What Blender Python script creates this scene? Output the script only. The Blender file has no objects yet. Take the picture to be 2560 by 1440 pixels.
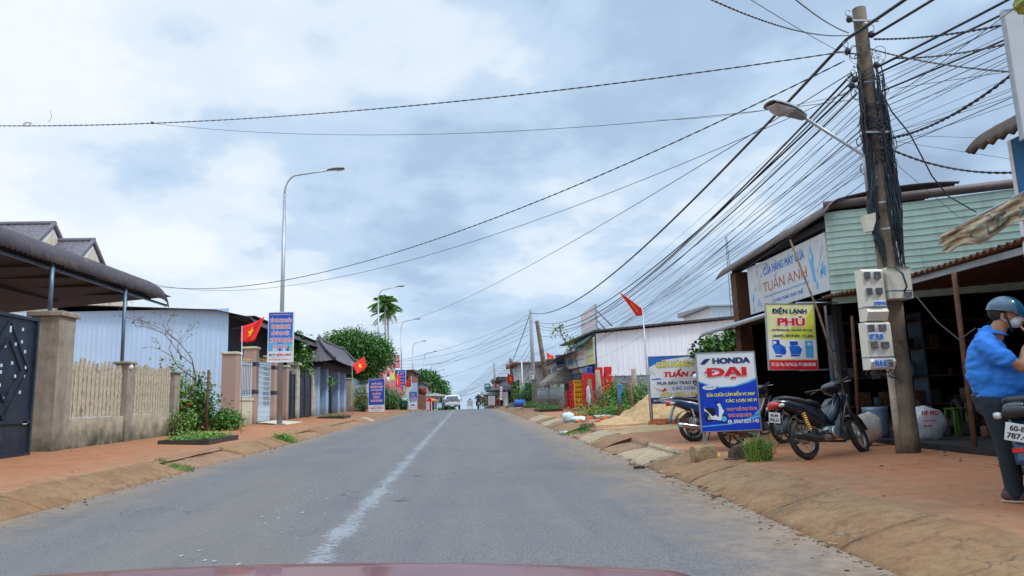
import bpy, bmesh, math, random
import numpy as np
from mathutils import Vector, Matrix, Euler, noise
rnd = random.Random(7)
PI = math.pi
sc = bpy.context.scene
COL = sc.collection

# ---------------------------------------------------------------- camera
YAW, PITCH, ROLL, EYE = math.radians(3.9), math.radians(9.2), math.radians(-1.8), 1.25
fw = Vector((math.sin(YAW)*math.cos(PITCH), math.cos(YAW)*math.cos(PITCH), math.sin(PITCH)))
r0 = Vector((math.cos(YAW), -math.sin(YAW), 0)); u0 = r0.cross(fw)
rt = r0*math.cos(ROLL) + u0*math.sin(ROLL); up = -r0*math.sin(ROLL) + u0*math.cos(ROLL)
cam = bpy.data.cameras.new('camera'); co = bpy.data.objects.new('camera', cam); COL.objects.link(co)
cam.sensor_width = 36.0; cam.lens = 36.0*1750/2560; cam.clip_start = .05; cam.clip_end = 5000
co.matrix_world = Matrix(((rt.x, up.x, -fw.x, 0), (rt.y, up.y, -fw.y, 0), (rt.z, up.z, -fw.z, EYE), (0, 0, 0, 1)))
sc.camera = co

def at(x, y, Y):
    """the point of the street at distance Y that stands at pixel x, y of the 2560 px photograph"""
    d = fw + rt*((x-1280)/1750) - up*((y-720)/1750)
    return d*(Y/d.y) + Vector((0, 0, EYE))
def atX(x, y, X):
    d = fw + rt*((x-1280)/1750) - up*((y-720)/1750)
    return d*(X/d.x) + Vector((0, 0, EYE))

# ---------------------------------------------------------------- light
SUN_EL, SUN_AZ = math.radians(50), math.radians(118)     # soft sun behind cloud, to the right and a little behind
w = bpy.data.worlds.new('World'); sc.world = w; w.use_nodes = True
nt = w.node_tree; N = nt.nodes; L = nt.links; N.clear()
def nd(t, **k):
    n = N.new(t)
    for a, b in k.items(): setattr(n, a, b)
    return n
out = nd('ShaderNodeOutputWorld'); bg = nd('ShaderNodeBackground'); L.new(bg.outputs[0], out.inputs[0])
sky = nd('ShaderNodeTexSky', sky_type='NISHITA', sun_disc=False, sun_elevation=SUN_EL, sun_rotation=SUN_AZ)
tc = nd('ShaderNodeTexCoord'); sp = nd('ShaderNodeSeparateXYZ'); L.new(tc.outputs['Generated'], sp.inputs[0])
def mth(op, a, b=None, clamp=False):
    n = nd('ShaderNodeMath', operation=op, use_clamp=clamp)
    for i, v in enumerate((a, b)):
        if v is None: continue
        if isinstance(v, (int, float)): n.inputs[i].default_value = v
        else: L.new(v, n.inputs[i])
    return n.outputs[0]
zc = mth('ADD', mth('MAXIMUM', sp.outputs[2], 0.0), .26)
cx = mth('DIVIDE', sp.outputs[0], zc); cy_ = mth('DIVIDE', sp.outputs[1], zc)
cb = nd('ShaderNodeCombineXYZ'); L.new(cx, cb.inputs[0]); L.new(cy_, cb.inputs[1])
def noi(scale, det, rough, dist=0, off=(0, 0, 0)):
    m = nd('ShaderNodeMapping'); m.inputs['Location'].default_value = off; L.new(cb.outputs[0], m.inputs[0])
    n = nd('ShaderNodeTexNoise'); n.inputs['Scale'].default_value = scale; n.inputs['Detail'].default_value = det
    n.inputs['Roughness'].default_value = rough; n.inputs['Distortion'].default_value = dist
    L.new(m.outputs[0], n.inputs['Vector']); return n.outputs['Fac']
n1 = noi(1.05, 5, .50, .1, (9.9, 9.1, 0)); n2 = noi(3.2, 6, .58, .15, (9, 4, 2))
mixn = mth('ADD', mth('MULTIPLY', n1, .68), mth('MULTIPLY', n2, .32))
# the cloud deck is thinner and brighter towards the left
mixn = mth('ADD', mixn, mth('MULTIPLY', sp.outputs[0], -.14))
ramp = nd('ShaderNodeValToRGB'); L.new(mixn, ramp.inputs[0])
cr = ramp.color_ramp; cr.interpolation = 'EASE'
stops = [(.34, (.235, .318, .44)), (.42, (.305, .412, .555)), (.495, (.40, .515, .65)), (.555, (.55, .625, .71)), (.64, (.66, .695, .72))]
cr.elements[0].position = stops[0][0]; cr.elements[0].color = (*stops[0][1], 1)
cr.elements[1].position = stops[-1][0]; cr.elements[1].color = (*stops[-1][1], 1)
for p, c in stops[1:-1]:
    e = cr.elements.new(p); e.color = (*c, 1)
# lighter, bluer band towards the horizon
hz = mth('SUBTRACT', 1.0, mth('DIVIDE', mth('MAXIMUM', sp.outputs[2], 0.0), .17), True)
hmix = nd('ShaderNodeMix', data_type='RGBA'); L.new(mth('MULTIPLY', hz, .75), hmix.inputs[0])
L.new(ramp.outputs[0], hmix.inputs[6]); hmix.inputs[7].default_value = (.37, .50, .66, 1)
# an overcast sky is brightest overhead
zen = mth('ADD', 1.0, mth('MULTIPLY', mth('MAXIMUM', mth('SUBTRACT', sp.outputs[2], .53), 0), 4.2))
sc1 = nd('ShaderNodeVectorMath', operation='SCALE'); L.new(hmix.outputs[2], sc1.inputs[0]); L.new(zen, sc1.inputs['Scale'])
sc2 = nd('ShaderNodeVectorMath', operation='SCALE'); L.new(sky.outputs[0], sc2.inputs[0]); sc2.inputs['Scale'].default_value = .05
fm = nd('ShaderNodeMix', data_type='RGBA'); fm.inputs[0].default_value = .9
L.new(sc2.outputs[0], fm.inputs[6]); L.new(sc1.outputs[0], fm.inputs[7]); L.new(fm.outputs[2], bg.inputs[0])
bg.inputs[1].default_value = 1.0
sun = bpy.data.lights.new('sun', 'SUN'); sun.energy = 1.5; sun.angle = math.radians(10); sun.color = (1, .965, .92)
so = bpy.data.objects.new('sun', sun); COL.objects.link(so)
sd = Vector((math.sin(SUN_AZ)*math.cos(SUN_EL), math.cos(SUN_AZ)*math.cos(SUN_EL), math.sin(SUN_EL)))
so.rotation_euler = sd.to_track_quat('Z', 'Y').to_euler(); so.location = (0, 0, 60)
sc.view_settings.view_transform = 'Standard'; sc.view_settings.look = 'None'; sc.view_settings.exposure = 0.6; sc.view_settings.gamma = 1

# ---------------------------------------------------------------- materials
MATS = {}
def M(name, rgb=(.5, .5, .5), rough=.7, metal=0., var=.12, scale=6., bump=0., dirt=None, dscale=1.6, dthr=.5, coat=0., grime=None, spec=None, streak=None):
    """procedural surface: base colour broken up by noise, optional patches of dirt, optional grime rising from the ground"""
    if name in MATS: return MATS[name]
    m = bpy.data.materials.new(name); m.use_nodes = True; t = m.node_tree; b = t.nodes['Principled BSDF']
    b.inputs['Roughness'].default_value = rough; b.inputs['Metallic'].default_value = metal
    if coat: b.inputs['Coat Weight'].default_value = coat; b.inputs['Coat Roughness'].default_value = .05
    if spec is not None: b.inputs['Specular IOR Level'].default_value = spec
    m.diffuse_color = (*rgb, 1)
    geo = t.nodes.new('ShaderNodeTexCoord')
    def ns(s, det=5, rg=.6):
        n = t.nodes.new('ShaderNodeTexNoise'); n.inputs['Scale'].default_value = s; n.inputs['Detail'].default_value = det
        n.inputs['Roughness'].default_value = rg; t.links.new(geo.outputs['Object'], n.inputs['Vector']); return n
    def mix(f, a, c):
        x = t.nodes.new('ShaderNodeMix'); x.data_type = 'RGBA'
        if isinstance(f, float): x.inputs[0].default_value = f
        else: t.links.new(f, x.inputs[0])
        for i, v in ((6, a), (7, c)):
            if isinstance(v, tuple): x.inputs[i].default_value = (*v[:3], 1)
            else: t.links.new(v, x.inputs[i])
        return x.outputs[2]
    def rng(v, a, c):
        r = t.nodes.new('ShaderNodeMapRange'); r.inputs[1].default_value = a; r.inputs[2].default_value = c; r.clamp = True
        t.links.new(v, r.inputs[0]); return r.outputs[0]
    n1 = ns(scale)
    lo = tuple(c*(1-var) for c in rgb); hi = tuple(min(1, c*(1+var)) for c in rgb)
    c = mix(rng(n1.outputs['Fac'], .3, .7), lo, hi)
    if dirt:
        d = ns(dscale, 7, .68); c = mix(rng(d.outputs['Fac'], dthr, dthr+.16), c, dirt)
    if streak:
        mp = t.nodes.new('ShaderNodeMapping'); mp.inputs['Scale'].default_value = (5, 5, .35); t.links.new(geo.outputs['Object'], mp.inputs[0])
        q = ns(1.0, 6, .7); t.links.new(mp.outputs[0], q.inputs['Vector']); c = mix(rng(q.outputs['Fac'], .50, .78), c, streak)
    if grime:
        sx = t.nodes.new('ShaderNodeSeparateXYZ'); t.links.new(geo.outputs['Object'], sx.inputs[0])
        g = ns(2.6, 6, .65); a = t.nodes.new('ShaderNodeMath'); a.operation = 'MULTIPLY_ADD'
        t.links.new(g.outputs['Fac'], a.inputs[0]); a.inputs[1].default_value = -1.3; t.links.new(sx.outputs[2], a.inputs[2])
        r = t.nodes.new('ShaderNodeMapRange'); r.inputs[1].default_value = -.1; r.inputs[2].default_value = -.75; r.clamp = True
        t.links.new(a.outputs[0], r.inputs[0]); c = mix(r.outputs[0], c, grime)
    t.links.new(c, b.inputs['Base Color'])
    if bump:
        n = ns(scale*5, 6, .65); bp = t.nodes.new('ShaderNodeBump'); bp.inputs['Strength'].default_value = bump; bp.inputs['Distance'].default_value = .02
        t.links.new(n.outputs['Fac'], bp.inputs['Height']); t.links.new(bp.outputs[0], b.inputs['Normal'])
    MATS[name] = m; return m

def flat(name, rgb, rough=.5):
    return M(name, rgb, rough, var=.05, scale=3)
M('concrete', (.33, .285, .225), .9, var=.2, scale=4, bump=.35, dirt=(.22, .17, .12), dscale=2.4, dthr=.55, grime=(.07, .075, .045), streak=(.16, .13, .09))
M('concrete_pale', (.54, .51, .43), .9, var=.18, scale=4, bump=.3, dirt=(.13, .12, .10), dscale=3, dthr=.55, grime=(.08, .075, .06), streak=(.20, .18, .15))
M('pole_concrete', (.20, .155, .11), .92, var=.3, scale=7, bump=.6, dirt=(.07, .058, .045), dscale=3.5, dthr=.48, streak=(.08, .065, .05))
M('dark_metal', (.018, .028, .05), .45, .2, var=.35, scale=3, dirt=(.06, .065, .07), dscale=2, dthr=.58, streak=(.055, .05, .045))
M('black_iron', (.03, .03, .035), .6, .2)
M('steel_blue', (.16, .24, .34), .45, .4, var=.2)
M('galv', (.36, .39, .42), .42, .55, var=.12, scale=9)
M('zinc_pipe', (.45, .50, .56), .4, .5)
M('roof_dark', (.058, .046, .052), .6, .1, var=.25, scale=3, dirt=(.12, .085, .07), dscale=2.5, dthr=.5)
M('roof_brown', (.12, .088, .082), .6, .1, var=.25, scale=3, dirt=(.18, .12, .10), dscale=2.5, dthr=.5)
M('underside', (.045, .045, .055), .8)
M('warehouse_blue', (.50, .69, .92), .5, .0, var=.04, scale=1.2, dirt=(.52, .68, .86), dscale=.5, streak=(.46, .60, .74))
M('warehouse_white', (.80, .88, .95), .5, .0, var=.03, scale=.8, dirt=(.72, .80, .88), dscale=.6, streak=(.66, .72, .78))
M('siding_green', (.56, .78, .68), .5, .0, var=.08, scale=2, dirt=(.38, .38, .25), dscale=3.2, dthr=.62, streak=(.40, .52, .42)); M('seam', (.10, .16, .13), .8)
M('tile_roof', (.115, .105, .125), .75, var=.3, scale=14, dirt=(.07, .06, .07), dscale=5)
M('tile_grey', (.15, .14, .165), .7, var=.3, scale=14, dirt=(.09, .08, .09), dscale=5)
M('white_paint', (.72, .73, .75), .6, var=.06)
M('cream', (.66, .61, .46), .75, var=.08, grime=(.30, .24, .16), streak=(.42, .37, .26))
M('granite_pink', (.42, .28, .225), .55, var=.35, scale=40, grime=(.2, .13, .09))
M('band_black', (.03, .032, .045), .4)
M('pastel_blue', (.33, .50, .74), .65, var=.1, scale=5, grime=(.18, .22, .24), streak=(.26, .36, .48))
M('rail_white', (.55, .66, .75), .45, .1)
M('gold', (.60, .40, .06), .4, .5)
M('rust', (.13, .06, .035), .85, var=.35, scale=10, bump=.3)
M('dark_void', (.012, .012, .013), .95, spec=.1)  # near-black colour stands in for the shade of open interiors
M('shop_shade', (.02, .02, .023), .9, var=.4, scale=5)  # repair shop's dim interior put into the colour of posts, floor and clutter
M('wood_old', (.20, .13, .075), .9, var=.35, scale=14, bump=.5, dirt=(.07, .055, .04), dscale=5)
M('brick_wall', (.26, .12, .085), .9, var=.3, scale=12)
M('sand', (.46, .31, .155), .97, var=.2, scale=9, bump=.6)
M('brick_orange', (.52, .16, .06), .85, var=.25, scale=12)
M('rock', (.29, .20, .105), .95, var=.3, scale=9, bump=.8)
M('rock_dark', (.09, .06, .045), .95, var=.3, scale=9, bump=.8)
M('rubber', (.02, .02, .022), .75, var=.25, scale=12, dirt=(.06, .045, .035), dscale=7)
M('chrome', (.55, .56, .58), .22, .95, var=.1)
M('alu', (.36, .37, .38), .4, .8)
M('plastic_black', (.018, .019, .022), .42, var=.2)
M('bike_black', (.012, .016, .026), .25, coat=.5, var=.2)
M('bike_blue', (.015, .05, .11), .28, coat=.5)
M('bike_brown', (.055, .04, .035), .4, dirt=(.12, .07, .045), dscale=6)
M('seat_vinyl', (.02, .022, .027), .5)
M('red_lens', (.55, .015, .015), .2, coat=.6)
M('red_paint', (.55, .02, .02), .35)
M('spring_yellow', (.75, .42, .02), .4)
M('plate_white', (.62, .64, .64), .4)
M('ink', (.02, .022, .03), .5)
M('skin', (.36, .165, .095), .5, var=.08, scale=18)
M('shirt_blue', (.02, .19, .66), .75, var=.1, scale=7, bump=.1)
M('trousers', (.012, .02, .033), .85, var=.25, scale=12)
M('shoe_brown', (.085, .045, .04), .8)
M('sole', (.48, .40, .30), .7)
M('helmet', (.015, .07, .13), .18, coat=.8)
M('mask_white', (.58, .62, .66), .85)
M('hair', (.012, .010, .009), .6)
M('sw', (.74, .77, .80), .45, var=.05, scale=3, dirt=(.55, .56, .54), dscale=2.6, dthr=.58); M('sb', (.02, .07, .46), .4); M('snavy', (.012, .03, .14), .4)
M('sblue', (.02, .16, .62), .4); M('ssky', (.10, .42, .80), .4); M('scyan', (.12, .55, .85), .4)
M('sred', (.66, .015, .02), .4); M('syellow', (.85, .80, .10), .4); M('spale', (.78, .76, .38), .42)
M('spink', (.72, .30, .33), .45); M('spinkl', (.80, .55, .60), .45); M('sblack', (.012, .012, .015), .4)
M('sgrey', (.35, .40, .46), .4); M('steal', (.03, .28, .28), .4); M('slime', (.42, .60, .10), .45); M('sorange', (.75, .18, .03), .4)
M('flag_red', (.80, .012, .008), .65, var=.06); M('flag_yellow', (.90, .55, .01), .6, var=.04)
M('flag_lime', (.50, .68, .05), .65)
M('crate_red', (.62, .012, .02), .4, var=.1); M('crate_yellow', (.85, .42, .01), .4)
M('canvas_grey', (.30, .28, .235), .9, bump=.2, dirt=(.16, .14, .11)); M('tarp_dark', (.06, .065, .075), .7)
M('barrel_blue', (.02, .13, .55), .35)
M('bin_teal', (.02, .13, .15), .5)
M('sack', (.55, .50, .46), .85, bump=.5, dirt=(.35, .26, .22), dscale=5); M('sack_white', (.50, .52, .56), .7, bump=.5)
M('banner_old', (.52, .44, .30), .85, var=.2, bump=.4, dirt=(.20, .15, .09), dscale=4, dthr=.5)
M('building_blue', (.012, .17, .42), .6, var=.08)
M('box_cream', (.62, .60, .50), .55, var=.08, dirt=(.34, .28, .18), dscale=5, dthr=.6)
M('box_white', (.70, .67, .58), .55, var=.06, dirt=(.36, .30, .22), dscale=6, dthr=.62)
M('cable', (.026, .030, .038), .55, var=.2); M('cable_grey', (.09, .085, .085), .7); M('cable_blue', (.015, .055, .075), .5)
M('lamp_grey', (.30, .29, .28), .5); M('lens', (.45, .45, .45), .15, coat=.8, spec=.8)
M('porcelain', (.42, .32, .2), .4)
M('leaf_a', (.06, .19, .022), .6, var=.3, scale=2); M('leaf_b', (.12, .31, .035), .6, var=.3, scale=2); M('leaf_c', (.025, .085, .022), .6, var=.3, scale=2)
M('leaf_y', (.22, .26, .04), .6, var=.3, scale=2); M('grass_a', (.11, .27, .045), .7, var=.3, scale=4); M('grass_b', (.17, .30, .06), .7, var=.3, scale=4)
M('leaf_dry', (.14, .12, .05), .8, var=.3); M('bark', (.13, .095, .065), .95, var=.3, scale=12, bump=.5); M('bark_pale', (.27, .25, .22), .9, var=.25, scale=14, bump=.3)
M('petal_red', (.70, .05, .04), .6)
M('car_red', (.12, .008, .011), .3, coat=.3, var=.04); M('car_white', (.72, .74, .78), .25, coat=.7, var=.02); M('car_glass', (.03, .05, .07), .08, spec=.8)
M('wall_white', (.68, .74, .80), .8, var=.06, dirt=(.52, .56, .60), dscale=1.4, dthr=.56, streak=(.48, .5, .52)); M('wall_cyan', (.22, .42, .48), .8); M('wall_grey', (.30, .32, .35), .85)
M('wall_terracotta', (.36, .16, .12), .8); M('glass_dark', (.03, .06, .09), .12)
M('banner_ink', (.10, .16, .15), .8, var=.4, scale=9); M('awning_brown', (.085, .062, .045), .8, var=.3, scale=14, bump=.3)
M('rag_blue', (.04, .22, .45), .7)
M('concrete_wall', (.46, .40, .29), .9, var=.2, scale=4, bump=.35, dirt=(.30, .26, .17), dscale=2.4, dthr=.55, grime=(.06, .065, .035)); M('roof_green', (.02, .11, .09), .6); M('stool_green', (.06, .13, .012), .4); M('dirt', (.31, .165, .09), .97, var=.3, scale=2, bump=.5, dirt=(.17, .10, .06), dscale=.9)
M('earth_dark', (.045, .03, .022), .95)

def rough_mat(name, c1, c2, c3, crack=.35, moss=.62):
    """weathered cast concrete: three tones, cracks and mossy spots"""
    m = bpy.data.materials.new(name); m.use_nodes = True; t = m.node_tree; b = t.nodes['Principled BSDF']; lk = t.links.new; tc = t.nodes.new('ShaderNodeTexCoord')
    def ns(s, d=7, r_=.68, v=None):
        n = t.nodes.new('ShaderNodeTexNoise'); n.inputs['Scale'].default_value = s; n.inputs['Detail'].default_value = d; n.inputs['Roughness'].default_value = r_; lk(v or tc.outputs['Object'], n.inputs['Vector']); return n
    def rg(v, a, c, d=0., e=1.):
        r_ = t.nodes.new('ShaderNodeMapRange'); r_.inputs[1].default_value = a; r_.inputs[2].default_value = c; r_.inputs[3].default_value = d; r_.inputs[4].default_value = e; lk(v, r_.inputs[0]); return r_.outputs[0]
    def mx(f, a, c):
        x = t.nodes.new('ShaderNodeMix'); x.data_type = 'RGBA'; lk(f, x.inputs[0])
        for i, v in ((6, a), (7, c)):
            if isinstance(v, tuple): x.inputs[i].default_value = (*v, 1)
            else: lk(v, x.inputs[i])
        return x.outputs[2]
    c = mx(rg(ns(1.7).outputs['Fac'], .38, .6), c1, c2); c = mx(rg(ns(4.5).outputs['Fac'], .54, .66), c, c3)
    c = mx(rg(ns(16, 5).outputs['Fac'], .35, .7, 0, .45), c, tuple(q*.45 for q in c1))
    w_ = ns(2.5, 4); ad = t.nodes.new('ShaderNodeVectorMath'); ad.operation = 'MULTIPLY_ADD'; lk(w_.outputs['Color'], ad.inputs[0]); ad.inputs[1].default_value = (.8, .8, .8); lk(tc.outputs['Object'], ad.inputs[2])
    vo = t.nodes.new('ShaderNodeTexVoronoi'); vo.feature = 'DISTANCE_TO_EDGE'; vo.inputs['Scale'].default_value = 1.7; lk(ad.outputs[0], vo.inputs['Vector'])
    mu = t.nodes.new('ShaderNodeMath'); mu.operation = 'MULTIPLY'; lk(rg(vo.outputs['Distance'], .028, .004), mu.inputs[0]); lk(rg(ns(1.1, 3).outputs['Fac'], .45, .58), mu.inputs[1])
    c = mx(mu.outputs[0], c, (.12, .085, .05)); c = mx(rg(ns(6, 8, .75).outputs['Fac'], moss, moss+.07), c, (.10, .10, .035))
    lk(c, b.inputs['Base Color']); b.inputs['Roughness'].default_value = .95; bp = t.nodes.new('ShaderNodeBump'); bp.inputs['Strength'].default_value = .8; bp.inputs['Distance'].default_value = .02
    lk(ns(22, 8, .72).outputs['Fac'], bp.inputs['Height']); lk(bp.outputs[0], b.inputs['Normal']); MATS[name] = m
rough_mat('kerb', (.26, .135, .06), (.33, .20, .10), (.20, .10, .045))
# ---------------------------------------------------------------- mesh builder
I4 = Matrix.Identity(4)
def TR(x=0, y=0, z=0, rx=0, ry=0, rz=0, s=None):
    m = Matrix.Translation((x, y, z)) @ Euler((rx, ry, rz)).to_matrix().to_4x4()
    if s: m = m @ Matrix.Diagonal((*s, 1))
    return m
class MB:
    def __init__(self): self.v = []; self.f = []; self.m = []; self.s = []; self.mats = []
    def mi(self, mat):
        if mat not in self.mats: self.mats.append(mat)
        return self.mats.index(mat)
    def add(self, verts, faces, mat, M_=None, smooth=False):
        o = len(self.v)
        if M_ is not None: verts = [M_ @ Vector(p) for p in verts]
        self.v += [tuple(p) for p in verts]; k = self.mi(mat)
        self.f += [tuple(i+o for i in f) for f in faces]; self.m += [k]*len(faces); self.s += [smooth]*len(faces)
        return self
    def box(self, c, s, mat, M_=None, bev=0.):
        x, y, z = s[0]/2, s[1]/2, s[2]/2
        if bev:
            b = min(bev, x*.9, y*.9, z*.9); P = []
            bm = bmesh.new(); bmesh.ops.create_cube(bm, size=1)
            bmesh.ops.scale(bm, vec=s, verts=bm.verts)
            bmesh.ops.bevel(bm, geom=bm.edges[:]+bm.verts[:], offset=b, segments=1, profile=.5, affect='EDGES')
            bm.verts.index_update(); vs = [(p.co.x+c[0], p.co.y+c[1], p.co.z+c[2]) for p in bm.verts]
            fs = [tuple(q.index for q in f.verts) for f in bm.faces]; bm.free()
            return self.add(vs, fs, mat, M_)
        vs = [(c[0]+a*x, c[1]+b*y, c[2]+d*z) for a in (-1, 1) for b in (-1, 1) for d in (-1, 1)]
        return self.add(vs, [(0, 1, 3, 2), (4, 6, 7, 5), (0, 4, 5, 1), (2, 3, 7, 6), (0, 2, 6, 4), (1, 5, 7, 3)], mat, M_)
    def span(self, a, b, mat, bev=0.):
        return self.box([(a[i]+b[i])/2 for i in range(3)], [abs(b[i]-a[i]) for i in range(3)], mat, None, bev)
    def tube(self, pts, r, mat, n=8, caps=True, M_=None, closed=False):
        pts = [Vector(p) for p in pts]; k = len(pts)
        rs = r if isinstance(r, (list, tuple)) else [r]*k
        V = []; prev = None
        for i, p in enumerate(pts):
            if closed: t = pts[(i+1) % k]-pts[i-1]
            else: t = pts[min(i+1, k-1)]-pts[max(i-1, 0)]
            if t.length < 1e-9: t = Vector((0, 0, 1))
            t.normalize()
            if prev is None:
                a = Vector((0, 0, 1)) if abs(t.z) < .9 else Vector((1, 0, 0)); prev = t.cross(a).normalized()
            x = (prev - t*prev.dot(t)); x = x.normalized() if x.length > 1e-6 else t.orthogonal().normalized(); prev = x; y = t.cross(x)
            for j in range(n):
                a = 2*PI*j/n; V.append(p + (x*math.cos(a)+y*math.sin(a))*rs[i])
        F = []
        for i in range(k if closed else k-1):
            q = (i+1) % k
            for j in range(n):
                F.append((i*n+j, i*n+(j+1) % n, q*n+(j+1) % n, q*n+j))
        if caps and not closed: F += [tuple(range(n-1, -1, -1)), tuple((k-1)*n+j for j in range(n))]
        return self.add(V, F, mat, M_, True)
    def bar(self, a, b, w, h, mat):
        a, b = Vector(a), Vector(b); t = (b-a).normalized(); s = Vector((0, 0, 1)) if abs(t.z) < .95 else Vector((0, 1, 0))
        x = t.cross(s).normalized()*w/2; y = x.cross(t).normalized()*h/2
        V = [p+sx*x+sy*y for p in (a, b) for sx, sy in ((-1, -1), (1, -1), (1, 1), (-1, 1))]
        return self.add(V, [(3, 2, 1, 0), (4, 5, 6, 7), (0, 1, 5, 4), (1, 2, 6, 5), (2, 3, 7, 6), (3, 0, 4, 7)], mat)
    def lathe(self, prof, mat, n=16, M_=None):
        V = []; F = []
        for r, z in prof:
            for j in range(n): V.append((r*math.cos(2*PI*j/n), r*math.sin(2*PI*j/n), z))
        for i in range(len(prof)-1):
            for j in range(n): F.append((i*n+j, i*n+(j+1) % n, (i+1)*n+(j+1) % n, (i+1)*n+j))
        F += [tuple(range(n-1, -1, -1)), tuple((len(prof)-1)*n+j for j in range(n))]
        return self.add(V, F, mat, M_, True)
    def torus(self, R_, r, mat, n=32, k=10, M_=None, sq=1.):
        V = []; F = []
        for i in range(n):
            a = 2*PI*i/n
            for j in range(k):
                b = 2*PI*j/k; q = R_+r*math.cos(b); V.append((q*math.cos(a), r*sq*math.sin(b), q*math.sin(a)))
        for i in range(n):
            for j in range(k): F.append((i*k+j, ((i+1) % n)*k+j, ((i+1) % n)*k+(j+1) % k, i*k+(j+1) % k))
        return self.add(V, F, mat, M_, True)
    def prism(self, poly, d, mat, M_=None):
        """poly in local x,z; extruded from y=0 to y=d"""
        n = len(poly); V = [(x, 0, z) for x, z in poly]+[(x, d, z) for x, z in poly]
        F = [tuple(range(n)), tuple(range(2*n-1, n-1, -1))]+[(i, n+i, n+(i+1) % n, (i+1) % n) for i in range(n)]
        return self.add(V, F, mat, M_)
    def surf(self, fn, nu, nv, mat, thick=.01, smooth=True):
        P = [[Vector(fn(i/nu, j/nv)) for j in range(nv+1)] for i in range(nu+1)]
        V = []; Nn = []
        for i in range(nu+1):
            for j in range(nv+1):
                du = P[min(i+1, nu)][j]-P[max(i-1, 0)][j]; dv = P[i][min(j+1, nv)]-P[i][max(j-1, 0)]
                q = du.cross(dv); q = q.normalized() if q.length > 1e-12 else Vector((0, 0, 1)); Nn.append(q); V.append(P[i][j])
        c = len(V); V2 = [v-q*thick for v, q in zip(V, Nn)]; F = []; w_ = nv+1
        for i in range(nu):
            for j in range(nv):
                a = i*w_+j; F.append((a, a+w_, a+w_+1, a+1)); F.append((c+a, c+a+1, c+a+w_+1, c+a+w_))
        for i in range(nu):
            a = i*w_; F.append((a, c+a, c+a+w_, a+w_)); a = i*w_+nv; F.append((a, a+w_, c+a+w_, c+a))
        for j in range(nv):
            a = j; F.append((a, a+1, c+a+1, c+a)); a = nu*w_+j; F.append((a, c+a, c+a+1, a+1))
        return self.add(V+V2, F, mat, None, smooth)
    def blob(self, c, s, mat, seed=0, amp=.25, fr=1.6, sub=3, M_=None, flatb=False):
        bm = bmesh.new(); bmesh.ops.create_icosphere(bm, subdivisions=sub, radius=1)
        for v in bm.verts:
            k = 1+amp*noise.noise(v.co*fr+Vector((seed*3.1, seed, 0)))+amp*.4*noise.noise(v.co*fr*3+Vector((seed, 9, 0)))
            v.co = v.co*k
            if flatb and v.co.z < -.15: v.co.z = -.15
            v.co = Vector((v.co.x*s[0]+c[0], v.co.y*s[1]+c[1], v.co.z*s[2]+c[2]))
        bm.verts.index_update(); V = [v.co[:] for v in bm.verts]; F = [tuple(q.index for q in f.verts) for f in bm.faces]; bm.free()
        return self.add(V, F, mat, M_, True)
    def leaves(self, pts, size, mats, rng_, asp=.5, droop=.3, up_=.3):
        """many small bent leaf faces at the given points"""
        for p in pts:
            s = size*rng_.uniform(.6, 1.3)
            d = Vector((rng_.gauss(0, 1), rng_.gauss(0, 1), rng_.gauss(0, .6)-droop)).normalized()
            n = Vector((rng_.gauss(0, .6), rng_.gauss(0, .6), 1)).normalized(); x = d.cross(n).normalized()*s*asp*.5
            a = Vector(p); m = a+d*s*.55; e = a+d*s-Vector((0, 0, s*.18))
            o = len(self.v); self.v += [tuple(a), tuple(m+x), tuple(e), tuple(m-x)]
            self.f.append((o, o+1, o+2, o+3)); self.m.append(self.mi(rng_.choice(mats))); self.s.append(False)
        return self
    def build(self, name, parent=None, world=False, loc=None):
        me = bpy.data.meshes.new(name); vs = self.v
        if loc is not None: vs = [(a-loc[0], b-loc[1], c-loc[2]) for a, b, c in vs]
        if world and parent is not None:
            m = I4.copy(); p = parent; chain = []
            while p is not None: chain.append(p.matrix_basis.copy()); p = p.parent
            for q in reversed(chain): m = m @ q
            mi = m.inverted(); vs = [tuple(mi @ Vector(p)) for p in vs]
        me.from_pydata(vs, [], self.f)
        for x in self.mats: me.materials.append(MATS[x])
        me.polygons.foreach_set('material_index', self.m); me.polygons.foreach_set('use_smooth', self.s); me.update()
        o = bpy.data.objects.new(name, me); COL.objects.link(o)
        if parent is not None: o.parent = parent
        if loc is not None: o.location = loc
        return o
def tag(o, label=None, cat=None, group=None, kind=None):
    if label: o['label'] = label
    if cat: o['category'] = cat
    if group: o['group'] = group
    if kind: o['kind'] = kind
    return o
def thing(name, label, cat, loc=(0, 0, 0), rz=0, group=None, rx=0, ry=0):
    o = bpy.data.objects.new(name, None); COL.objects.link(o); o.empty_display_size = .2
    o.location = loc; o.rotation_euler = (rx, ry, rz); return tag(o, label, cat, group)
def copy_tree(o, parent=None):
    c = o.copy(); COL.objects.link(c)
    if parent is not None: c.parent = parent
    for ch in [x for x in COL.objects if x.parent == o]: copy_tree(ch, c)
    return c

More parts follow.
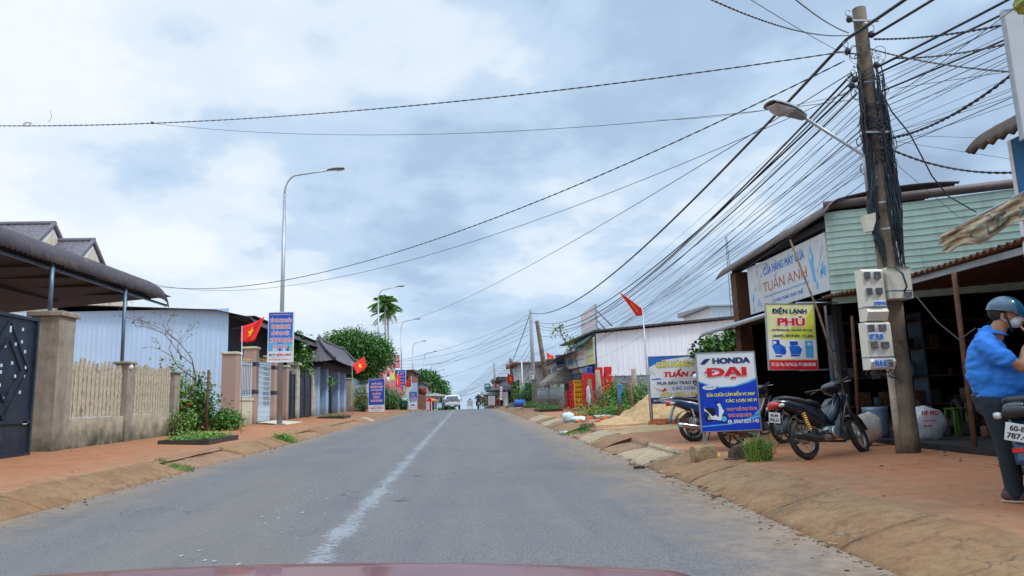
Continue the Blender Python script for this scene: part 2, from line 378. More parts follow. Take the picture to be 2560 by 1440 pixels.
# ---- lettering
_tc = {}
def glyphs(s, bold=0., shear=0.):
    k = (s, bold, shear)
    if k not in _tc:
        c = bpy.data.curves.new('t', 'FONT'); c.body = s; c.offset = bold; c.shear = shear; c.resolution_u = 3
        c.space_character = 1+bold*1.3
        o = bpy.data.objects.new('t', c); me = bpy.data.meshes.new_from_object(o)
        V = [v.co[:2] for v in me.vertices]; F = [tuple(p.vertices) for p in me.polygons]
        bpy.data.objects.remove(o); bpy.data.curves.remove(c); bpy.data.meshes.remove(me)
        xs = [v[0] for v in V]; ys = [v[1] for v in V]; _tc[k] = (V, F, min(xs), max(xs), min(ys), max(ys))
    return _tc[k]
class Face:
    """flat printed face: local x to the right, z up, printed layers stand 1.5 mm proud of each other towards -y"""
    def __init__(self, w_, h_, mb=None, M_=None, step=.0015): self.w = w_; self.h = h_; self.mb = mb or MB(); self.M = M_; self.st = step; self.L = 0
    def rect(self, x0, z0, x1, z1, mat, layer=1):
        y = -layer*self.st; self.mb.add([(x0, y, z0), (x1, y, z0), (x1, y, z1), (x0, y, z1)], [(0, 1, 2, 3)], mat, self.M); return self
    def poly(self, pts, mat, layer=1):
        y = -layer*self.st; self.mb.add([(x, y, z) for x, z in pts], [tuple(range(len(pts)))], mat, self.M); return self
    def text(self, s, x0, z0, x1, z1, mat, layer=2, bold=.03, shear=0., outline=None, ow=.035):
        V, F, a, b, c, d = glyphs(s, 0., shear); e = bold*1.1 if bold else 0; kx = (x1-x0)/(b-a+2*e); kz = (z1-z0)/(d-c+2*e)
        def put(dx, dz, mt, ly): self.mb.add([(x0+(p[0]-a+e+dx)*kx, -ly*self.st, z0+(p[1]-c+e+dz)*kz) for p in V], F, mt, self.M)
        for k, (dx, dz) in enumerate(((-e, -e*.6), (e, -e*.6), (-e, e*.6), (e, e*.6)) if e else ((0, 0),)): put(dx, dz, mat, layer+.24*k)
        if outline:
            r_ = e+ow
            for k in range(10): put(r_*math.cos(k*PI/5), r_*math.sin(k*PI/5), outline, layer-.95+.09*k)
        return self
    def disc(self, x, z, rx, rz, mat, layer=1, n=20):
        return self.poly([(x+rx*math.cos(2*PI*i/n), z+rz*math.sin(2*PI*i/n)) for i in range(n)], mat, layer)
def star(cx_, cz, r, rot=0):
    return [(cx_+(r if i % 2 == 0 else r*.42)*math.sin(rot+PI*i/5), cz+(r if i % 2 == 0 else r*.42)*math.cos(rot+PI*i/5)) for i in range(10)]

# ---------------------------------------------------------------- ground heights
XL, XR, KL, KR = -5.3, 2.95, .62, .70
def zr(Y):
    if Y < 50: return .010*Y
    if Y < 100: d = Y-50; return .5+.010*d-.00028*d*d
    return .3-.018*(Y-100)
def zg(X, Y):
    z = zr(Y)
    if X > XR: d = X-XR; return z+.2*min(d/KR, 1)+.03*max(0, min(d-KR, 6))
    if X < XL: d = XL-X; return z+.2*min(d/KL, 1)+.05*max(0, min(d-KL, 5))
    return z
def hit(x, y):
    d = fw + rt*((x-1280)/1750) - up*((y-720)/1750); t = .5; p = None
    while t < 300:
        p = d*t+Vector((0, 0, EYE))
        if p.z < zg(p.x, p.y): break
        t *= 1.002
    return Vector((p.x, p.y, zg(p.x, p.y)))
def G(X, Y, dz=0): return Vector((X, Y, zg(X, Y)+dz))
# ================================================================ SETTING: ground, road, kerbs, pavements
def mat_asphalt():
    m = bpy.data.materials.new('asphalt'); m.use_nodes = True; t = m.node_tree; b = t.nodes['Principled BSDF']; lk = t.links.new
    tc = t.nodes.new('ShaderNodeTexCoord'); sx = t.nodes.new('ShaderNodeSeparateXYZ'); lk(tc.outputs['Object'], sx.inputs[0])
    def ns(s, det=6, rg=.6, sc_=None):
        n = t.nodes.new('ShaderNodeTexNoise'); n.inputs['Scale'].default_value = s; n.inputs['Detail'].default_value = det; n.inputs['Roughness'].default_value = rg
        if sc_:
            mp = t.nodes.new('ShaderNodeMapping'); mp.inputs['Scale'].default_value = sc_; lk(tc.outputs['Object'], mp.inputs[0]); lk(mp.outputs[0], n.inputs['Vector'])
        else: lk(tc.outputs['Object'], n.inputs['Vector'])
        return n.outputs['Fac']
    def rg(v, a, c, d=0., e=1.):
        r = t.nodes.new('ShaderNodeMapRange'); r.inputs[1].default_value = a; r.inputs[2].default_value = c; r.inputs[3].default_value = d; r.inputs[4].default_value = e; lk(v, r.inputs[0]); return r.outputs[0]
    def mx(f, a, c):
        x = t.nodes.new('ShaderNodeMix'); x.data_type = 'RGBA'; lk(f, x.inputs[0]) if not isinstance(f, float) else setattr(x.inputs[0], 'default_value', f)
        for i, v in ((6, a), (7, c)):
            if isinstance(v, tuple): x.inputs[i].default_value = (*v, 1)
            else: lk(v, x.inputs[i])
        return x.outputs[2]
    def ma(op, a, c):
        n = t.nodes.new('ShaderNodeMath'); n.operation = op
        for i, v in enumerate((a, c)):
            if isinstance(v, (int, float)): n.inputs[i].default_value = v
            else: lk(v, n.inputs[i])
        return n.outputs[0]
    c = mx(rg(ns(.5, 5), .35, .65), (.098, .097, .104), (.130, .126, .129))
    c = mx(rg(ns(1.1, 6, .6, (2.2, .18, 1)), .42, .7), c, (.150, .142, .138))          # long tyre-polished streaks
    c = mx(rg(ns(48, 3, .7), .35, .65), mx(.42, c, (.03, .03, .035)), mx(.30, c, (.30, .295, .29)))   # aggregate
    c = mx(rg(ns(130, 2, .6), .60, .68, 0, .7), c, (.34, .33, .32))
    mp2 = t.nodes.new('ShaderNodeVectorMath'); mp2.operation = 'MULTIPLY_ADD'; nw = t.nodes.new('ShaderNodeTexNoise'); nw.inputs['Scale'].default_value = 1.3; lk(tc.outputs['Object'], nw.inputs['Vector']); lk(nw.outputs['Color'], mp2.inputs[0]); mp2.inputs[1].default_value = (2.2, 2.2, 0); lk(tc.outputs['Object'], mp2.inputs[2])
    vo = t.nodes.new('ShaderNodeTexVoronoi'); vo.feature = 'DISTANCE_TO_EDGE'; vo.inputs['Scale'].default_value = .38; lk(mp2.outputs[0], vo.inputs['Vector'])
    c = mx(ma('MULTIPLY', rg(vo.outputs['Distance'], .006, .001), rg(ns(.4, 3), .5, .58)), c, (.045, .042, .042))    # hairline cracks
    c = mx(rg(ns(3.2, 7, .7, (1, .5, 1)), .68, .74), c, (.26, .23, .20))
    c = mx(rg(ns(.8, 7, .7, (.6, .25, 1)), .60, .70, 0, .6), c, (.085, .085, .092))      # darker worn and oily patches
    c = mx(rg(ns(.35, 5, .6, (1, .2, 1)), .5, .72, 0, .55), c, (.185, .155, .125))        # thin dust drifted over the lanes
    # brown dust gathered along both edges
    e1 = ma('SUBTRACT', sx.outputs[0], 1.45); e2 = ma('SUBTRACT', -4.2, sx.outputs[0])
    ed = ma('MAXIMUM', e1, e2); ed = ma('ADD', ed, ma('MULTIPLY', ma('SUBTRACT', ns(1.3, 8, .7), .5), 2.6))
    c = mx(rg(ed, .15, 1.3, 0, .8), c, mx(rg(ns(7, 6), .35, .7), (.20, .135, .085), (.33, .255, .185)))
    lk(c, b.inputs['Base Color']); b.inputs['Roughness'].default_value = .82; b.inputs['Specular IOR Level'].default_value = .35
    bp = t.nodes.new('ShaderNodeBump'); bp.inputs['Strength'].default_value = .45; bp.inputs['Distance'].default_value = .01; lk(ns(70, 5, .75), bp.inputs['Height']); lk(bp.outputs[0], b.inputs['Normal'])
    MATS['asphalt'] = m
def mat_paving():
    m = bpy.data.materials.new('paving'); m.use_nodes = True; t = m.node_tree; b = t.nodes['Principled BSDF']; lk = t.links.new
    tc = t.nodes.new('ShaderNodeTexCoord')
    def ns(s, det=6, rg=.6):
        n = t.nodes.new('ShaderNodeTexNoise'); n.inputs['Scale'].default_value = s; n.inputs['Detail'].default_value = det; n.inputs['Roughness'].default_value = rg; lk(tc.outputs['Object'], n.inputs['Vector']); return n.outputs['Fac']
    def rg(v, a, c, d=0., e=1.):
        r = t.nodes.new('ShaderNodeMapRange'); r.inputs[1].default_value = a; r.inputs[2].default_value = c; r.inputs[3].default_value = d; r.inputs[4].default_value = e; lk(v, r.inputs[0]); return r.outputs[0]
    def mx(f, a, c):
        x = t.nodes.new('ShaderNodeMix'); x.data_type = 'RGBA'; lk(f, x.inputs[0]) if not isinstance(f, float) else setattr(x.inputs[0], 'default_value', f)
        for i, v in ((6, a), (7, c)):
            if isinstance(v, tuple): x.inputs[i].default_value = (*v, 1)
            else: lk(v, x.inputs[i])
        return x.outputs[2]
    br = t.nodes.new('ShaderNodeTexBrick'); br.offset = 0; mp = t.nodes.new('ShaderNodeMapping'); mp.inputs['Rotation'].default_value = (0, 0, .06)
    lk(tc.outputs['Object'], mp.inputs[0]); lk(mp.outputs[0], br.inputs['Vector']); br.inputs['Scale'].default_value = 1
    br.inputs['Brick Width'].default_value = .40; br.inputs['Row Height'].default_value = .40; br.inputs['Mortar Size'].default_value = .009; br.inputs['Mortar Smooth'].default_value = .3
    br.inputs['Color1'].default_value = (.40, .142, .052, 1); br.inputs['Color2'].default_value = (.47, .19, .078, 1); br.inputs['Mortar'].default_value = (.11, .05, .03, 1)
    wear = rg(ns(.8, 6, .65), .35, .62)
    c = mx(wear, br.outputs[0], mx(rg(ns(3, 6), .3, .7), (.37, .140, .058), (.45, .195, .09)))
    c = mx(rg(ns(1.1, 7, .7), .58, .72), c, (.40, .26, .16))                       # pale dust
    c = mx(rg(ns(2.3, 8, .75), .62, .72), c, (.17, .085, .05))                      # damp and dirt
    c = mx(rg(ns(40, 3, .7), .3, .8, 0, .35), c, (.12, .06, .035))
    sx = t.nodes.new('ShaderNodeSeparateXYZ'); lk(tc.outputs['Object'], sx.inputs[0])
    def ma(op, a, c_):
        n = t.nodes.new('ShaderNodeMath'); n.operation = op
        for i, v in enumerate((a, c_)):
            if v is None: continue
            if isinstance(v, (int, float)): n.inputs[i].default_value = v
            else: lk(v, n.inputs[i])
        return n.outputs[0]
    # dust and earth spread over the tiles next to the kerbs
    dk = ma('ADD', ma('ABSOLUTE', ma('ADD', sx.outputs[0], 1.15), None), ma('MULTIPLY', ma('SUBTRACT', ns(1.2, 7, .7), .5), 3.6))
    c = mx(rg(dk, 6.0, 4.9, 0, .75), c, mx(rg(ns(5, 6), .35, .7), (.25, .12, .055), (.37, .22, .115)))
    c = mx(rg(ns(9, 4, .7), .68, .74, 0, .8), c, (.11, .065, .04))
    lk(c, b.inputs['Base Color']); b.inputs['Roughness'].default_value = .9
    bp = t.nodes.new('ShaderNodeBump'); bp.inputs['Strength'].default_value = .5; bp.inputs['Distance'].default_value = .015
    lk(ns(24, 6, .7), bp.inputs['Height']); lk(bp.outputs[0], b.inputs['Normal'])
    MATS['paving'] = m
mat_asphalt(); mat_paving()
def Ys(y0, y1):
    y = y0; o = []
    while y < y1:
        o.append(y); y += .25 if y < 30 else (.8 if y < 110 else (4 if y < 240 else 60))
    o.append(y1); return o
YY = Ys(-14, 320); 
def strip(name, xs, fz, mat, lab=None, ys=YY, dz=0.):
    mb = MB(); V = []; F = []; n = len(xs)
    for Y in ys:
        for X in xs: V.append((X, Y, fz(X, Y)+dz))
    for i in range(len(ys)-1):
        for j in range(n-1): F.append((i*n+j, i*n+j+1, (i+1)*n+j+1, (i+1)*n+j))
    mb.add(V, F, mat, None, True); return tag(mb.build(name), lab, None, None, 'structure')
# ground: one sheet to the horizon, sunk below the road and pavements
gx_ = [-1500, -600, -200, -80, -40, -25, -16, -12, -9, -7, XL-.3, XR+.4, 5, 8, 12, 16, 25, 40, 80, 200, 600, 1500]
gy_ = [-300, -60, -14]+[float(y) for y in range(-10, 130, 4)]+[150, 200, 260, 320, 500, 900, 1500, 2500]
strip('ground', gx_, lambda X, Y: zg(max(-14, min(14, X)), Y)-.05-(.25 if XL-.5 < X < XR+.6 else 0), 'dirt', 'red brown dusty earth behind the pavements', gy_)
strip('road', [XL-.1, -4.5, -3, -1.2, 0, 1.5, 2.6, XR+.1], lambda X, Y: zr(Y), 'asphalt', 'worn grey two lane asphalt road rising to a crest')
def jag(X, Y, s): return .05*noise.noise(Vector((X*2, Y*1.1, s)))
def pave_z(X, Y): return zg(X, Y)+.012*noise.noise(Vector((X*.9, Y*.9, 4)))
strip('pavement_right', [XR+KR-.10+.45*i for i in range(0, 12)]+[9, 12, 16], pave_z, 'paving', 'red brick pavement on the right, dusty and worn')
strip('pavement_left', [-18, -12]+[XL-KL+.1-.5*i for i in range(9, -1, -1)], pave_z, 'paving', 'red brick pavement on the left in front of the walls')
# kerbs: cast sloping blocks with joints, chipped edges and washed out stretches
def kerb(name, x0, x1, lab, gaps, seed):
    mb = MB(); r = random.Random(seed); Y = -6.
    sgn = 1 if x1 > x0 else -1
    while Y < 120:
        Ln = r.uniform(1.3, 2.6) if Y < 60 else 6; Y2 = Y+Ln
        low = any(a < Y+Ln/2 < b for a, b in gaps); k = .6 if low else 1.
        ns_ = max(2, int(Ln/(.06 if Y < 16 else .2))) if Y < 40 else 3; prof = [(-.10, -.10), (-.03, .01), (.02, .035), (.08, .055), (.16, .075), (.25, .095), (.34, .118), (.43, .138), (.52, .158), (.61, .172), (.70, .19), (.78, .202), (.86, .216), (.93, .225), (1.0, .222), (1.05, .212), (1.12, .1)]; e0 = r.uniform(.6, 1.5)
        V = []; tl = r.uniform(-.012, .012); to = r.uniform(-.015, .015)
        for i in range(ns_+1):
            yy = Y+.012+(Ln-.024)*i/ns_
            for u, z in prof:
                X = x0+(x1-x0)*u-(.20*max(0, 1-yy/10)*max(0, 1-u) if sgn > 0 else 0); nz = noise.noise(Vector((X*3, yy*1.7, seed)))*.028*e0+noise.noise(Vector((X*9, yy*7, seed)))*.016*e0+noise.noise(Vector((X*24, yy*20, seed)))*.008
                V.append((X+sgn*(to+nz*.9), yy, zr(yy)+z*(1 if u > .9 or u < 0 else k)+(nz*.8 if u > -.05 else 0)+tl*(i/ns_-.5)))
        n = len(prof); F = []
        for i in range(ns_):
            for j in range(n-1):
                q = (i*n+j, (i+1)*n+j, (i+1)*n+j+1, i*n+j+1); F.append(q if sgn < 0 else q[::-1])
        F += [tuple(range(n)), tuple(ns_*n+j for j in range(n))]
        mb.add(V, F, 'kerb_pale' if r.random() < .22 and Y > 8 else ('kerb_low' if low else 'kerb'), None, True); Y = Y2
    return tag(mb.build(name), lab, None, None, 'structure')
rough_mat('kerb_pale', (.40, .30, .185), (.47, .38, .26), (.26, .17, .09), moss=.58)
rough_mat('kerb_low', (.30, .16, .085), (.36, .22, .13), (.20, .11, .06))
kerb('kerb_left', XL, XL-KL, 'sloping ochre concrete kerb along the left side of the road', [(13.8, 17), (24, 26), (31, 37)], 3)
kerb('kerb_right', XR, XR+KR, 'wide sloping muddy concrete kerb along the right side of the road', [(10.6, 15.5), (19, 21)], 5)
# worn centre line (paint flakes on its own sheet)
m = bpy.data.materials.new('road_paint'); m.use_nodes = True; t = m.node_tree; b = t.nodes['Principled BSDF']; b.inputs['Base Color'].default_value = (.46, .50, .54, 1); b.inputs['Roughness'].default_value = .8
tcn = t.nodes.new('ShaderNodeTexCoord'); mp = t.nodes.new('ShaderNodeMapping'); mp.inputs['Scale'].default_value = (1, .8, 1); t.links.new(tcn.outputs['Object'], mp.inputs[0])
na = t.nodes.new('ShaderNodeTexNoise'); na.inputs['Scale'].default_value = 17; na.inputs['Detail'].default_value = 6; na.inputs['Roughness'].default_value = .75; t.links.new(mp.outputs[0], na.inputs['Vector'])
nb = t.nodes.new('ShaderNodeTexNoise'); nb.inputs['Scale'].default_value = 1.4; nb.inputs['Detail'].default_value = 3; t.links.new(tcn.outputs['Object'], nb.inputs['Vector'])
ad = t.nodes.new('ShaderNodeMath'); ad.operation = 'MULTIPLY_ADD'; t.links.new(nb.outputs['Fac'], ad.inputs[0]); ad.inputs[1].default_value = .45; t.links.new(na.outputs['Fac'], ad.inputs[2])
# thinner towards both edges of the stripe
uvn = t.nodes.new('ShaderNodeUVMap'); su = t.nodes.new('ShaderNodeSeparateXYZ'); t.links.new(uvn.outputs[0], su.inputs[0])
pp = t.nodes.new('ShaderNodeMath'); pp.operation = 'PINGPONG'; pp.inputs[1].default_value = .5; t.links.new(su.outputs[0], pp.inputs[0])
ae = t.nodes.new('ShaderNodeMath'); ae.operation = 'MULTIPLY_ADD'; t.links.new(pp.outputs[0], ae.inputs[0]); ae.inputs[1].default_value = .75; t.links.new(ad.outputs[0], ae.inputs[2])
rr = t.nodes.new('ShaderNodeMapRange'); rr.inputs[1].default_value = .93; rr.inputs[2].default_value = 1.10; rr.inputs[4].default_value = .42; t.links.new(ae.outputs[0], rr.inputs[0]); t.links.new(rr.outputs[0], b.inputs['Alpha'])
MATS['road_paint'] = m
def paint(name, xa, xb, y0, y1, lab):
    o = strip(name, [xa, (xa+xb)/2, xb], lambda X, Y: zr(Y), 'road_paint', lab, [y for y in YY if y0 < y < y1], .005)
    uv = o.data.uv_layers.new(name='UVMap')
    for l in o.data.loops:
        x = o.data.vertices[l.vertex_index].co.x; uv.data[l.index].uv = ((x-xa)/(xb-xa), 0)
    return o
paint('centre_line', -1.48, -.94, -2, 110, 'faded broken white centre line painted on the road')
M('old_paint', (.34, .36, .39), .8); mb = MB(); r = random.Random(44)
for i in range(64):
    Y = 4.4+r.random()**1.3*9; X = -2.15+r.gauss(0, .24); s = r.uniform(.006, .022); a0 = r.uniform(0, 6)
    mb.add([(X+s*r.uniform(.5, 1.3)*math.cos(a0+k*1.05), Y+s*2*r.uniform(.5, 1.3)*math.sin(a0+k*1.05), zr(Y)+.005) for k in range(6)], [(0, 1, 2, 3, 4, 5)], 'old_paint')
tag(mb.build('old_marking'), 'last flakes of an older white marking left of the centre line', None, None, 'structure')
# loose grit, stones and litter in the right gutter
mb = MB(); r = random.Random(12)
for i in range(520):
    Y = r.uniform(3.5, 26)**1; Y = 3.5+(Y-3.5)*r.random()
    X = XR-.17*max(0, 1-Y/10)-abs(r.gauss(0, .16)); s = r.choice([.005, .007, .009, .012, .017])*r.uniform(.7, 1.1)
    mb.blob((X, Y, zr(Y)+s*.3), (s*r.uniform(1, 2), s, s*.45), r.choice(['kerb', 'kerb', 'rock', 'rock_dark', 'kerb_pale']), i, .7, 2, 1)
for i in range(260):
    Y = 3.5+r.random()*22; X = XL+abs(r.gauss(0, .12)); s = r.choice([.005, .007, .009, .012, .017])*r.uniform(.7, 1.1)
    mb.blob((X, Y, zr(Y)+s*.3), (s*1.5, s, s*.7), r.choice(['kerb', 'rock', 'rock_dark']), i, .4, 2, 1)
for i in range(110):
    Y = 4.5+r.random()*18; X = XR+KR+r.random()*4; s = r.uniform(.006, .02)
    mb.blob((X, Y, zg(X, Y)+s*.3), (s*1.6, s, s*.6), r.choice(['rock', 'rock_dark', 'kerb_low']), i, .4, 2, 1)
tag(mb.build('grit'), 'loose stones and grit along the gutters and pavement', 'grit', None, 'stuff')
# ================================================================ builders used on both sides
def pY(x, y=1000, X=-8.8): return atX(x, y, X).y
def corr(mb, p0, u, ul, v, vl, pitch, amp, mat, thick=.006, box=True):
    """ribbed sheet: runs ul along u (ribs repeat), vl along v"""
    p0 = Vector(p0); u = Vector(u).normalized(); v = Vector(v).normalized(); n = u.cross(v)
    k = max(1, int(round(ul/pitch))); prof = [(0, 0), (.55, 0), (.65, 1), (.9, 1), (1, 0)] if box else [(i/6, .5-.5*math.cos(2*PI*i/6)) for i in range(7)]
    xs = []
    for i in range(k):
        for a, h in prof[:-1]: xs.append(((i+a)*ul/k, h*amp))
    xs.append((ul, 0)); V = []; F = []
    for a, h in xs: V += [p0+u*a+n*h, p0+u*a+n*h+v*vl, p0+u*a+n*(h-thick), p0+u*a+n*(h-thick)+v*vl]
    for i in range(len(xs)-1):
        a = i*4; b = a+4; F += [(a, b, b+1, a+1), (a+2, a+3, b+3, b+2), (a, a+2, b+2, b), (a+1, b+1, b+3, a+3)]
    mb.add(V, F, mat, None, not box); return mb
def tree(name, label, cat, base, crown, rad, nclump, nleaf, size, mats, seed, group=None, trunk_r=.14, bark='bark', lean=(0, 0), clump=.34, hollow=.55):
    r = random.Random(seed); root = thing(name, label, cat, base, 0, group); base = Vector(base); crown = Vector(crown)
    tb = MB(); pts = []; h = crown.z-base.z
    for i in range(6): t_ = i/5; pts.append(base+(crown-base)*t_*.92+Vector((.05*h*math.sin(t_*5+seed)*t_*.4, .03*h*math.cos(t_*4), 0))+Vector((0, 0, -.05 if i == 0 else 0)))
    tb.tube(pts, [trunk_r*(1.15-.75*i/5) for i in range(6)], bark, 8)
    cl = []
    for i in range(nclump):
        while True:
            d = Vector((r.uniform(-1, 1), r.uniform(-1, 1), r.uniform(-1, 1)))
            if hollow < d.length < 1: break
        k = 1+.18*noise.noise(d*2+Vector((seed, 0, 0)))
        cl.append(crown+Vector((d.x*rad[0], d.y*rad[1], d.z*rad[2]))*k)
    for i, c in enumerate(cl):
        if i % max(1, nclump//14) == 0:
            s = pts[r.choice([2, 3, 4])]; mid = s.lerp(c, .5)+Vector((0, 0, .06*h)); tb.tube([s, mid, c], [trunk_r*.38, trunk_r*.24, trunk_r*.07], bark, 5)
    tb.build('trunk', root, True)
    P = []; m = sum(rad)/3*clump
    for i in range(nleaf):
        c = r.choice(cl); P.append(tuple(c+Vector([max(-1.7, min(1.7, r.gauss(0, 1)))*m*k_ for k_ in (.6, .6, .42)])))
    MB().leaves(P, size, mats, r).build('crown', root, True)
    return root
def bush(name, label, cat, c, rad, n, size, mats, seed, group=None, up_=True):
    """leafy plant whose stems stand on the ground"""
    r = random.Random(seed); root = thing(name, label, cat, c, 0, group); mb = MB(); st = MB(); c = Vector(c); P = []
    for i in range(max(4, n//60)):
        a = r.uniform(0, 2*PI); q = math.sqrt(r.random()); tip = c+Vector((rad[0]*q*math.cos(a), rad[1]*q*math.sin(a), rad[2]*2*r.uniform(.55, 1)*(1-.45*q*q)))
        b0 = c+Vector((rad[0]*.5*q*math.cos(a), rad[1]*.5*q*math.sin(a), -.02)); mid = b0.lerp(tip, .5)+Vector((0, 0, .1*rad[2]))
        st.tube([b0, mid, tip], [.012+.006*rad[2], .01, .004], 'bark', 4)
        for k in range(60):
            t_ = r.random()**.6; p = (b0.lerp(mid, t_*2) if t_ < .5 else mid.lerp(tip, t_*2-1)); s = .16*(rad[0]+rad[2])
            P.append((p.x+r.gauss(0, s), p.y+r.gauss(0, s), max(c.z+.02, p.z+r.gauss(0, s*.6))))
    st.build('stem', root, True); mb.leaves(P, size, mats, r).build('foliage', root, True); return root
def grass(name, label, c, rad, n, h, mats, seed, cat='grass tuft', group=None, flat_=True):
    r = random.Random(seed); mb = MB()
    for i in range(n):
        a = r.uniform(0, 2*PI); q = math.sqrt(r.random()); x = c[0]+rad[0]*q*math.cos(a); y = c[1]+rad[1]*q*math.sin(a); z = zg(x, y)-.01 if flat_ else c[2]
        hh = h*r.uniform(.4, 1.1); t_ = Vector((r.gauss(0, .4), r.gauss(0, .4), 1)).normalized(); w_ = .003+hh*.013; a2 = r.uniform(0, PI); s = Vector((math.cos(a2)*w_, math.sin(a2)*w_, 0))
        p = Vector((x, y, z)); q1 = p+t_*hh*.6; q2 = p+t_*hh*.95+Vector((t_.x, t_.y, -.3))*hh*.35
        o = len(mb.v); mb.v += [tuple(p-s), tuple(p+s), tuple(q1+s*.8), tuple(q1-s*.8), tuple(q2)]; k = mb.mi(r.choice(mats)); mb.f += [(o, o+1, o+2, o+3), (o+3, o+2, o+4)]; mb.m += [k, k]; mb.s += [False]*2
    return tag(mb.build(name, None, False, c), label, cat, group)
def flag(name, label, base, top, corners, emblem, col='flag_red', group='flags on thin poles along the street', waves=.05, seed=1, pr=.014):
    """corners: hoist top, hoist bottom, fly bottom, fly top"""
    root = thing(name, label, 'flag', base, 0, group)
    MB().tube([base, top], [pr*1.2, pr], 'zinc_pipe', 6).build('pole', root, True)
    A, B_, C_, D_ = [Vector(c) for c in corners]; nn = (D_-A).cross(B_-A).normalized(); Lh = (D_-A).length
    def fn(u, v):
        p = (A*(1-u)+D_*u)*(1-v)+(B_*(1-u)+C_*u)*v
        return p+nn*(waves*Lh*(math.sin(u*7+v*2+seed)*(.25+u)+.35*math.sin(u*13+v*5+seed*2)*u))-Vector((0, 0, 1))*.05*Lh*math.sin(u*PI)*(1 if seed % 2 else .4)
    cl = MB().surf(lambda a, b: fn(a, b), 16, 10, col, .004).build('cloth', root, True)
    eb = MB()
    def put(polys):
        for pl in polys:
            for sgn in (1, -1):
                cxx = sum(p[0] for p in pl)/len(pl); cyy = sum(p[1] for p in pl)/len(pl)
                V = []; F = []
                def P(a, b): return fn(a, b)+nn*sgn*.012
                K = 4
                for i in range(len(pl)):
                    a, b = pl[i], pl[(i+1) % len(pl)]; o = len(V)
                    for q in range(K+1):
                        for w_ in range(q+1):
                            t_ = q/K; s_ = w_/q if q else 0; ex = a[0]*(1-s_)+b[0]*s_; ey = a[1]*(1-s_)+b[1]*s_
                            V.append(P(cxx+(ex-cxx)*t_, cyy+(ey-cyy)*t_))
                    def ix(q, w_): return o+q*(q+1)//2+w_
                    for q in range(K):
                        for w_ in range(q+1):
                            F.append((ix(q, w_), ix(q+1, w_), ix(q+1, w_+1)))
                            if w_ < q: F.append((ix(q, w_), ix(q+1, w_+1), ix(q, w_+1)))
                eb.add(V, F, 'flag_yellow')
    if emblem == 'star': put([[(.5+(x)*.62, .5-z) for x, z in star(0, 0, .30)]]); eb.build('star', cl, True)
    elif emblem == 'party':
        arc = []; 
        for i in range(9):
            a = math.radians(-150+i*30); b = math.radians(-150+(i+1)*30)
            if i < 8:
                r1 = .26; r2 = .26-.075*math.sin(PI*(i+.5)/8); put([[(.5+.62*r1*math.cos(a), .5+r1*math.sin(a)), (.5+.62*r1*math.cos(b), .5+r1*math.sin(b)), (.5+.62*r2*math.cos(b), .5+r2*math.sin(b)), (.5+.62*r2*math.cos(a), .5+r2*math.sin(a))]])
        put([[(.38, .30), (.42, .27), (.64, .72), (.60, .75)], [(.33, .36), (.42, .22), (.47, .28), (.38, .42)]]); eb.build('hammer_and_sickle', cl, True)
    return root

# ================================================================ LEFT SIDE
WX = -8.8
M('picket', (.50, .43, .32), .9, var=.25, scale=11, bump=.4, dirt=(.26, .20, .13), dscale=6, dthr=.55)
M('rail_blue', (.25, .50, .66), .45, .1)
# --- steel yard gate
y0, y1 = 11.6, 14.95; gr = thing('yard_gate', 'dark blue black sheet metal gate with diamond frames, left of the tall concrete pillar', 'gate', G(WX, (y0+y1)/2)); zb = zg(WX, y0)+.06; zt = 3.2
mb = MB(); cell = .062; ny = int((y1-y0)/cell); nz = int((zt-zb)/cell); r = random.Random(5)
holes = set()
for (px, py) in [(15, 863), (27, 830), (38, 858), (57, 858), (64, 883), (2, 910), (29, 911), (64, 917), (37, 938), (61, 939), (0, 967), (50, 984), (7, 995), (28, 818), (57, 823), (0, 930)]:
    p = atX(px, py, WX); holes.add((int((p.y-y0)/cell), int((p.z-zb)/cell)))
for i in range(ny):
    for j in range(nz):
        if (i, j) in holes: continue
        a = y0+i*cell; z = zb+j*cell; e = .012 if ((i+1, j) in holes) else 0
        mb.add([(WX, a, z), (WX, a+cell, z), (WX, a+cell, z+cell), (WX, a, z+cell)], [(0, 1, 2, 3)], 'dark_metal')
mb.build('sheet', gr, True)
mb = MB()
for yy in (y0, (y0+y1)/2, y1-.04): mb.span((WX-.03, yy-.03, zb), (WX+.05, yy+.03, zt+.02), 'dark_metal')
for z in (zb, 1.15, zt): mb.span((WX-.025, y0, z-.03), (WX+.045, y1, z+.03), 'dark_metal')
for yc in (y0+.85, y1-.9):
    zc_ = 2.15; 
    for q in (.95, .62):
        P = [(WX+.025, yc, zc_+q), (WX+.025, yc+q*.72, zc_), (WX+.025, yc, zc_-q), (WX+.025, yc-q*.72, zc_)]
        for i in range(4): mb.bar(P[i], P[(i+1) % 4], .02, .03, 'dark_metal')
mb.build('frame', gr, True)
p = atX(57, 1057, WX); MB().box((WX+.03, p.y, p.z), (.03, .13, .06), 'white_paint').build('plate', gr, True)
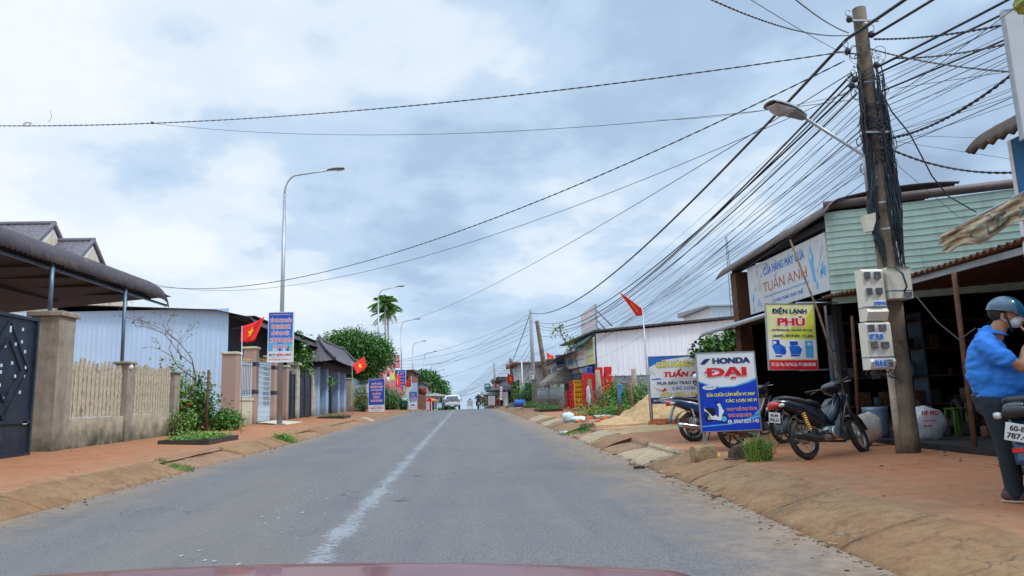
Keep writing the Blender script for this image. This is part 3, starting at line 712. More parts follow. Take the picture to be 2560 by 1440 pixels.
def pillar(x_c, top_px, size=(.5, .5), mat='concrete', X=WX, capmat=None, bands=None, name='gate_pillar', label='', cat='pillar', group=None, cap=.05, caph=.09, parent=None, far=None):
    """square pillar whose road side corner stands at pixel column x_c"""
    p = atX(x_c, top_px, X); Y = p.y; zt = p.z; z0 = zg(X, Y)-.05; b = (X-size[0]/2, Y+size[1]/2, z0)
    root = thing(name, label, cat, b, 0, group) if parent is None else parent
    m = MB().span((X-size[0], Y, z0), (X, Y+size[1], zt-caph), mat, .012); m.build('shaft' if parent is None else 'post', root, True)
    c = MB().span((X-size[0]-cap, Y-cap, zt-caph), (X+cap, Y+size[1]+cap, zt), capmat or mat, .015); c.build('cap', root, True)
    if bands:
        q = MB()
        for z in bands: q.span((X-size[0]-.012, Y-.012, z), (X+.012, Y+size[1]+.012, z+.16), 'band_black')
        q.build('band', root, True)
    return root, Y, zt
pillar(153, 777, (.62, .62), 'concrete', WX, name='gate_pillar', label='tall stained concrete pillar between the dark gate and the picket fence', cap=.07, caph=.11)
fr = thing('picket_fence', 'concrete fence of ribbed pale pickets on a mossy low wall between two posts', 'fence', G(WX-.2, 19))
_, Yp2, z2 = pillar(323, 903, (.34, .36), parent=fr, caph=.07); _, Yp3, z3 = pillar(440, 928, (.34, .36), parent=fr, caph=.07)
for a, b_ in ((15.9+.1, Yp2), (Yp2+.36, Yp3)):
    MB().span((WX-.28, a, zg(WX, a)-.05), (WX-.06, b_, zg(WX, (a+b_)/2)+.67), 'concrete_wall', .01).build('low_wall', fr, True)
    n = 15; mb = MB(); zz = zg(WX, (a+b_)/2)+.68
    for i in range(n):
        yy = a+.08+(b_-a-.16)*(i+.5)/n; hh = 1.27+r.uniform(-.05, .05); tl = r.uniform(-.02, .02); wd = (b_-a-.16)/n*.40
        lo = .1 if i % 6 == 3 else 0; pts = [(yy-wd, zz-lo), (yy+wd, zz-lo)]
        for k in range(7): zk = zz+hh*(k+1)/8; pts.append((yy+wd*(1 if k % 2 else .8)+tl*k/8, zk))
        pts.append((yy+tl, zz+hh+.05))
        for k in range(6, -1, -1): zk = zz+hh*(k+1)/8; pts.append((yy-wd*(1 if k % 2 else .8)+tl*k/8, zk))
        mb.prism(pts, .05, 'picket', Matrix(((0, 1, 0, WX-.16), (1, 0, 0, 0), (0, 0, 1, 0), (0, 0, 0, 1))))
    for zz2 in (.25, 1.0): mb.span((WX-.2, a, zz+zz2), (WX-.15, b_, zz+zz2+.06), 'picket')
    mb.build('picket_panel', fr, True)
p = atX(330, 912, WX); mb = MB(); mb.lathe([(.001, 0), (.07, .005), (.07, .03), (.045, .04), (.04, .2), (.001, .21)], 'white_paint', 12, TR(WX+.02, p.y-.12, p.z-.05, -1.9, 0, .5))
tag(mb.build('flood_lamp', None, False, (WX, p.y, p.z)), 'small white outdoor lamp on the middle fence post', 'lamp')
# --- canopy over the yard
cn = thing('canopy', 'wide dark corrugated canopy roof with rounded edge over the yard at left', 'canopy', G(-12, 18))
prof = [(-18, 5.75), (-14, 5.5), (-10.6, 5.22), (-9.9, 5.16), (-9.5, 5.08), (-9.2, 4.93), (-9.02, 4.72), (-8.97, 4.5)]
Lp = [0]
for i in range(1, len(prof)): Lp.append(Lp[-1]+math.dist(prof[i], prof[i-1]))
def pfn(s):
    s *= Lp[-1]
    for i in range(1, len(prof)):
        if s <= Lp[i]+1e-6: t_ = (s-Lp[i-1])/(Lp[i]-Lp[i-1]); return prof[i-1][0]*(1-t_)+prof[i][0]*t_, prof[i-1][1]*(1-t_)+prof[i][1]*t_
def canfn(u, v):
    # u across, v along the street; ribs are cast into v
    x, z = pfn(.0+u) if u < 1 else prof[-1]; Y = 7.5+v*14.8; h = .018*math.sin(2*PI*Y/.17)
    taper = 1 if v < .93 else 1-(v-.93)*1.2
    return (x*taper+(1-taper)*(-12), Y, z+.004*Y+h-(.1 if v > .985 else 0))
us = 40; MB().surf(lambda a, b: canfn(a, b), us, 490, 'roof_dark', .012, True).build('roof_sheet', cn, True)
mb = MB(); 
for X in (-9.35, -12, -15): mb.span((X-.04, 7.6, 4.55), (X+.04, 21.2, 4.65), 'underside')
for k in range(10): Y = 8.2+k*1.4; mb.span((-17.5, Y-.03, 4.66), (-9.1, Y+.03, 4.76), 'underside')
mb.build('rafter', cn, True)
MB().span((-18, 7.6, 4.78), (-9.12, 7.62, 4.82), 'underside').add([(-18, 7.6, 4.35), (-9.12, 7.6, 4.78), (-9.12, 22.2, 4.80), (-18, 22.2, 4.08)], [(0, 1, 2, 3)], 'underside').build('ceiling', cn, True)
MB().surf(lambda a, b: (-9.25+.03*math.cos(b*20), 7.5+a*14.7, 4.52+.03*math.sin(b*6.283)), 4, 8, 'steel_blue', .004).build('edge_pipe', cn, True)
for px, py in ((125, 775), (305, 905)):
    p = atX(px, py, WX-.25); MB().tube([(p.x, p.y, p.z-.1), (p.x-.02, p.y, 4.62)], .045, 'steel_blue', 10).build('post', cn, True)
# --- tiled gables behind
hs = thing('house', 'house with two grey tiled gables showing above the canopy roof', 'house', G(-21, 31))
MB().span((-27, 30.5, 0), (-18.8, 40, 7.8), 'cream').build('wall', hs, True)
def gable(xg, yr, zrg, half, drop, back):
    mb = MB(); sl = math.atan2(drop, half); 
    for sgn in (-1, 1):
        def fn(u, v, sgn=sgn):
            x = xg-back*(1-u); t_ = v; row = (v*7) % 1; return (x, yr+sgn*half*t_, zrg-drop*t_+.035*(1-row)+.03*abs(math.sin(x*PI/.3)))
        mb.surf(fn, 60, 28, 'tile_grey', .05 if sgn > 0 else -.05, False)
    mb.tube([(xg-back, yr, zrg+.06), (xg+.1, yr, zrg+.06)], .11, 'tile_grey', 8)
    for sgn in (-1, 1): mb.tube([(xg+.05, yr, zrg+.03), (xg+.05, yr+sgn*half, zrg-drop+.04)], .1, 'tile_grey', 6)
    mb.build('roof', hs, True)
    w_ = MB().prism([(-half*.86, -drop*.95), (half*.86, -drop*.95), (0, -.08)], .1, 'white_paint', Matrix(((0, -1, 0, xg), (1, 0, 0, yr), (0, 0, 1, zrg), (0, 0, 0, 1))))
    w_.prism([(-half*.62, -drop*.93), (half*.62, -drop*.93), (0, -.32)], .1, 'cream', Matrix(((0, -1, 0, xg+.03), (1, 0, 0, yr), (0, 0, 1, zrg), (0, 0, 0, 1)))); w_.build('gable', hs, True)
gable(-18.5, 32, 9.78, 2.3, 2.1, 6.3); gable(-17.0, 32.5, 9.1, 2.4, 2.2, 5.3)
MB().span((-21.5, 30.6, 3), (-17.25, 35, 7.0), 'cream').build('wing', hs, True)
# --- blue warehouse
wh = thing('warehouse', 'large warehouse with pale blue ribbed metal wall and brown roof behind the fence', 'building', G(-16, 33))
mb = MB(); corr(mb, (-26, 30, .3), (1, 0, 0), 16.05, (0, 0, 1), 5.2, .2, .010, 'warehouse_blue'); corr(mb, (-9.95, 30, .3), (0, 1, 0), 15, (0, 0, 1), 3.0, .2, .03, 'warehouse_blue'); mb.build('wall', wh, True)
MB().span((-17.1, 30.1, 3.3), (-10.1, 44, 5.3), 'underside').build('inner_wall', wh, True)
def wrf(u, v):
    # u: across the gable from the road side eave to the back, v: along the street
    t_ = u; x = -8.7-8.6*t_; z = 5.0+.42*min(1, (t_/.2))+(1.0 if t_ > .2 else 0)*(t_-.2)*.5
    if t_ < .03: z -= (.03-t_)*9
    return (x, 29.7+14.5*v, z+.02*abs(math.sin(v*14.5*PI/.25)))
MB().surf(wrf, 60, 230, 'roof_dark', -.02, False).build('roof', wh, True)
mb = MB(); 
for k in range(6): mb.bar((-9.95, 30.2+k*2.8, 4.6), (-8.8, 30.2+k*2.8, 4.85), .05, .08, 'underside')
mb.span((-9.9, 29.95, 5.12), (-8.85, 44.2, 5.16), 'underside'); mb.build('eave_bracket', wh, True)
# --- red flower bush, hedge, bare tree, rusty post between the fences
def Z(x, y, z=0): return G(x, y, z)
bush('hedge', 'dense dark green hedge growing between the concrete fence and the pink gate pillars', 'hedge', Z(-9.5, 24.6), (.72, .95, 1.0), 4600, .16, ['leaf_c', 'leaf_c', 'leaf_a', 'leaf_b'], 3)
bush('shrub', 'bright green shrub at the foot of the pink gate pillar', 'shrub', Z(-8.5, 25.4), (.55, .65, .42), 2200, .12, ['leaf_b', 'grass_a', 'leaf_a'], 4)
bush('vine', 'yellow green vine heaped on top of the hedge', 'plant', Z(-9.6, 23.4), (.5, .6, 1.42), 1300, .14, ['leaf_y', 'leaf_b'], 5)
bush('flower_bush', 'low bush with one red flower beside the last fence post', 'bush', Z(-8.5, 21.9), (.38, .4, .52), 520, .10, ['leaf_a', 'leaf_b', 'leaf_y'], 6)
fp = at(472, 1013, 21.6); mb = MB(); rr_ = random.Random(3)
for k in range(9): a = k*2*PI/9; mb.surf(lambda u, v, a=a: (fp.x+math.cos(a+(v-.5)*.7)*u*.09, fp.y+math.sin(a+(v-.5)*.7)*u*.09, fp.z+.05*math.sin(u*2.2)), 3, 3, 'petal_red', .003)
mb.tube([(fp.x, fp.y, fp.z), (fp.x+.03, fp.y+.05, zg(fp.x, fp.y))], .008, 'leaf_a', 5); tag(mb.build('red_flower', None, False, tuple(fp)), 'single red bloom standing above the low bush', 'flower')
def twigs(root_, p, d, ln, rad_, depth, rg_, out_):
    e = p+d*ln; out_.tube([p, p.lerp(e, .5)+Vector((rg_.gauss(0, .03), rg_.gauss(0, .03), .02))*ln*3, e], [rad_, rad_*.8, rad_*.6], 'bark', 5)
    if depth == 0: return [e]
    r_ = []
    for k in range(rg_.choice([2, 3])):
        nd_ = (d+Vector((rg_.gauss(0, .55), rg_.gauss(0, .55), rg_.gauss(.08, .3)))).normalized(); r_ += twigs(root_, e, nd_, ln*rg_.uniform(.55, .8), rad_*.6, depth-1, rg_, out_)
    return r_
rg_ = random.Random(11); bt = thing('bare_tree', 'nearly bare thin tree reaching above the hedge in front of the blue wall', 'tree', Z(-8.95, 23.6)); mb = MB()
tips = twigs(bt, Vector(Z(-8.95, 23.6)), Vector((.05, .1, 1)).normalized(), 1.7, .035, 4, rg_, mb); mb.build('branch', bt, True)
MB().leaves([tuple(t_) for t_ in tips for _ in range(2)], .10, ['leaf_y', 'leaf_dry'], rg_).build('leaf', bt, True)
p0 = at(515, 1065, 23.0); p1 = at(522, 925, 23.0); tag(MB().tube([(p0.x, p0.y, zg(p0.x, p0.y)-.03), p1], .045, 'rust', 8).build('rusty_post', None, False, (p0.x, p0.y, zg(p0.x, p0.y))), 'rusty brown iron post standing in the hedge', 'post')
# low white fence behind the hedge
wf = thing('railing', 'white metal railing behind the hedge left of the pink pillar', 'fence', G(WX-.4, 25.3)); mb = MB(); za = atX(540, 1000, WX-.4).z; zb_ = atX(560, 935, WX-.4).z
for k in range(10): y = 23.6+k*.27; mb.span((WX-.42, y, za), (WX-.38, y+.05, zb_), 'rail_white')
for z in (za, zb_): mb.span((WX-.43, 23.4, z-.03), (WX-.37, 26.2, z+.03), 'rail_white')
mb.build('bars', wf, True)
# planter bed
def planter(name, label, x0, x1, y0, y1, seed, n, mats, hgt=.14, wild=True):
    root = thing(name, label, 'planting bed', G((x0+x1)/2, (y0+y1)/2)); z = zg((x0+x1)/2, (y0+y1)/2); mb = MB()
    for a, b in (((x0, y0), (x1, y0)), ((x1, y0), (x1, y1)), ((x1, y1), (x0, y1)), ((x0, y1), (x0, y0))):
        mb.bar((a[0], a[1], z+.03), (b[0], b[1], z+.03+.01), .09, .14, 'kerb_dark')
    mb.build('edging', root, True); MB().span((x0, y0, z-.06), (x1, y1, z+.03), 'earth_dark').build('soil', root, True)
    r = random.Random(seed); P = [(r.uniform(x0+.05, x1-.05), r.uniform(y0+.05, y1-.05), z+.02+hgt*abs(r.gauss(.4, .5))) for _ in range(n)]
    MB().leaves(P, .075, mats, r, .5, -.3).build('foliage', root, True); return root
M('kerb_dark', (.055, .045, .038), .95, var=.3, scale=8, bump=.4)
planter('planting_bed', 'square bed of bright green weeds with dark edging in the left pavement', -7.65, -6.5, 18.3, 20.6, 5, 2600, ['grass_a', 'grass_b', 'leaf_b'], .16)
pb = planter('planting_bed', 'square bed with a staked sapling in front of the blue gateway', -7.9, -6.6, 38.3, 40.6, 6, 900, ['grass_b', 'leaf_dry', 'grass_a'], .12)
grass('grass_tuft', 'bright green weed clump growing out of the left kerb', tuple(hit(715, 1104)), (.34, .45), 260, .3, ['grass_a', 'leaf_b'], 1, 'weeds')
bush('weed', 'leafy green weed spilling over the kerb beside the asphalt', 'weeds', hit(712, 1103), (.30, .35, .16), 420, .07, ['grass_a', 'leaf_b'], 9)
grass('grass_tuft', 'small grass tuft in the gutter of the near left kerb', tuple(hit(455, 1172)), (.22, .3), 420, .12, ['grass_a', 'grass_b', 'leaf_a'], 2)
grass('grass_tuft', 'dry little grass tuft on top of the near left kerb', tuple(hit(402, 1154)), (.1, .14), 120, .10, ['leaf_dry', 'grass_b'], 3)
# --- pink granite gateway
gp = dict(mat='granite_pink', capmat='cream')
_, YA, zA = pillar(592, 879, (.55, .55), name='gate_pillar', label='pink stone gate pillar with cream cap, nearest the hedge', cat='pillar', **gp)
_, YB, zB = pillar(640, 866, (.5, .5), bands=(1.9, 3.05), name='gate_pillar', label='tallest pink stone pillar with black bands, left of the white gate', cat='pillar', **gp)
_, YC, zC = pillar(688, 888, (.5, .5), bands=(1.9, 3.05), name='gate_pillar', label='pink stone pillar with black bands right of the white gate', cat='pillar', **gp)
_, YD, zD = pillar(718, 913, (.4, .4), name='gate_pillar', label='shorter pink stone pillar just right of the near lamp post', cat='pillar', **gp)
def railpanel(name, label, ya, yb, z0, z1, X, n, mat='rail_white', spikes=False, cat='fence', base=None, cross=0):
    root = thing(name, label, cat, G(X, (ya+yb)/2)); mb = MB()
    for i in range(n): y = ya+(yb-ya)*(i+.5)/n; mb.span((X-.012, y-.014, z0), (X+.012, y+.014, z1), mat)
    for z in (z0+.02, z1-.12)+tuple(z0+(z1-z0)*(k+1)/(cross+1) for k in range(cross)): mb.span((X-.02, ya, z-.02), (X+.02, yb, z+.02), mat)
    for y in (ya+.02, yb-.02): mb.span((X-.025, y-.025, z0), (X+.025, y+.025, z1), mat)
    mb.build('bars', root, True)
    if spikes:
        s = MB()
        for i in range(n): y = ya+(yb-ya)*(i+.5)/n; s.lathe([(.018, 0), (.022, .04), (.001, .14)], 'gold', 6, TR(X, y, z1))
        s.build('spike', root, True)
    if base: MB().span((X-.1, ya, zg(X, ya)-.05), (X+.08, yb, base), 'cream', .01).build('low_wall', root, True); MB().span((X-.14, ya, base), (X+.12, yb, base+.1), 'cream').build('coping', root, True)
    return root
railpanel('fence_panel', 'white barred panel with gold spikes on a cream low wall', YA+.55, YB, 1.75, 3.2, WX-.15, 9, spikes=True, base=1.62)
g_ = railpanel('metal_gate', 'white latticed double gate with gold spikes between the banded pillars', YB+.5, YC, zg(WX, 31)+.08, 3.35, WX-.2, 12, spikes=True, cat='gate', cross=11)
MB().span((WX-.21, YB+.6, zg(WX, 30)+.1), (WX-.19, YC-.05, zg(WX, 30)+.75), 'rail_white').build('lower_panel', g_, True)
mb = MB(); mb.add([(WX+.02, YB+.3, zg(WX, YB)+.07), (WX+1.3, YB+.2, zg(WX+1.3, YB)+.01), (WX+1.3, YC+.2, zg(WX+1.3, YC)+.01), (WX+.02, YC, zg(WX, YC)+.07)], [(0, 1, 2, 3)], 'cream'); tag(mb.build('gate_ramp'), 'pale concrete ramp in front of the white gate', None, None, 'structure')
# --- weathered gateway next door, then a dark gate
wx = dict(mat='concrete_pale')
_, Y1_, z1_ = pillar(744, 905, (.45, .6), name='gate_pillar', label='grey weathered pillar with wide cap right of the blue text sign', cat='pillar', caph=.16, cap=.08, **wx)
_, Y2_, z2_ = pillar(783, 922, (.45, 1.4), name='gate_pillar', label='broad pale weathered pillar before the blue gateway', cat='pillar', caph=.12, cap=.05, **wx)
def sheetgate(ya, yb, zt, label, X=WX-.12, mat='dark_metal', name='sheet_gate'):
    root = thing(name, label, 'gate', G(X, (ya+yb)/2)); z0 = zg(X, ya)+.05; MB().span((X-.02, ya, z0), (X, yb, zt), mat).build('sheet', root, True)
    mb = MB()
    for z in (z0, (z0+zt)/2, zt-.06): mb.span((X+.001, ya, z), (X+.03, yb, z+.06), mat)
    for y in (ya, (ya+yb)/2-.03, yb-.06): mb.span((X+.002, y, z0), (X+.034, y+.06, zt), mat)
    mb.build('frame', root, True); return root
sheetgate(YD+.4, Y1_, 3.0, 'narrow dark panel between the pink pillar and the weathered pillar'); sheetgate(Y1_+.6, Y2_, 3.25, 'dark blue sheet gate between the two weathered pillars')
sheetgate(Y2_+1.4, 43.3, 3.0, 'dark panel framed in grey just before the blue gateway')
# --- blue roofed gateway
tg = thing('gateway', 'roofed gateway with pastel blue pillars and a grey tiled hip roof', 'gateway', G(-8.8, 46.5))
for i, (yy, top) in enumerate(((42.0, 3.95), (44.6, 3.9), (48.6, 3.9), (51.0, 3.9))):
    z0 = zg(WX, yy)-.05; MB().span((WX-.75, yy, z0), (WX+.1, yy+.62, top-.25), 'pastel_blue', .02).span((WX-.8, yy-.05, top-.25), (WX+.15, yy+.67, top-.12), 'pastel_blue').build('pillar', tg, True)
MB().span((WX-.4, 42.6, 1.0), (WX-.36, 44.6, 3.2), 'dark_metal').build('side_gate', tg, True); MB().span((WX-.4, 45.2, .8), (WX-.36, 48.6, 3.2), 'dark_metal').build('gate_leaf', tg, True)
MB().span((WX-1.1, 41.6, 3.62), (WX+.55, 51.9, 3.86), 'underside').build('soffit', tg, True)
xa, xb, ya, yb, zl, zh = -9.95, -7.55, 41.0, 52.2, 3.85, 5.25; ridge0, ridge1 = 42.4, 50.8; mb = MB(); xm = (xa+xb)/2
def slope_(A, B_, C_, D_, nu, nv):
    A, B_, C_, D_ = map(Vector, (A, B_, C_, D_))
    def fn(u, v):
        p = (A.lerp(B_, u)).lerp(D_.lerp(C_, u), v); L1 = (B_-A).length
        return p+Vector((0, 0, .035*abs(math.sin(u*L1*PI/.28))*(1-.0*v)-.12*math.sin(v*PI)+.04*((1-v)*6 % 1)+.12*(1-v)**3*abs(2*u-1)**3))
    mb.surf(fn, nu, nv, 'tile_roof', .04, False)
slope_((xa, ya, zl), (xb, ya, zl), (xm+.05, ridge0, zh), (xm-.05, ridge0, zh), 30, 14); slope_((xb, ya, zl), (xb, yb, zl), (xm, ridge1, zh), (xm, ridge0, zh), 90, 14)
slope_((xa, yb, zl), (xa, ya, zl), (xm, ridge0, zh), (xm, ridge1, zh), 60, 10); slope_((xb, yb, zl), (xa, yb, zl), (xm, ridge1, zh), (xm, ridge1, zh), 20, 8)
for a, b in (((xa, ya, zl+.18), (xm, ridge0, zh+.05)), ((xb, ya, zl+.18), (xm, ridge0, zh+.05)), ((xb, yb, zl+.18), (xm, ridge1, zh+.05)), ((xm, ridge0, zh+.06), (xm, ridge1, zh+.06))): mb.tube([a, tuple((Vector(a)+Vector(b))/2-Vector((0, 0, .07))), b], .1, 'tile_roof', 7)
mb.lathe([(.12, 0), (.16, .12), (.05, .22), (.02, .34), (.001, .36)], 'tile_roof', 8, TR(xm, ridge0, zh)); mb.build('roof', tg, True)
_, Ye, ze = pillar(878, 945, (.55, 1.6), name='gate_pillar', label='yellowed concrete pillar right of the blue gateway', cat='pillar', X=-8.6, mat='concrete')
# --- things beyond: railings, walls, shrubs
railpanel('railing', 'pale blue railing on top of a wall behind the second flag', 56.5, 64, 2.2, 3.4, -9.0, 26, mat='rail_blue')
tag(MB().span((-9.2, 56, .6), (-8.9, 70, 2.15), 'concrete_pale', .02).build('garden_wall', None, False, (-9, 63, .6)), 'grey stained garden wall under the pale railing', 'wall')
bush('shrub', 'olive brown shrub climbing over the wall beside the second flag', 'shrub', Z(-8.3, 55.5), (.7, 1.4, 1.1), 1500, .17, ['leaf_dry', 'leaf_a', 'leaf_y'], 14)
bush('shrub', 'dark low shrub at the foot of the blue event sign', 'shrub', Z(-7.9, 53.8), (.5, .7, .3), 500, .13, ['leaf_c', 'leaf_a'], 15)
bush('shrub', 'dense bamboo like shrub behind the third lamp post', 'shrub', Z(-7.2, 66), (1.0, 1.6, 1.15), 4200, .18, ['leaf_a', 'leaf_c', 'leaf_a', 'leaf_b'], 16)
tag(MB().span((-6.25, 70, .8), (-5.95, 76, 3.1), 'concrete_pale', .03).build('grey_wall', None, False, (-6.1, 73, .8)), 'weathered grey concrete wall beside the third lamp post', 'wall')
# sapling in the second bed
r = random.Random(4); sp_ = thing('sapling', 'thin sapling in the bed before the blue gateway', 'sapling', G(-7.4, 39.2)); q0 = G(-7.4, 39.2); MB().tube([q0, q0+Vector((.04, 0, 1.1)), q0+Vector((-.05, 0, 2.0))], [.02, .015, .008], 'bark', 5).build('stem', sp_, True)
MB().leaves([(q0.x+r.gauss(0, .16), q0.y+r.gauss(0, .16), q0.z+1.9+r.gauss(0, .2)) for _ in range(90)], .14, ['leaf_b', 'leaf_a'], r).build('foliage', sp_, True)
# --- trees
tree('shade_tree', 'big round green shade tree behind the second lamp post', 'tree', G(-10.2, 62), (-9.75, 61, 5.55), (3.0, 3.0, 1.95), 230, 42000, .23, ['leaf_a', 'leaf_b', 'leaf_c', 'leaf_a', 'leaf_c'], 21, trunk_r=.26)
tree('yard_tree', 'dark leafy tree behind the pink gate and the blue text sign', 'tree', G(-11.3, 38.5), (-11.0, 38.5, 3.9), (2.6, 1.8, 1.25), 110, 8000, .24, ['leaf_a', 'leaf_c', 'leaf_b'], 22)
tree('yard_tree', 'small light green tree just left of the tiled gateway roof', 'tree', G(-10.6, 42), (-10.5, 41.5, 3.55), (1.2, 1.2, .75), 40, 1500, .2, ['leaf_b', 'leaf_a'], 23)
for i, (px, yy, cz, rx_, rz_, lb) in enumerate(((1072, 125, 4.9, 3.4, 2.7, 'dark tree with palm like top, nearest of the far tree line on the left'), (1092, 150, 5.6, 4.0, 3.4, 'tallest dark tree of the far line behind the fifth lamp post'), (1106, 172, 5.0, 3.6, 3.2, 'dark tree behind the sixth lamp post'), (1120, 190, 1.6, 4.0, 3.6, 'last dark tree of the far line on the left'))):
    X = at(px, 990, yy).x-rx_*.6; tree('roadside_tree', lb, 'tree', (X, yy, zr(yy)), (X, yy, zr(yy)+cz), (rx_, rx_, rz_*.8), 80, 6500, .66, ['leaf_c', 'leaf_a', 'leaf_a'], 30+i, 'far trees on the left', trunk_r=.3)
def palm(label, px, Y, ztop, seed, n=11, L_=1.9):
    b = at(px, 900, Y); base = G(b.x, Y); root = thing('palm_tree', label, 'palm', base, 0, 'pair of slender palms'); r = random.Random(seed)
    MB().tube([base+Vector((0, 0, -.05)), (b.x+.05, Y, ztop*.5), (b.x, Y, ztop)], [.13, .10, .08], 'bark_pale', 8).build('trunk', root, True)
    MB().tube([(b.x, Y, ztop-.05), (b.x, Y, ztop+.7)], [.1, .05], 'leaf_b', 7).build('crownshaft', root, True)
    mb = MB(); top = Vector((b.x, Y, ztop+.6))
    for k in range(n):
        a = k*2*PI/n+r.uniform(-.25, .25); el = r.uniform(-.25, 1.35); d = Vector((math.cos(a)*math.cos(el), math.sin(a)*math.cos(el), math.sin(el))); pts = []
        for i in range(9): t_ = i/8; pts.append(top+d*L_*t_-Vector((0, 0, 1.0*t_*t_*(L_/1.9))))
        mb.tube(pts, [.025-.02*i/8 for i in range(9)], 'leaf_b', 4)
        for i in range(1, 9):
            for sgn in (-1, 1):
                for q in (0, .5):
                    p = pts[i]+(pts[i-1]-pts[i])*q; s = Vector((-math.sin(a), math.cos(a), 0))*sgn; ln = .60*math.sin(PI*(i+1)/11)+.16
                    e = p+s*ln*.8+d*ln*.35-Vector((0, 0, ln*.55)); m_ = (p+e)/2+Vector((0, 0, .06)); wv = d*.07; o = len(mb.v)
                    mb.v += [tuple(p), tuple(m_+wv), tuple(e), tuple(m_-wv)]; mb.f.append((o, o+1, o+2, o+3)); mb.m.append(mb.mi(r.choice(['leaf_a', 'leaf_b']))); mb.s.append(False)
    mb.build('fronds', root, True)
palm('left palm of the slender pair beside the second lamp post', 963, 76, 11.7, 1, 17, 1.75); palm('right palm of the slender pair beside the second lamp post', 970, 77.5, 10.9, 2, 17, 1.75)

# ================================================================ street lamps on the left
def lamp_post(Y, px, head, label):
    """Y distance, px: column of the pole, head: pixel of the lamp head"""
    b = at(px, 1010, Y); X = b.x; z0 = zg(max(X, -9), Y); hp = at(head[0], head[1], Y); H = hp.z-z0; reach = hp.x-X
    root = thing('street_lamp', label, 'street lamp', (X, Y, z0), 0, 'street lamps along the left pavement')
    k = 1+max(0, Y-80)/130
    MB().tube([(0, 0, -.05), (0, 0, H*.5), (0, 0, H-1.1)], [.11*k, .085*k, .06*k], 'galv', 10).build('pole', root)
    MB().box((0, 0, .02), (.38, .38, .04), 'galv').build('base_plate', root)
    pts = [(0, 0, H-1.12)]
    for i in range(1, 8): a = i/7*PI/2*.86; pts.append((.62*(1-math.cos(a))*.9, 0, H-1.12+.85*math.sin(a)))
    pts.append((reach-.62, 0, H-.06)); MB().tube(pts, .035*k, 'galv', 8).build('arm', root)
    h = MB(); h.surf(lambda u, v: (reach-.66+.72*u, math.cos(v*PI)*(.06+.085*math.sin(min(1, u*1.35)*PI*.6))*k, H-.05+.05*u+math.sin(v*PI)*(.05+.05*math.sin(u*PI))*k), 8, 8, 'lamp_grey', .006); h.box((reach-.33, 0, H-.05), (.6, .15*k, .02), 'lamp_grey')
    hd = h.build('lamp_head', root); MB().surf(lambda u, v: (reach-.38+.36*u, math.cos(v*PI)*.08*k, H-.05-math.sin(v*PI)*.05*math.sin(u*PI)), 6, 6, 'lens', .003).build('lens', hd)
    return root
LP = [(30.0, 700, (857, 422), 'nearest street lamp, carrying the blue poster above the pink gate'), (62, 946, (1010, 715), 'second street lamp, in front of the big round tree'),
      (84, 1004, (1050, 797), 'third street lamp, carrying a small blue poster'), (100, 1033, (1065, 852), 'fourth street lamp, behind the crimson party flag'), (129, 1062, (1093, 878), 'fifth street lamp, in front of the far dark trees'),
      (154, 1079, (1103, 908), 'sixth street lamp, seen at the edge of the dark trees'), (178, 1091, (1112, 924), 'seventh street lamp, just right of the dark trees'), (207, 1102, (1120, 940), 'eighth street lamp, against the open sky'),
      (235, 1109, (1120, 952), 'ninth street lamp, far down the street'), (262, 1115, (1128, 958), 'tenth street lamp, far down the street above the white car'), (290, 1120, (1132, 967), 'eleventh street lamp, tiny and far down the street')]
for Y, px, hd, lb in LP: lamp_post(Y, px, hd, lb)
# ================================================================ SIGNS
def frame_from(tl, tr, bl):
    tl, tr, bl = Vector(tl), Vector(tr), Vector(bl); u = (tr-tl); w_ = u.length; u.normalize(); z = tl-bl; z = z-u*z.dot(u); h_ = z.length; z.normalize(); y = z.cross(u)
    bl = tl-z*h_
    return Matrix(((u.x, y.x, z.x, bl.x), (u.y, y.y, z.y, bl.y), (u.z, y.z, z.z, bl.z), (0, 0, 0, 1))), w_, h_
def board(name, label, cat, tl, tr, bl, draw, depth=.05, base='sw', rim='galv', legs=None, group=None, legmat='galv', rimw=.02, origin=None):
    Mx, w_, h_ = frame_from(tl, tr, bl); o = Mx @ Vector((w_/2, 0, 0))
    if legs: o = Vector((o.x, o.y, zg(o.x, o.y)))
    root = thing(name, label, cat, origin or o, 0, group); mb = MB(); mb.box((w_/2, depth/2, h_/2), (w_, depth, h_), base, Mx)
    f = Face(w_, h_, mb, Mx); draw(f, w_, h_); mb.build('panel', root, True)
    if rim:
        r_ = MB(); e = rimw
        for c, s in (((w_/2, depth/2, h_+e/2), (w_+2*e, depth+.02, e)), ((w_/2, depth/2, -e/2), (w_+2*e, depth+.02, e)), ((-e/2, depth/2, h_/2), (e, depth+.02, h_)), ((w_+e/2, depth/2, h_/2), (e, depth+.02, h_))): r_.box(c, s, rim, Mx)
        r_.build('frame', root, True)
    for lx in (legs or []):
        a = Mx @ Vector((lx*w_, depth+.025, h_*.9)); b = Mx @ Vector((lx*w_, depth+.025, 0)); d = (b-a).normalized(); c = b+d*((b.z-(zg(b.x, b.y)-.03))/max(.2, -d.z))
        MB().bar(a, c, .04, .04, legmat).build('leg', root, True)
    return root
def lines(f, w_, h_, rows, mat, outline=None, bold=.03):
    for s, x0, z0, x1, z1 in rows: f.text(s, x0*w_, z0*h_, x1*w_, z1*h_, mat, 3, bold, outline=outline, ow=.05)
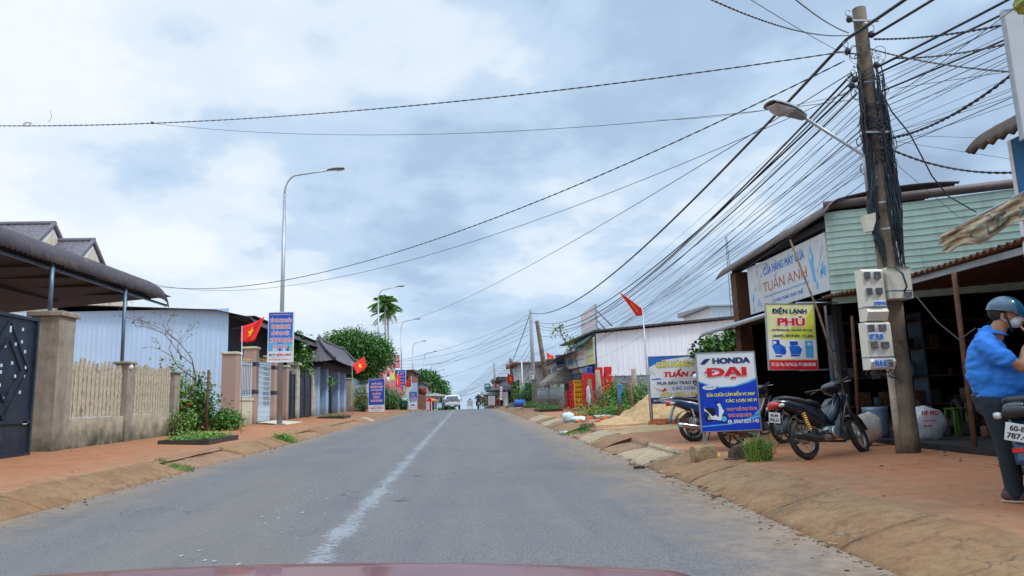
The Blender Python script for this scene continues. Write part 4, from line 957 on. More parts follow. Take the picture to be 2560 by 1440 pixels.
def s1(f, w, h):
    f.rect(0, .215*h, w, h, 'sblue', 1); f.rect(0, .88*h, w, h, 'sb', 2); f.poly([(0, .215*h), (w, .215*h), (w, .44*h), (.5*w, .36*h), (0, .42*h)], 'ssky', 2)
    for i, (x, t_) in enumerate(((.2, .27), (.3, .30), (.45, .28), (.62, .33), (.78, .31), (.9, .34))): f.rect(x*w, .217*h, (x+.07)*w, t_*h, ('sw', 'spale', 'sb', 'sw', 'sb', 'slime')[i], 3)
    f.text('ỦY BAN NHÂN DÂN XÃ PHÚ LỘC', .07*w, .945*h, .93*w, .975*h, 'sw', 4, .02)
    for s, a, b, c, d in (('TẤT CẢ CÁC NGUỒN', .06, .805, .94, .90), ('TÀI NGUYÊN KHÁC', .10, .67, .90, .765), ('RỒI SẼ CẠN KIỆT,', .12, .53, .87, .64), ('CHỈ CÓ TÀI NGUYÊN', .06, .395, .94, .50), ('SỐ LÀ VÔ HẠN', .19, .26, .81, .36)): f.text(s, a*w, b*h, c*w, d*h, 'sred', 6, .025, outline='sw', ow=.10)
    f.text('BVTV', .05*w, .115*h, .32*w, .165*h, 'snavy', 3, .03); f.text('BỐN SƠN', .36*w, .115*h, .95*w, .185*h, 'sred', 3, .04)
    f.text('phongphamvienxanh.com', .06*w, .082*h, .70*w, .102*h, 'sgrey', 3, .01); f.text('ĐT: 0943 887 888 - 0934 943 137', .05*w, .03*h, .95*w, .06*h, 'sred', 3, .01)
a, b = at(673, 782, 29.85), at(733, 781, 29.85); c = at(668, 905, 29.85); board('poster_box', 'tall blue text poster with red and white lettering fixed to the nearest lamp post', 'sign', a, b, c, s1, .13, rim='white_paint', rimw=.025)
def s2(f, w, h):
    f.rect(0, .2*h, w, h, 'sb', 1); f.text('ỦY BAN NHÂN DÂN XÃ PHÚ LỘC', .08*w, .955*h, .7*w, .98*h, 'sw', 3, .02)
    for s, a, b, c, d in (('CHUYỂN ĐỔI SỐ', .16, .83, .84, .90), ('KHÔNG LÀM KHÓ', .10, .725, .90, .795), ('CƠ SỞ VẬT CHẤT', .13, .62, .87, .70), ('MÀ CẢ DÂN', .22, .52, .78, .585), ('CHÍNH LÀ', .29, .41, .71, .485), ('THAY ĐỔI NGAY', .12, .30, .88, .385)): f.text(s, a*w, b*h, c*w, d*h, 'sred', 4, .025, outline='sw', ow=.10)
    f.text('YẾN SÀO', .22*w, .145*h, .80*w, .18*h, 'sb', 3, .02); f.text('RẠNG ĐÔNG', .07*w, .07*h, .93*w, .13*h, 'sred', 3, .04); f.text('ĐT: 0918 205 226', .2*w, .02*h, .8*w, .045*h, 'sb', 3, .01)
board('event_sign', 'large blue standing sign with six lines of red lettering, under the big round tree', 'sign', at(922, 948, 53), at(961, 947, 53), at(922, 1029, 53), s2, .06, legs=[.1, .9], rim='white_paint')
def s3(f, w, h):
    f.rect(0, .22*h, w, h, 'sb', 1); f.rect(0, .92*h, w, .95*h, 'ssky', 2)
    for i, (a, b) in enumerate(((.25, .75), (.1, .9), (.2, .8), (.15, .85), (.2, .8), (.1, .92))): f.text(('NÂNG CAO', 'CHẤT LƯỢNG', 'CUỘC SỐNG', 'CỦA NGƯỜI', 'DÂN XÃ', 'PHÚ LỘC MỚI')[i], a*w, (.83-.11*i)*h, b*w, (.895-.11*i)*h, 'sred', 4, .03, outline='spinkl', ow=.08)
    f.text('ĐIỆN MÁY XANH', .08*w, .10*h, .92*w, .17*h, 'sb', 3, .02)
board('poster_box', 'small blue poster with red lettering on the third lamp post', 'sign', at(996, 925, 83), at(1014, 925, 83), at(994, 994, 83), s3, .1, rim='white_paint', rimw=.06)
def s4(f, w, h):
    f.rect(0, 0, w, h, 'sw', 1); f.rect(0, .45*h, w, h, 'ssky', 2); f.rect(0, .62*h, w, h, 'sblue', 3); f.disc(.5*w, .83*h, .16*w, .075*h, 'sred', 4); f.poly(star(.5*w, .83*h, .13*w), 'syellow', 5)
    for i in range(4): f.text(('HỌC TẬP', 'TƯ TƯỞNG', 'ĐẠO ĐỨC', 'PHONG CÁCH')[i], .15*w, (.66-.085*i)*h, .85*w, (.72-.085*i)*h, 'sred', 6, .03, outline='sw', ow=.08)
    f.rect(.2*w, .2*h, .8*w, .25*h, 'sb', 3); f.disc(.52*w, .26*h, .1*w, .03*h, 'sb', 3); f.text('PHÚ LỘC XANH', .1*w, .07*h, .9*w, .12*h, 'sred', 3, .02)
board('event_sign', 'smaller bright blue standing sign with a red round emblem at the left kerb', 'sign', at(1023, 979, 66), at(1043, 979, 66), at(1023, 1023, 66), s4, .06, legs=[.15, .85], rim='white_paint')
def blank(*cols):
    def f_(f, w, h):
        n = len(cols)-1; f.rect(0, 0, w, h, cols[0], 1)
        for i in range(n): z = .82-.75*i/max(1, n); f.rect(.12*w, (z-.06)*h, .88*w, (z+.04)*h, cols[i+1], 2)
    return f_
def pole_for(o_, x, y, Y, r_=.05, z1=None, mat='galv'):
    b = at(x, y, Y); z1 = z1 or b.z; MB().tube([(b.x, Y+.12, zg(max(-14, b.x), Y)-.05), (b.x, Y+.12, z1)], r_, mat, 8).build('pole', o_, True)
o = board('shop_sign', 'square faded pink sign high on a pole right of the big round tree', 'sign', at(975, 890, 72), at(997, 889, 72), at(974, 919, 72), blank('spink', 'spinkl'), .15, rim='sred', rimw=.06); pole_for(o, 985, 918, 72, .09)
o = board('shop_sign', 'tall faded pink shop sign beside the red and white pole', 'sign', at(938, 905, 69), at(964, 892, 69), at(938, 1020, 69), blank('spink', 'spinkl', 'spinkl', 'spink'), .2, rim='sred', rimw=.07, legs=[.1, .9])
# red and white banded pole
b = at(971, 1025, 68); tp_ = at(970, 922, 68); bp_ = thing('banded_pole', 'red and white banded pole at the blue and pink shop front', 'pole', (b.x, 68, zg(b.x, 68))); z = zg(b.x, 68)-.03; i = 0; A = MB(); B2 = MB()
while z < tp_.z: (A if i % 2 else B2).tube([(b.x, 68, z), (b.x, 68, min(z+.62, tp_.z))], .13, 'red_paint' if i % 2 else 'white_paint', 10); z += .62; i += 1
A.build('red_band', bp_, True); B2.build('white_band', bp_, True)
o = board('panel_sign', 'white square board beyond the party flag, tilted on its pole', 'sign', at(1027, 939, 95), at(1040, 945, 95), at(1027, 958, 95), blank('sw'), .1, rim=None); pole_for(o, 1034, 958, 95, .08)
o = board('shop_sign', 'wide blue shop sign with a pink end, behind the fifth lamp post', 'sign', at(1043, 963, 112), at(1068, 963, 112), at(1043, 984, 112), lambda f, w, h: (f.rect(0, 0, w, h, 'sb', 1), f.rect(.62*w, 0, w, h, 'spinkl', 2), f.text('Dịch vụ', .08*w, .45*h, .55*w, .85*h, 'sw', 3, .01), f.rect(.68*w, .3*h, .94*w, .8*h, 'spink', 3)), .15, rim=None, legs=[.1, .9])
o = board('shop_sign', 'blue vertical sign hanging under the far dark trees', 'sign', at(1086, 982, 140), at(1095, 982, 140), at(1086, 1000, 140), blank('sblue', 'spinkl'), .12, rim=None, legs=[.5])
o = board('shop_sign', 'small grey sign board left of the white car', 'sign', at(1106, 992, 120), at(1112, 992, 120), at(1106, 1005, 120), blank('sgrey', 'sw'), .1, rim=None, legs=[.5])
# red brick gate posts with a low iron gate, parasol, tarps, stalls on the left far side
tag(MB().span((-6.1, 86, zg(-6.1, 86)-.05), (-5.0, 87.2, 2.35), 'brick_wall').build('brick_gatepost', None, False, (-5.5, 86.5, zg(-5.5, 86.5))), 'dark red brick gatepost with a rusty tank beside the blue standing sign', 'gatepost')
sg = railpanel('metal_gate', 'low rusty barred gate between the brick gateposts', 87, 94, zg(-5.0, 90)+.1, 1.55, -5.0, 16, mat='white_paint')
tag(MB().span((-5.2, 94, zg(-5, 94)-.05), (-4.75, 94.6, 2.0), 'red_paint').build('gatepost', None, False, (-5, 94.3, zg(-5, 94))), 'bright red square gatepost at the far end of the low gate', 'gatepost')
mb = MB(); mb.lathe([(.35, .2), (.5, .35), (.52, .8), (.42, 1.0), (.1, 1.08)], 'rust', 14, TR(-5.4, 86.6, 2.2)); tag(mb.build('tank', None, False, (-5.4, 86.6, 2.3)), 'rust brown round tank on top of the brick gatepost', 'tank')
def parasol(name, label, x, y, z0, z1, R_, mat, group=None, n=8, pole=True, drop=.45):
    root = thing(name, label, 'parasol', (x, y, z0), 0, group); 
    if pole: MB().tube([(x, y, z0-.02), (x, y, z1)], .03, 'galv', 6).build('pole', root, True)
    V = [(x, y, z1)]; F = []
    for i in range(n): a = 2*PI*i/n; V.append((x+R_*math.cos(a), y+R_*math.sin(a), z1-drop)); V.append((x+R_*.97*math.cos(a), y+R_*.97*math.sin(a), z1-drop-.18))
    for i in range(n): j = (i+1) % n; F += [(0, 1+2*i, 1+2*j), (1+2*i, 2+2*i, 2+2*j, 1+2*j)]
    MB().add(V, F, mat).build('canopy', root, True); return root
parasol('parasol', 'sagging green and white tarpaulin parasol over the roadside stall left', -4.5, 98, zg(-5.6, 98), 2.75, 2.1, 'canvas_grey')
parasol('parasol', 'orange and white parasol just left of the white car', -3.9+-1.7, 104, zg(-5.8, 104), 2.2, 1.5, 'sorange')
o = board('stall_box', 'pale blue glass snack stall left of the white car', 'stall', at(1091, 1006, 80), at(1105, 1006, 80), at(1091, 1021, 80), lambda f, w, h: (f.rect(0, 0, w, h, 'wall_cyan', 1), f.rect(.1*w, .2*h, .9*w, .75*h, 'sw', 2), f.rect(.1*w, .45*h, .9*w, .5*h, 'sblue', 3)), .7, base='ssky', rim=None, legs=[.1, .9])
# bin
q = G(-5.95, 66.8); bn = thing('rubbish_bin', 'teal rubbish bin heaped with a white bag at the left kerb', 'bin', q); MB().lathe([(.34, 0), (.42, .75), (.45, .78), (.45, .82), (.40, .82), (.38, .5)], 'bin_teal', 14, TR(*q)).build('body', bn, True); MB().blob((q.x, q.y, q.z+.9), (.3, .3, .22), 'sack_white', 3, .3).build('rubbish_bag', bn, True)
# buildings behind the left side beyond the big tree
def shed(name, label, x0, x1, y0, y1, h, mat, roofmat='roof_brown', cat='building', wins=(), over=.35, pitch_=.35, z0=None):
    z0 = zg(max(-14, min(14, (x0+x1)/2)), (y0+y1)/2)-.1 if z0 is None else z0; root = thing(name, label, cat, ((x0+x1)/2, (y0+y1)/2, z0))
    MB().span((x0, y0, z0), (x1, y1, z0+h), mat).build('wall', root, True)
    MB().add([(x0-over, y0-over, z0+h+.02), (x1+over, y0-over, z0+h+.02), (x1+over, y1+over, z0+h+.02), (x0-over, y1+over, z0+h+.02), (x0-over, y0-over, z0+h+.14), (x1+over, y0-over, z0+h+.14+pitch_*0), (x1+over, y1+over, z0+h+.14+pitch_), (x0-over, y1+over, z0+h+.14+pitch_)], [(3, 2, 1, 0), (4, 5, 6, 7), (0, 1, 5, 4), (1, 2, 6, 5), (2, 3, 7, 6), (3, 0, 4, 7)], roofmat).build('roof', root, True)
    for (face, a, b, c, d, m_) in wins:
        if face == 'y': mb = MB().span((a, y0-.03, z0+c), (b, y0+.02, z0+d), m_)
        elif face == 'x': mb = MB().span((x1-.02, a, z0+c), (x1+.03, b, z0+d), m_)
        else: mb = MB().span((x0-.03, a, z0+c), (x0+.02, b, z0+d), m_)
        w_ = mb.build('window' if m_ == 'glass_dark' else 'door', root, True)
        if m_ == 'glass_dark':
            g = .045
            if face == 'y': MB().span(((a+b)/2-g, y0-.06, z0+c), ((a+b)/2+g, y0-.031, z0+d), 'white_paint').build('mullion', w_, True)
            else:
                X = x1+.031 if face == 'x' else x0-.061; MB().span((X, (a+b)/2-g, z0+c), (X+.03, (a+b)/2+g, z0+d), 'white_paint').build('mullion', w_, True)
    return root
shed('house', 'white house with a red awning behind the pink gate and the small tree', -18, -11.3, 47, 54, 3.9, 'wall_white', 'wall_grey', wins=(('y', -14, -12, 1.6, 3.0, 'glass_dark'),))
tag(MB().surf(lambda u, v: (-15+5.2*u, 45.5+1.6*v, 4.1+.9*v), 6, 3, 'red_paint', .05).build('awning', None, False, (-13, 46, 4.1)), 'bright red awning between the trees behind the weathered gate', 'awning')
shed('house', 'small white roofed house under the big round tree', -12.5, -9.2, 72, 80, 3.2, 'wall_white', 'wall_grey', wins=(('y', -11.4, -10.2, 1, 2.2, 'glass_dark'),), pitch_=1)
shed('shop_building', 'brown brick shop with a dark window behind the lime flag', -11, -6.6, 84, 96, 4.5, 'brick_wall', 'roof_brown', wins=(('y', -8.2, -6.9, 3.0, 3.9, 'glass_dark'), ('x', 86, 92, .2, 2.6, 'dark_void')))
shed('shop_building', 'pale grey roadside building behind the pale blue column', -11, -6.4, 99, 118, 3.8, 'wall_grey', 'roof_brown', wins=(('x', 101, 108, .2, 2.8, 'dark_void'),))
shed('shop_building', 'low white building beyond the stalls on the left', -14, -6.2, 122, 150, 3.6, 'wall_white', 'roof_brown', wins=(('x', 126, 134, .2, 2.8, 'dark_void'), ('x', 138, 146, .2, 2.8, 'dark_void')))
tag(MB().span((-6.1, 78, .6), (-5.5, 79, 3.6), 'pastel_blue').build('gate_column', None, False, (-5.8, 78.5, .8)), 'pale blue gate column left of the bright blue standing sign', 'pillar')
# low boundary wall running on past the trees
tag(MB().span((-9.0, 96, .0), (-8.8, 220, 1.6), 'concrete_pale').build('boundary_wall', None, False, (-9, 150, 0)), 'long low boundary wall along the far left side', 'wall')

# ---------------------------------------------------------------- flags
def F4(Y, *p): return [at(x, y, Y+d) for x, y, d in p]
def fl(label, Y, base, top, cs, emb, **k):
    b = at(base[0], base[1], Y); b = Vector((b.x, Y, zg(b.x, Y)-.02)); t_ = at(top[0], top[1], Y); return flag('flag', label, b, t_, F4(Y, *cs), emb, **k)
fl('red flag with yellow star on a thin pole in front of the pink gate', 23.45, (603, 1085), (605, 815), [(604, 816, 0), (600, 854, 0), (636, 852, .3), (664, 790, .5)], 'star', seed=1, waves=.045)
fl('red flag with yellow star in front of the big round tree', 47, (882, 1035), (880, 905), [(880, 912, 0), (893, 936, 0), (917, 917, .5), (910, 891, .5)], 'star', seed=2, waves=.04)
fl('folded red flag hanging beside the third lamp post poster', 62, (997, 1020), (992, 930), [(991, 934, 0), (989, 969, 0), (999, 966, .4), (997, 936, .6)], 'star', seed=3, waves=.10)
fl('lime green flag beside the folded red flag', 64, (974, 1022), (974, 930), [(975, 944, 0), (975, 950, 0), (987, 951, .4), (984, 931, .5)], None, col='flag_lime', seed=4, waves=.06)
fl('crimson party flag with hammer and sickle, left of the fourth lamp post', 66, (1027, 1020), (1028, 940), [(1027, 946, 0), (1028, 966, 0), (1015, 967, .4), (1014, 952, .6)], 'party', seed=5, waves=.07)
fl('small red starred flag in front of the far blue shop sign', 86, (1069, 1015), (1067, 968), [(1068, 970, 0), (1067, 983, 0), (1061, 982, .2), (1060, 972, .2)], 'star', seed=6)
fl('tiny orange red flag left of the far hanging blue sign', 105, (1084, 1012), (1083, 985), [(1084, 986, 0), (1083, 995, 0), (1079, 996, .2), (1079, 987, .2)], 'party', seed=7)
fl('tiny red flag right of the far hanging blue sign', 110, (1099, 1012), (1098, 990), [(1098, 991, 0), (1098, 1001, 0), (1094, 1001, .2), (1095, 992, .2)], 'star', seed=8)
fl('pointed party flag streaming from a tall pole above the white warehouse', 21.0, (1628, 1065), (1606, 770), [(1608, 786, 0), (1603, 769, 0), (1549, 728, .6), (1592, 790, .4)], 'party', seed=9, waves=.05, pr=.02)
fl('red flag hanging from a slanting stick on the leaning wooden pole', 62, (1372, 1012), (1362, 875), [(1366, 880, 0), (1370, 912, 0), (1384, 902, .5), (1383, 890, .5)], 'star', seed=10, waves=.07)
fl('red party flag on the far right shop front', 70, (1268, 1010), (1266, 928), [(1268, 932, 0), (1271, 962, 0), (1282, 955, .4), (1283, 940, .4)], 'party', seed=11, waves=.09)
fl('small red flag above the black market tents', 88, (1201, 1015), (1196, 985), [(1196, 987, 0), (1198, 995, 0), (1204, 994, .2), (1202, 988, .2)], None, seed=12)
fl('small red flag against the dark shop post on the far right', 78, (1237, 1008), (1236, 955), [(1236, 958, 0), (1238, 972, 0), (1243, 970, .3), (1242, 960, .3)], None, seed=13, waves=.09)
# ================================================================ RIGHT SIDE: shop with banner, lean-to
SX = 6.95; SY0, SY1 = 12.75, 17.6; EZ = 4.62
shop = thing('shop', 'open fronted repair shop with pale green metal siding, brown ribbed eave and a dark interior', 'shop building', G(9, 13))
# siding turned a little towards the road
A = Vector((SX, SY0, 0)); Bv = Vector((10.6, 10.75, 0)); ud = (Bv-A).normalized(); wl = (Bv-A).length; nrm = Vector((ud.y, -ud.x, 0))
mb = MB()
def sidingsheet(u0, u1, z0, z1, off, seed):
    r = random.Random(seed); rows = int(round((z1-z0)/.125)); V = []; F = []; cols = int((u1-u0)/.12)
    prof = []
    for i in range(rows): z = z0+(z1-z0)*i/rows; d = (z1-z0)/rows; prof += [(z, 0), (z+d*.80, .004), (z+d*.86, .03), (z+d*.99, .03)]
    prof.append((z1, 0))
    for i in range(cols+1):
        u = u0+(u1-u0)*i/cols
        for z, h in prof:
            wv = .03*noise.noise(Vector((u*.9, z*.7, seed))); P = A+ud*u+nrm*(h+off+wv); V.append((P.x, P.y, z+.012*noise.noise(Vector((u*2, seed, 0)))))
    n = len(prof)
    for i in range(cols):
        for j in range(n-1): F.append((i*n+j, (i+1)*n+j, (i+1)*n+j+1, i*n+j+1))
    for k, q in enumerate(F): mb.add([V[i] for i in q], [(0, 1, 2, 3)], 'seam' if (k % (n-1)) % 4 == 3 else 'siding_green')
sidingsheet(.02, wl, 3.42, EZ+.02, .06, 1); sidingsheet(-.0, wl, 2.88, 3.44, .02, 2); mb.build('siding', shop, True)
# ribbed eave over the front, curved down
Lf = SY1-SY0+.15
def eave(u, v):
    t_ = u; x = 9.6-3.3*t_; x = SX+2.6-2.85*t_; z = EZ+.52-.42*t_**2
    if t_ > .86: k = (t_-.86)/.14; z -= .20*k*k; x += .08*k
    Y = SY0-.35+v*(Lf+.9); return (x, Y, z+.02*math.sin(2*PI*Y/.13)-.035*(Y-SY0))
MB().surf(eave, 22, 380, 'roof_brown', .012, True).build('eave_sheet', shop, True)
mb = MB(); mb.tube([tuple(A+ud*.02+nrm*.1+Vector((0, 0, EZ+.16))), tuple(A+ud*3.3+nrm*.12+Vector((0, 0, EZ+.10)))], .085, 'roof_brown', 8); mb.build('ridge_cap', shop, True)
mb = MB(); mb.surf(lambda u, v: tuple(A+ud*(3.5+2.6*u)+nrm*(.25-1.1*v)+Vector((0, 0, EZ+.12+.32*v-.05*u))), 40, 4, 'roof_brown', .02, False).build('back_roof', shop, True)
q = A+ud*3.35+nrm*.16; mb = MB(); mb.add([tuple(q+Vector((0, 0, EZ+.2))), tuple(q+ud*.22+Vector((0, 0, EZ+.17))), tuple(q+ud*.18+Vector((0, 0, EZ-.18))), tuple(q+ud*.02+Vector((0, 0, EZ-.22)))], [(0, 1, 2, 3), (3, 2, 1, 0)], 'white_paint'); mb.build('flashing', shop, True)
# frame, dark interior shell, floor slab
mb = MB(); mb.span((SX+.05, SY0+.02, .3), (SX+.17, SY0+.16, EZ), 'shop_shade'); mb.build('corner_post', shop, True); MB().span((SX-.02, SY1-.32, .35), (SX+.3, SY1, 4.35), 'rust').build('end_post', shop, True)
MB().span((SX+.02, SY0, EZ-.24), (SX+.2, SY1, EZ-.1), 'underside').build('beam', shop, True); MB().span((SX+.02, SY0, 2.92), (SX+.12, SY1, 3.06), 'shop_shade').build('beam', shop, True)
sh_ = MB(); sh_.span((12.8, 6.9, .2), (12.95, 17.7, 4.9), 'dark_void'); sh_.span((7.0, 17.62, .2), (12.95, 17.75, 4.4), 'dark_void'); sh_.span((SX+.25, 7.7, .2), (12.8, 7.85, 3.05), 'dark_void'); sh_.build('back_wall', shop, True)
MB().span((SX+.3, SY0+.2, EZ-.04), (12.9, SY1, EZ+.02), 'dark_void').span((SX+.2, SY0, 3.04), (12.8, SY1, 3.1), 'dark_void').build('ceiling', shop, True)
MB().span((SX-.35, 7.9, .30), (12.8, SY1, .47), 'shop_shade').build('floor_slab', shop, True)
# lean-to roof with ragged ribbed edge, fascia strip
def lt(u, v):
    Y = 7.6+v*5.3; x = SX-.12+4.9*u; return (x+.03*noise.noise(Vector((Y*3, 0, 0)))*(1-u), Y, 3.04+.025*math.sin(2*PI*Y/.13)+.04*u-.06*math.sin(v*PI)*(1-u))
MB().surf(lt, 10, 330, 'rust', .012, True).build('lean_to_roof', shop, True)
MB().span((SX-.02, 7.8, 2.86), (SX+.04, 10.9, 2.95), 'galv').build('fascia', shop, True)
# pale batten along the siding foot
mb = MB(); mb.bar(tuple(A+ud*.9+nrm*.14+Vector((0, 0, 3.0))), tuple(A+ud*2.7+nrm*.14+Vector((0, 0, 3.22))), .02, .10, 'banner_old'); mb.build('batten', shop, True)
# slanting old posts
for (x0, y0, x1, y1, Y, r_, mt) in ((2385, 682, 2440, 1137, 9.0, .034, 'rust'), (2130, 790, 2148, 1060, 12.0, .03, 'rust'), (2062, 765, 2092, 1010, 12.3, .022, 'cable_grey')):
    a, b = at(x0, y0, Y), at(x1, y1, Y); MB().tube([a, b], r_, mt, 8).build('post', shop, True)
# thin bamboo pole leaning in front of the banner
a, b = at(1975, 600, 12.35), at(2118, 985, 11.5); tag(MB().tube([a, a.lerp(b, .5)+Vector((.02, 0, .02)), b+Vector((.12, 0, -.75))], .018, 'wood_old', 6).build('leaning_pole', None, False, tuple(b+Vector((.12, 0, -.75)))), 'long thin stick leaning across the shop banner', 'stick')
a, b = atX(1757, 836, 6.2), atX(1992, 764, 6.2); pr_ = thing('pipe_awning', 'long pale steel pipe awning frame running along the shop front below the banner', 'awning', G(6.2, 15)); MB().tube([a, b], .05, 'zinc_pipe', 8).build('pipe', pr_, True)
for t_ in (.12, .5, .9): p = a.lerp(b, t_); MB().tube([p, (SX+.1, p.y+.1, p.z+.1)], .02, 'galv', 6).build('bracket', pr_, True); MB().surf(lambda u, v: (6.22+.8*u, a.y+(b.y-a.y)*v, a.z+(b.z-a.z)*v+.03+.12*u+.01*math.sin(v*60)), 4, 60, 'underside', .01).build('sheet', pr_, True)
# shop banner
M('banner_white', (.62, .66, .70), .6, var=.05, scale=3, dirt=(.50, .50, .44), dscale=1.3, dthr=.55)
def sb_(f, w, h):
    f.rect(0, 0, w, h, 'banner_white', 1)
    f.text('CỬA HÀNG MÁY CƯA', .24*w, .70*h, .77*w, .93*h, 'sblue', 3, .03); f.text('TUẤN ANH', .22*w, .36*h, .78*w, .68*h, 'spaint', 3, .0)
    f.text('CHUYÊN SỬA CHỮA ĐỒ, MÁY BƠM, MÁY XỊT THUỐC, MÁY PHÁT CỎ', .22*w, .24*h, .80*w, .30*h, 'ssky', 3, .03); f.text('CÓ PHỤ TÙNG THAY THẾ', .33*w, .08*h, .72*w, .20*h, 'sblue', 3, .03)
    f.poly([(.84*w, .9*h), (.87*w, .66*h), (.86*w, .58*h), (.87*w, .2*h), (.84*w, .25*h), (.82*w, .6*h), (.81*w, .74*h)], 'ssky', 3); f.poly([(.83*w, .84*h), (.85*w, .66*h), (.83*w, .62*h), (.82*w, .72*h)], 'banner_white', 4)
    f.poly([(.96*w, .78*h), (.975*w, .8*h), (.90*w, .38*h), (.885*w, .38*h)], 'sgrey', 3); f.poly([(.958*w, .755*h), (.966*w, .765*h), (.902*w, .42*h), (.893*w, .42*h)], 'banner_white', 4)
    for x, z, s in ((.95, .42, .03), (.97, .36, .025), (.93, .33, .02), (.88, .16, .02), (.07, .35, .02), (.06, .28, .016), (.14, .2, .022), (.17, .14, .015), (.10, .5, .01), (.06, .1, .02), (.21, .72, .012)): f.poly([(x*w+s*w*math.cos(k*1.3)*(1 if k % 2 else .4), z*h+s*w*1.3*math.sin(k*1.3)) for k in range(5)], 'ssky' if s > .012 else 'sblue', 3)
    f.poly([(.14*w, .86*h), (.15*w, .86*h), (.145*w, .70*h)], 'sb', 3); f.poly([(.06*w, .82*h), (.064*w, .82*h), (.075*w, .68*h)], 'sb', 3); f.poly([(.12*w, .60*h), (.125*w, .60*h), (.09*w, .42*h)], 'sblue', 3)
M('spaint', (.45, .10, .04), .6, var=.3, scale=30, dirt=(.55, .5, .48), dscale=14, dthr=.55)
tl, tr, bl = atX(1868, 678, SX-.02), atX(2060, 574, SX-.02), atX(1872, 778, SX-.02)
tl.z = tr.z = (tl.z+tr.z)/2; bl = tl-Vector((0, 0, 1.13)); board('shop_banner', 'white chainsaw shop banner with blue and worn red lettering under the ribbed eave', 'sign', tl, tr, bl, sb_, .03, rim=None)
# tube lamp under the eave
p = at(1890, 661, 15.6); tag(MB().tube([p, p+Vector((.35, -.5, .02))], .02, 'white_paint', 8).build('tube_lamp', None, False, tuple(p)), 'unlit white tube lamp under the ribbed eave', 'lamp')
# PHU sign
def sp_(f, w, h):
    f.rect(0, 0, w, h, 'spale', 1); f.poly([(.25*w, .46*h), (w, .46*h), (w, .98*h), (.85*w, .80*h), (.55*w, .66*h)], 'slimey', 2); f.rect(0, .16*h, w, .46*h, 'sw', 3); f.rect(0, 0, w, .145*h, 'sred', 3)
    f.text('ĐIỆN LẠNH', .12*w, .83*h, .85*w, .955*h, 'snavy', 4, .035); f.text('PHÚ', .22*w, .66*h, .80*w, .82*h, 'sred', 5, .045, outline='sw', ow=.06)
    f.text('CHUYÊN MUA BÁN - SỬA CHỮA CÁC LOẠI', .09*w, .575*h, .93*w, .63*h, 'snavy', 4, .03); f.text('DINAMÔ - MÔTƠ BƠM - TỦ LẠNH', .11*w, .48*h, .95*w, .545*h, 'snavy', 4, .03)
    f.text('ĐC: Lộc Tân, Chợ Phú Lộc  ĐT: 0383.584.580', .04*w, .04*h, .96*w, .11*h, 'sw', 4, .03)
    f.poly([(.07*w, .36*h), (.22*w, .40*h), (.36*w, .34*h), (.34*w, .22*h), (.14*w, .24*h)], 'sblue', 4); f.rect(.09*w, .38*h, .24*w, .45*h, 'sb', 4); f.rect(.10*w, .39*h, .17*w, .43*h, 'sw', 5); f.disc(.31*w, .28*h, .06*w, .055*h, 'sb', 5); f.rect(.14*w, .19*h, .28*w, .215*h, 'sb', 4)
    f.poly([(.43*w, .35*h), (.50*w, .37*h), (.64*w, .36*h), (.70*w, .31*h), (.66*w, .23*h), (.46*w, .23*h)], 'sblue', 4); f.rect(.45*w, .37*h, .62*w, .43*h, 'sb', 4); f.rect(.46*w, .20*h, .64*w, .225*h, 'sb', 4)
    for k in range(5): f.rect((.48+.04*k)*w, .25*h, (.49+.04*k)*w, .35*h, 'sb', 5)
    f.rect(.77*w, .18*h, .93*w, .44*h, 'ssky', 4); f.rect(.765*w, .335*h, .935*w, .342*h, 'sb', 5); f.rect(.82*w, .37*h, .88*w, .41*h, 'sw', 5); f.rect(.905*w, .25*h, .915*w, .32*h, 'sb', 5)
M('slimey', (.60, .62, .06), .42)
Yp = 12.55; ps = board('hanging_sign', 'yellow and white appliance repair sign with red footer hanging before the dark shop', 'sign', at(1914, 760, Yp), at(2033, 761, Yp), at(1928, 924, Yp), sp_, .03, rim='galv', rimw=.012)
a, b = at(1990, 757, Yp), at(2085, 756, Yp); mb = MB(); mb.tube([a, (SX+.05, Yp+.1, a.z)], .014, 'galv', 6); c = at(2000, 926, Yp); mb.tube([c, (SX+.08, Yp+.1, c.z)], .014, 'galv', 6); mb.build('bracket', ps, True)

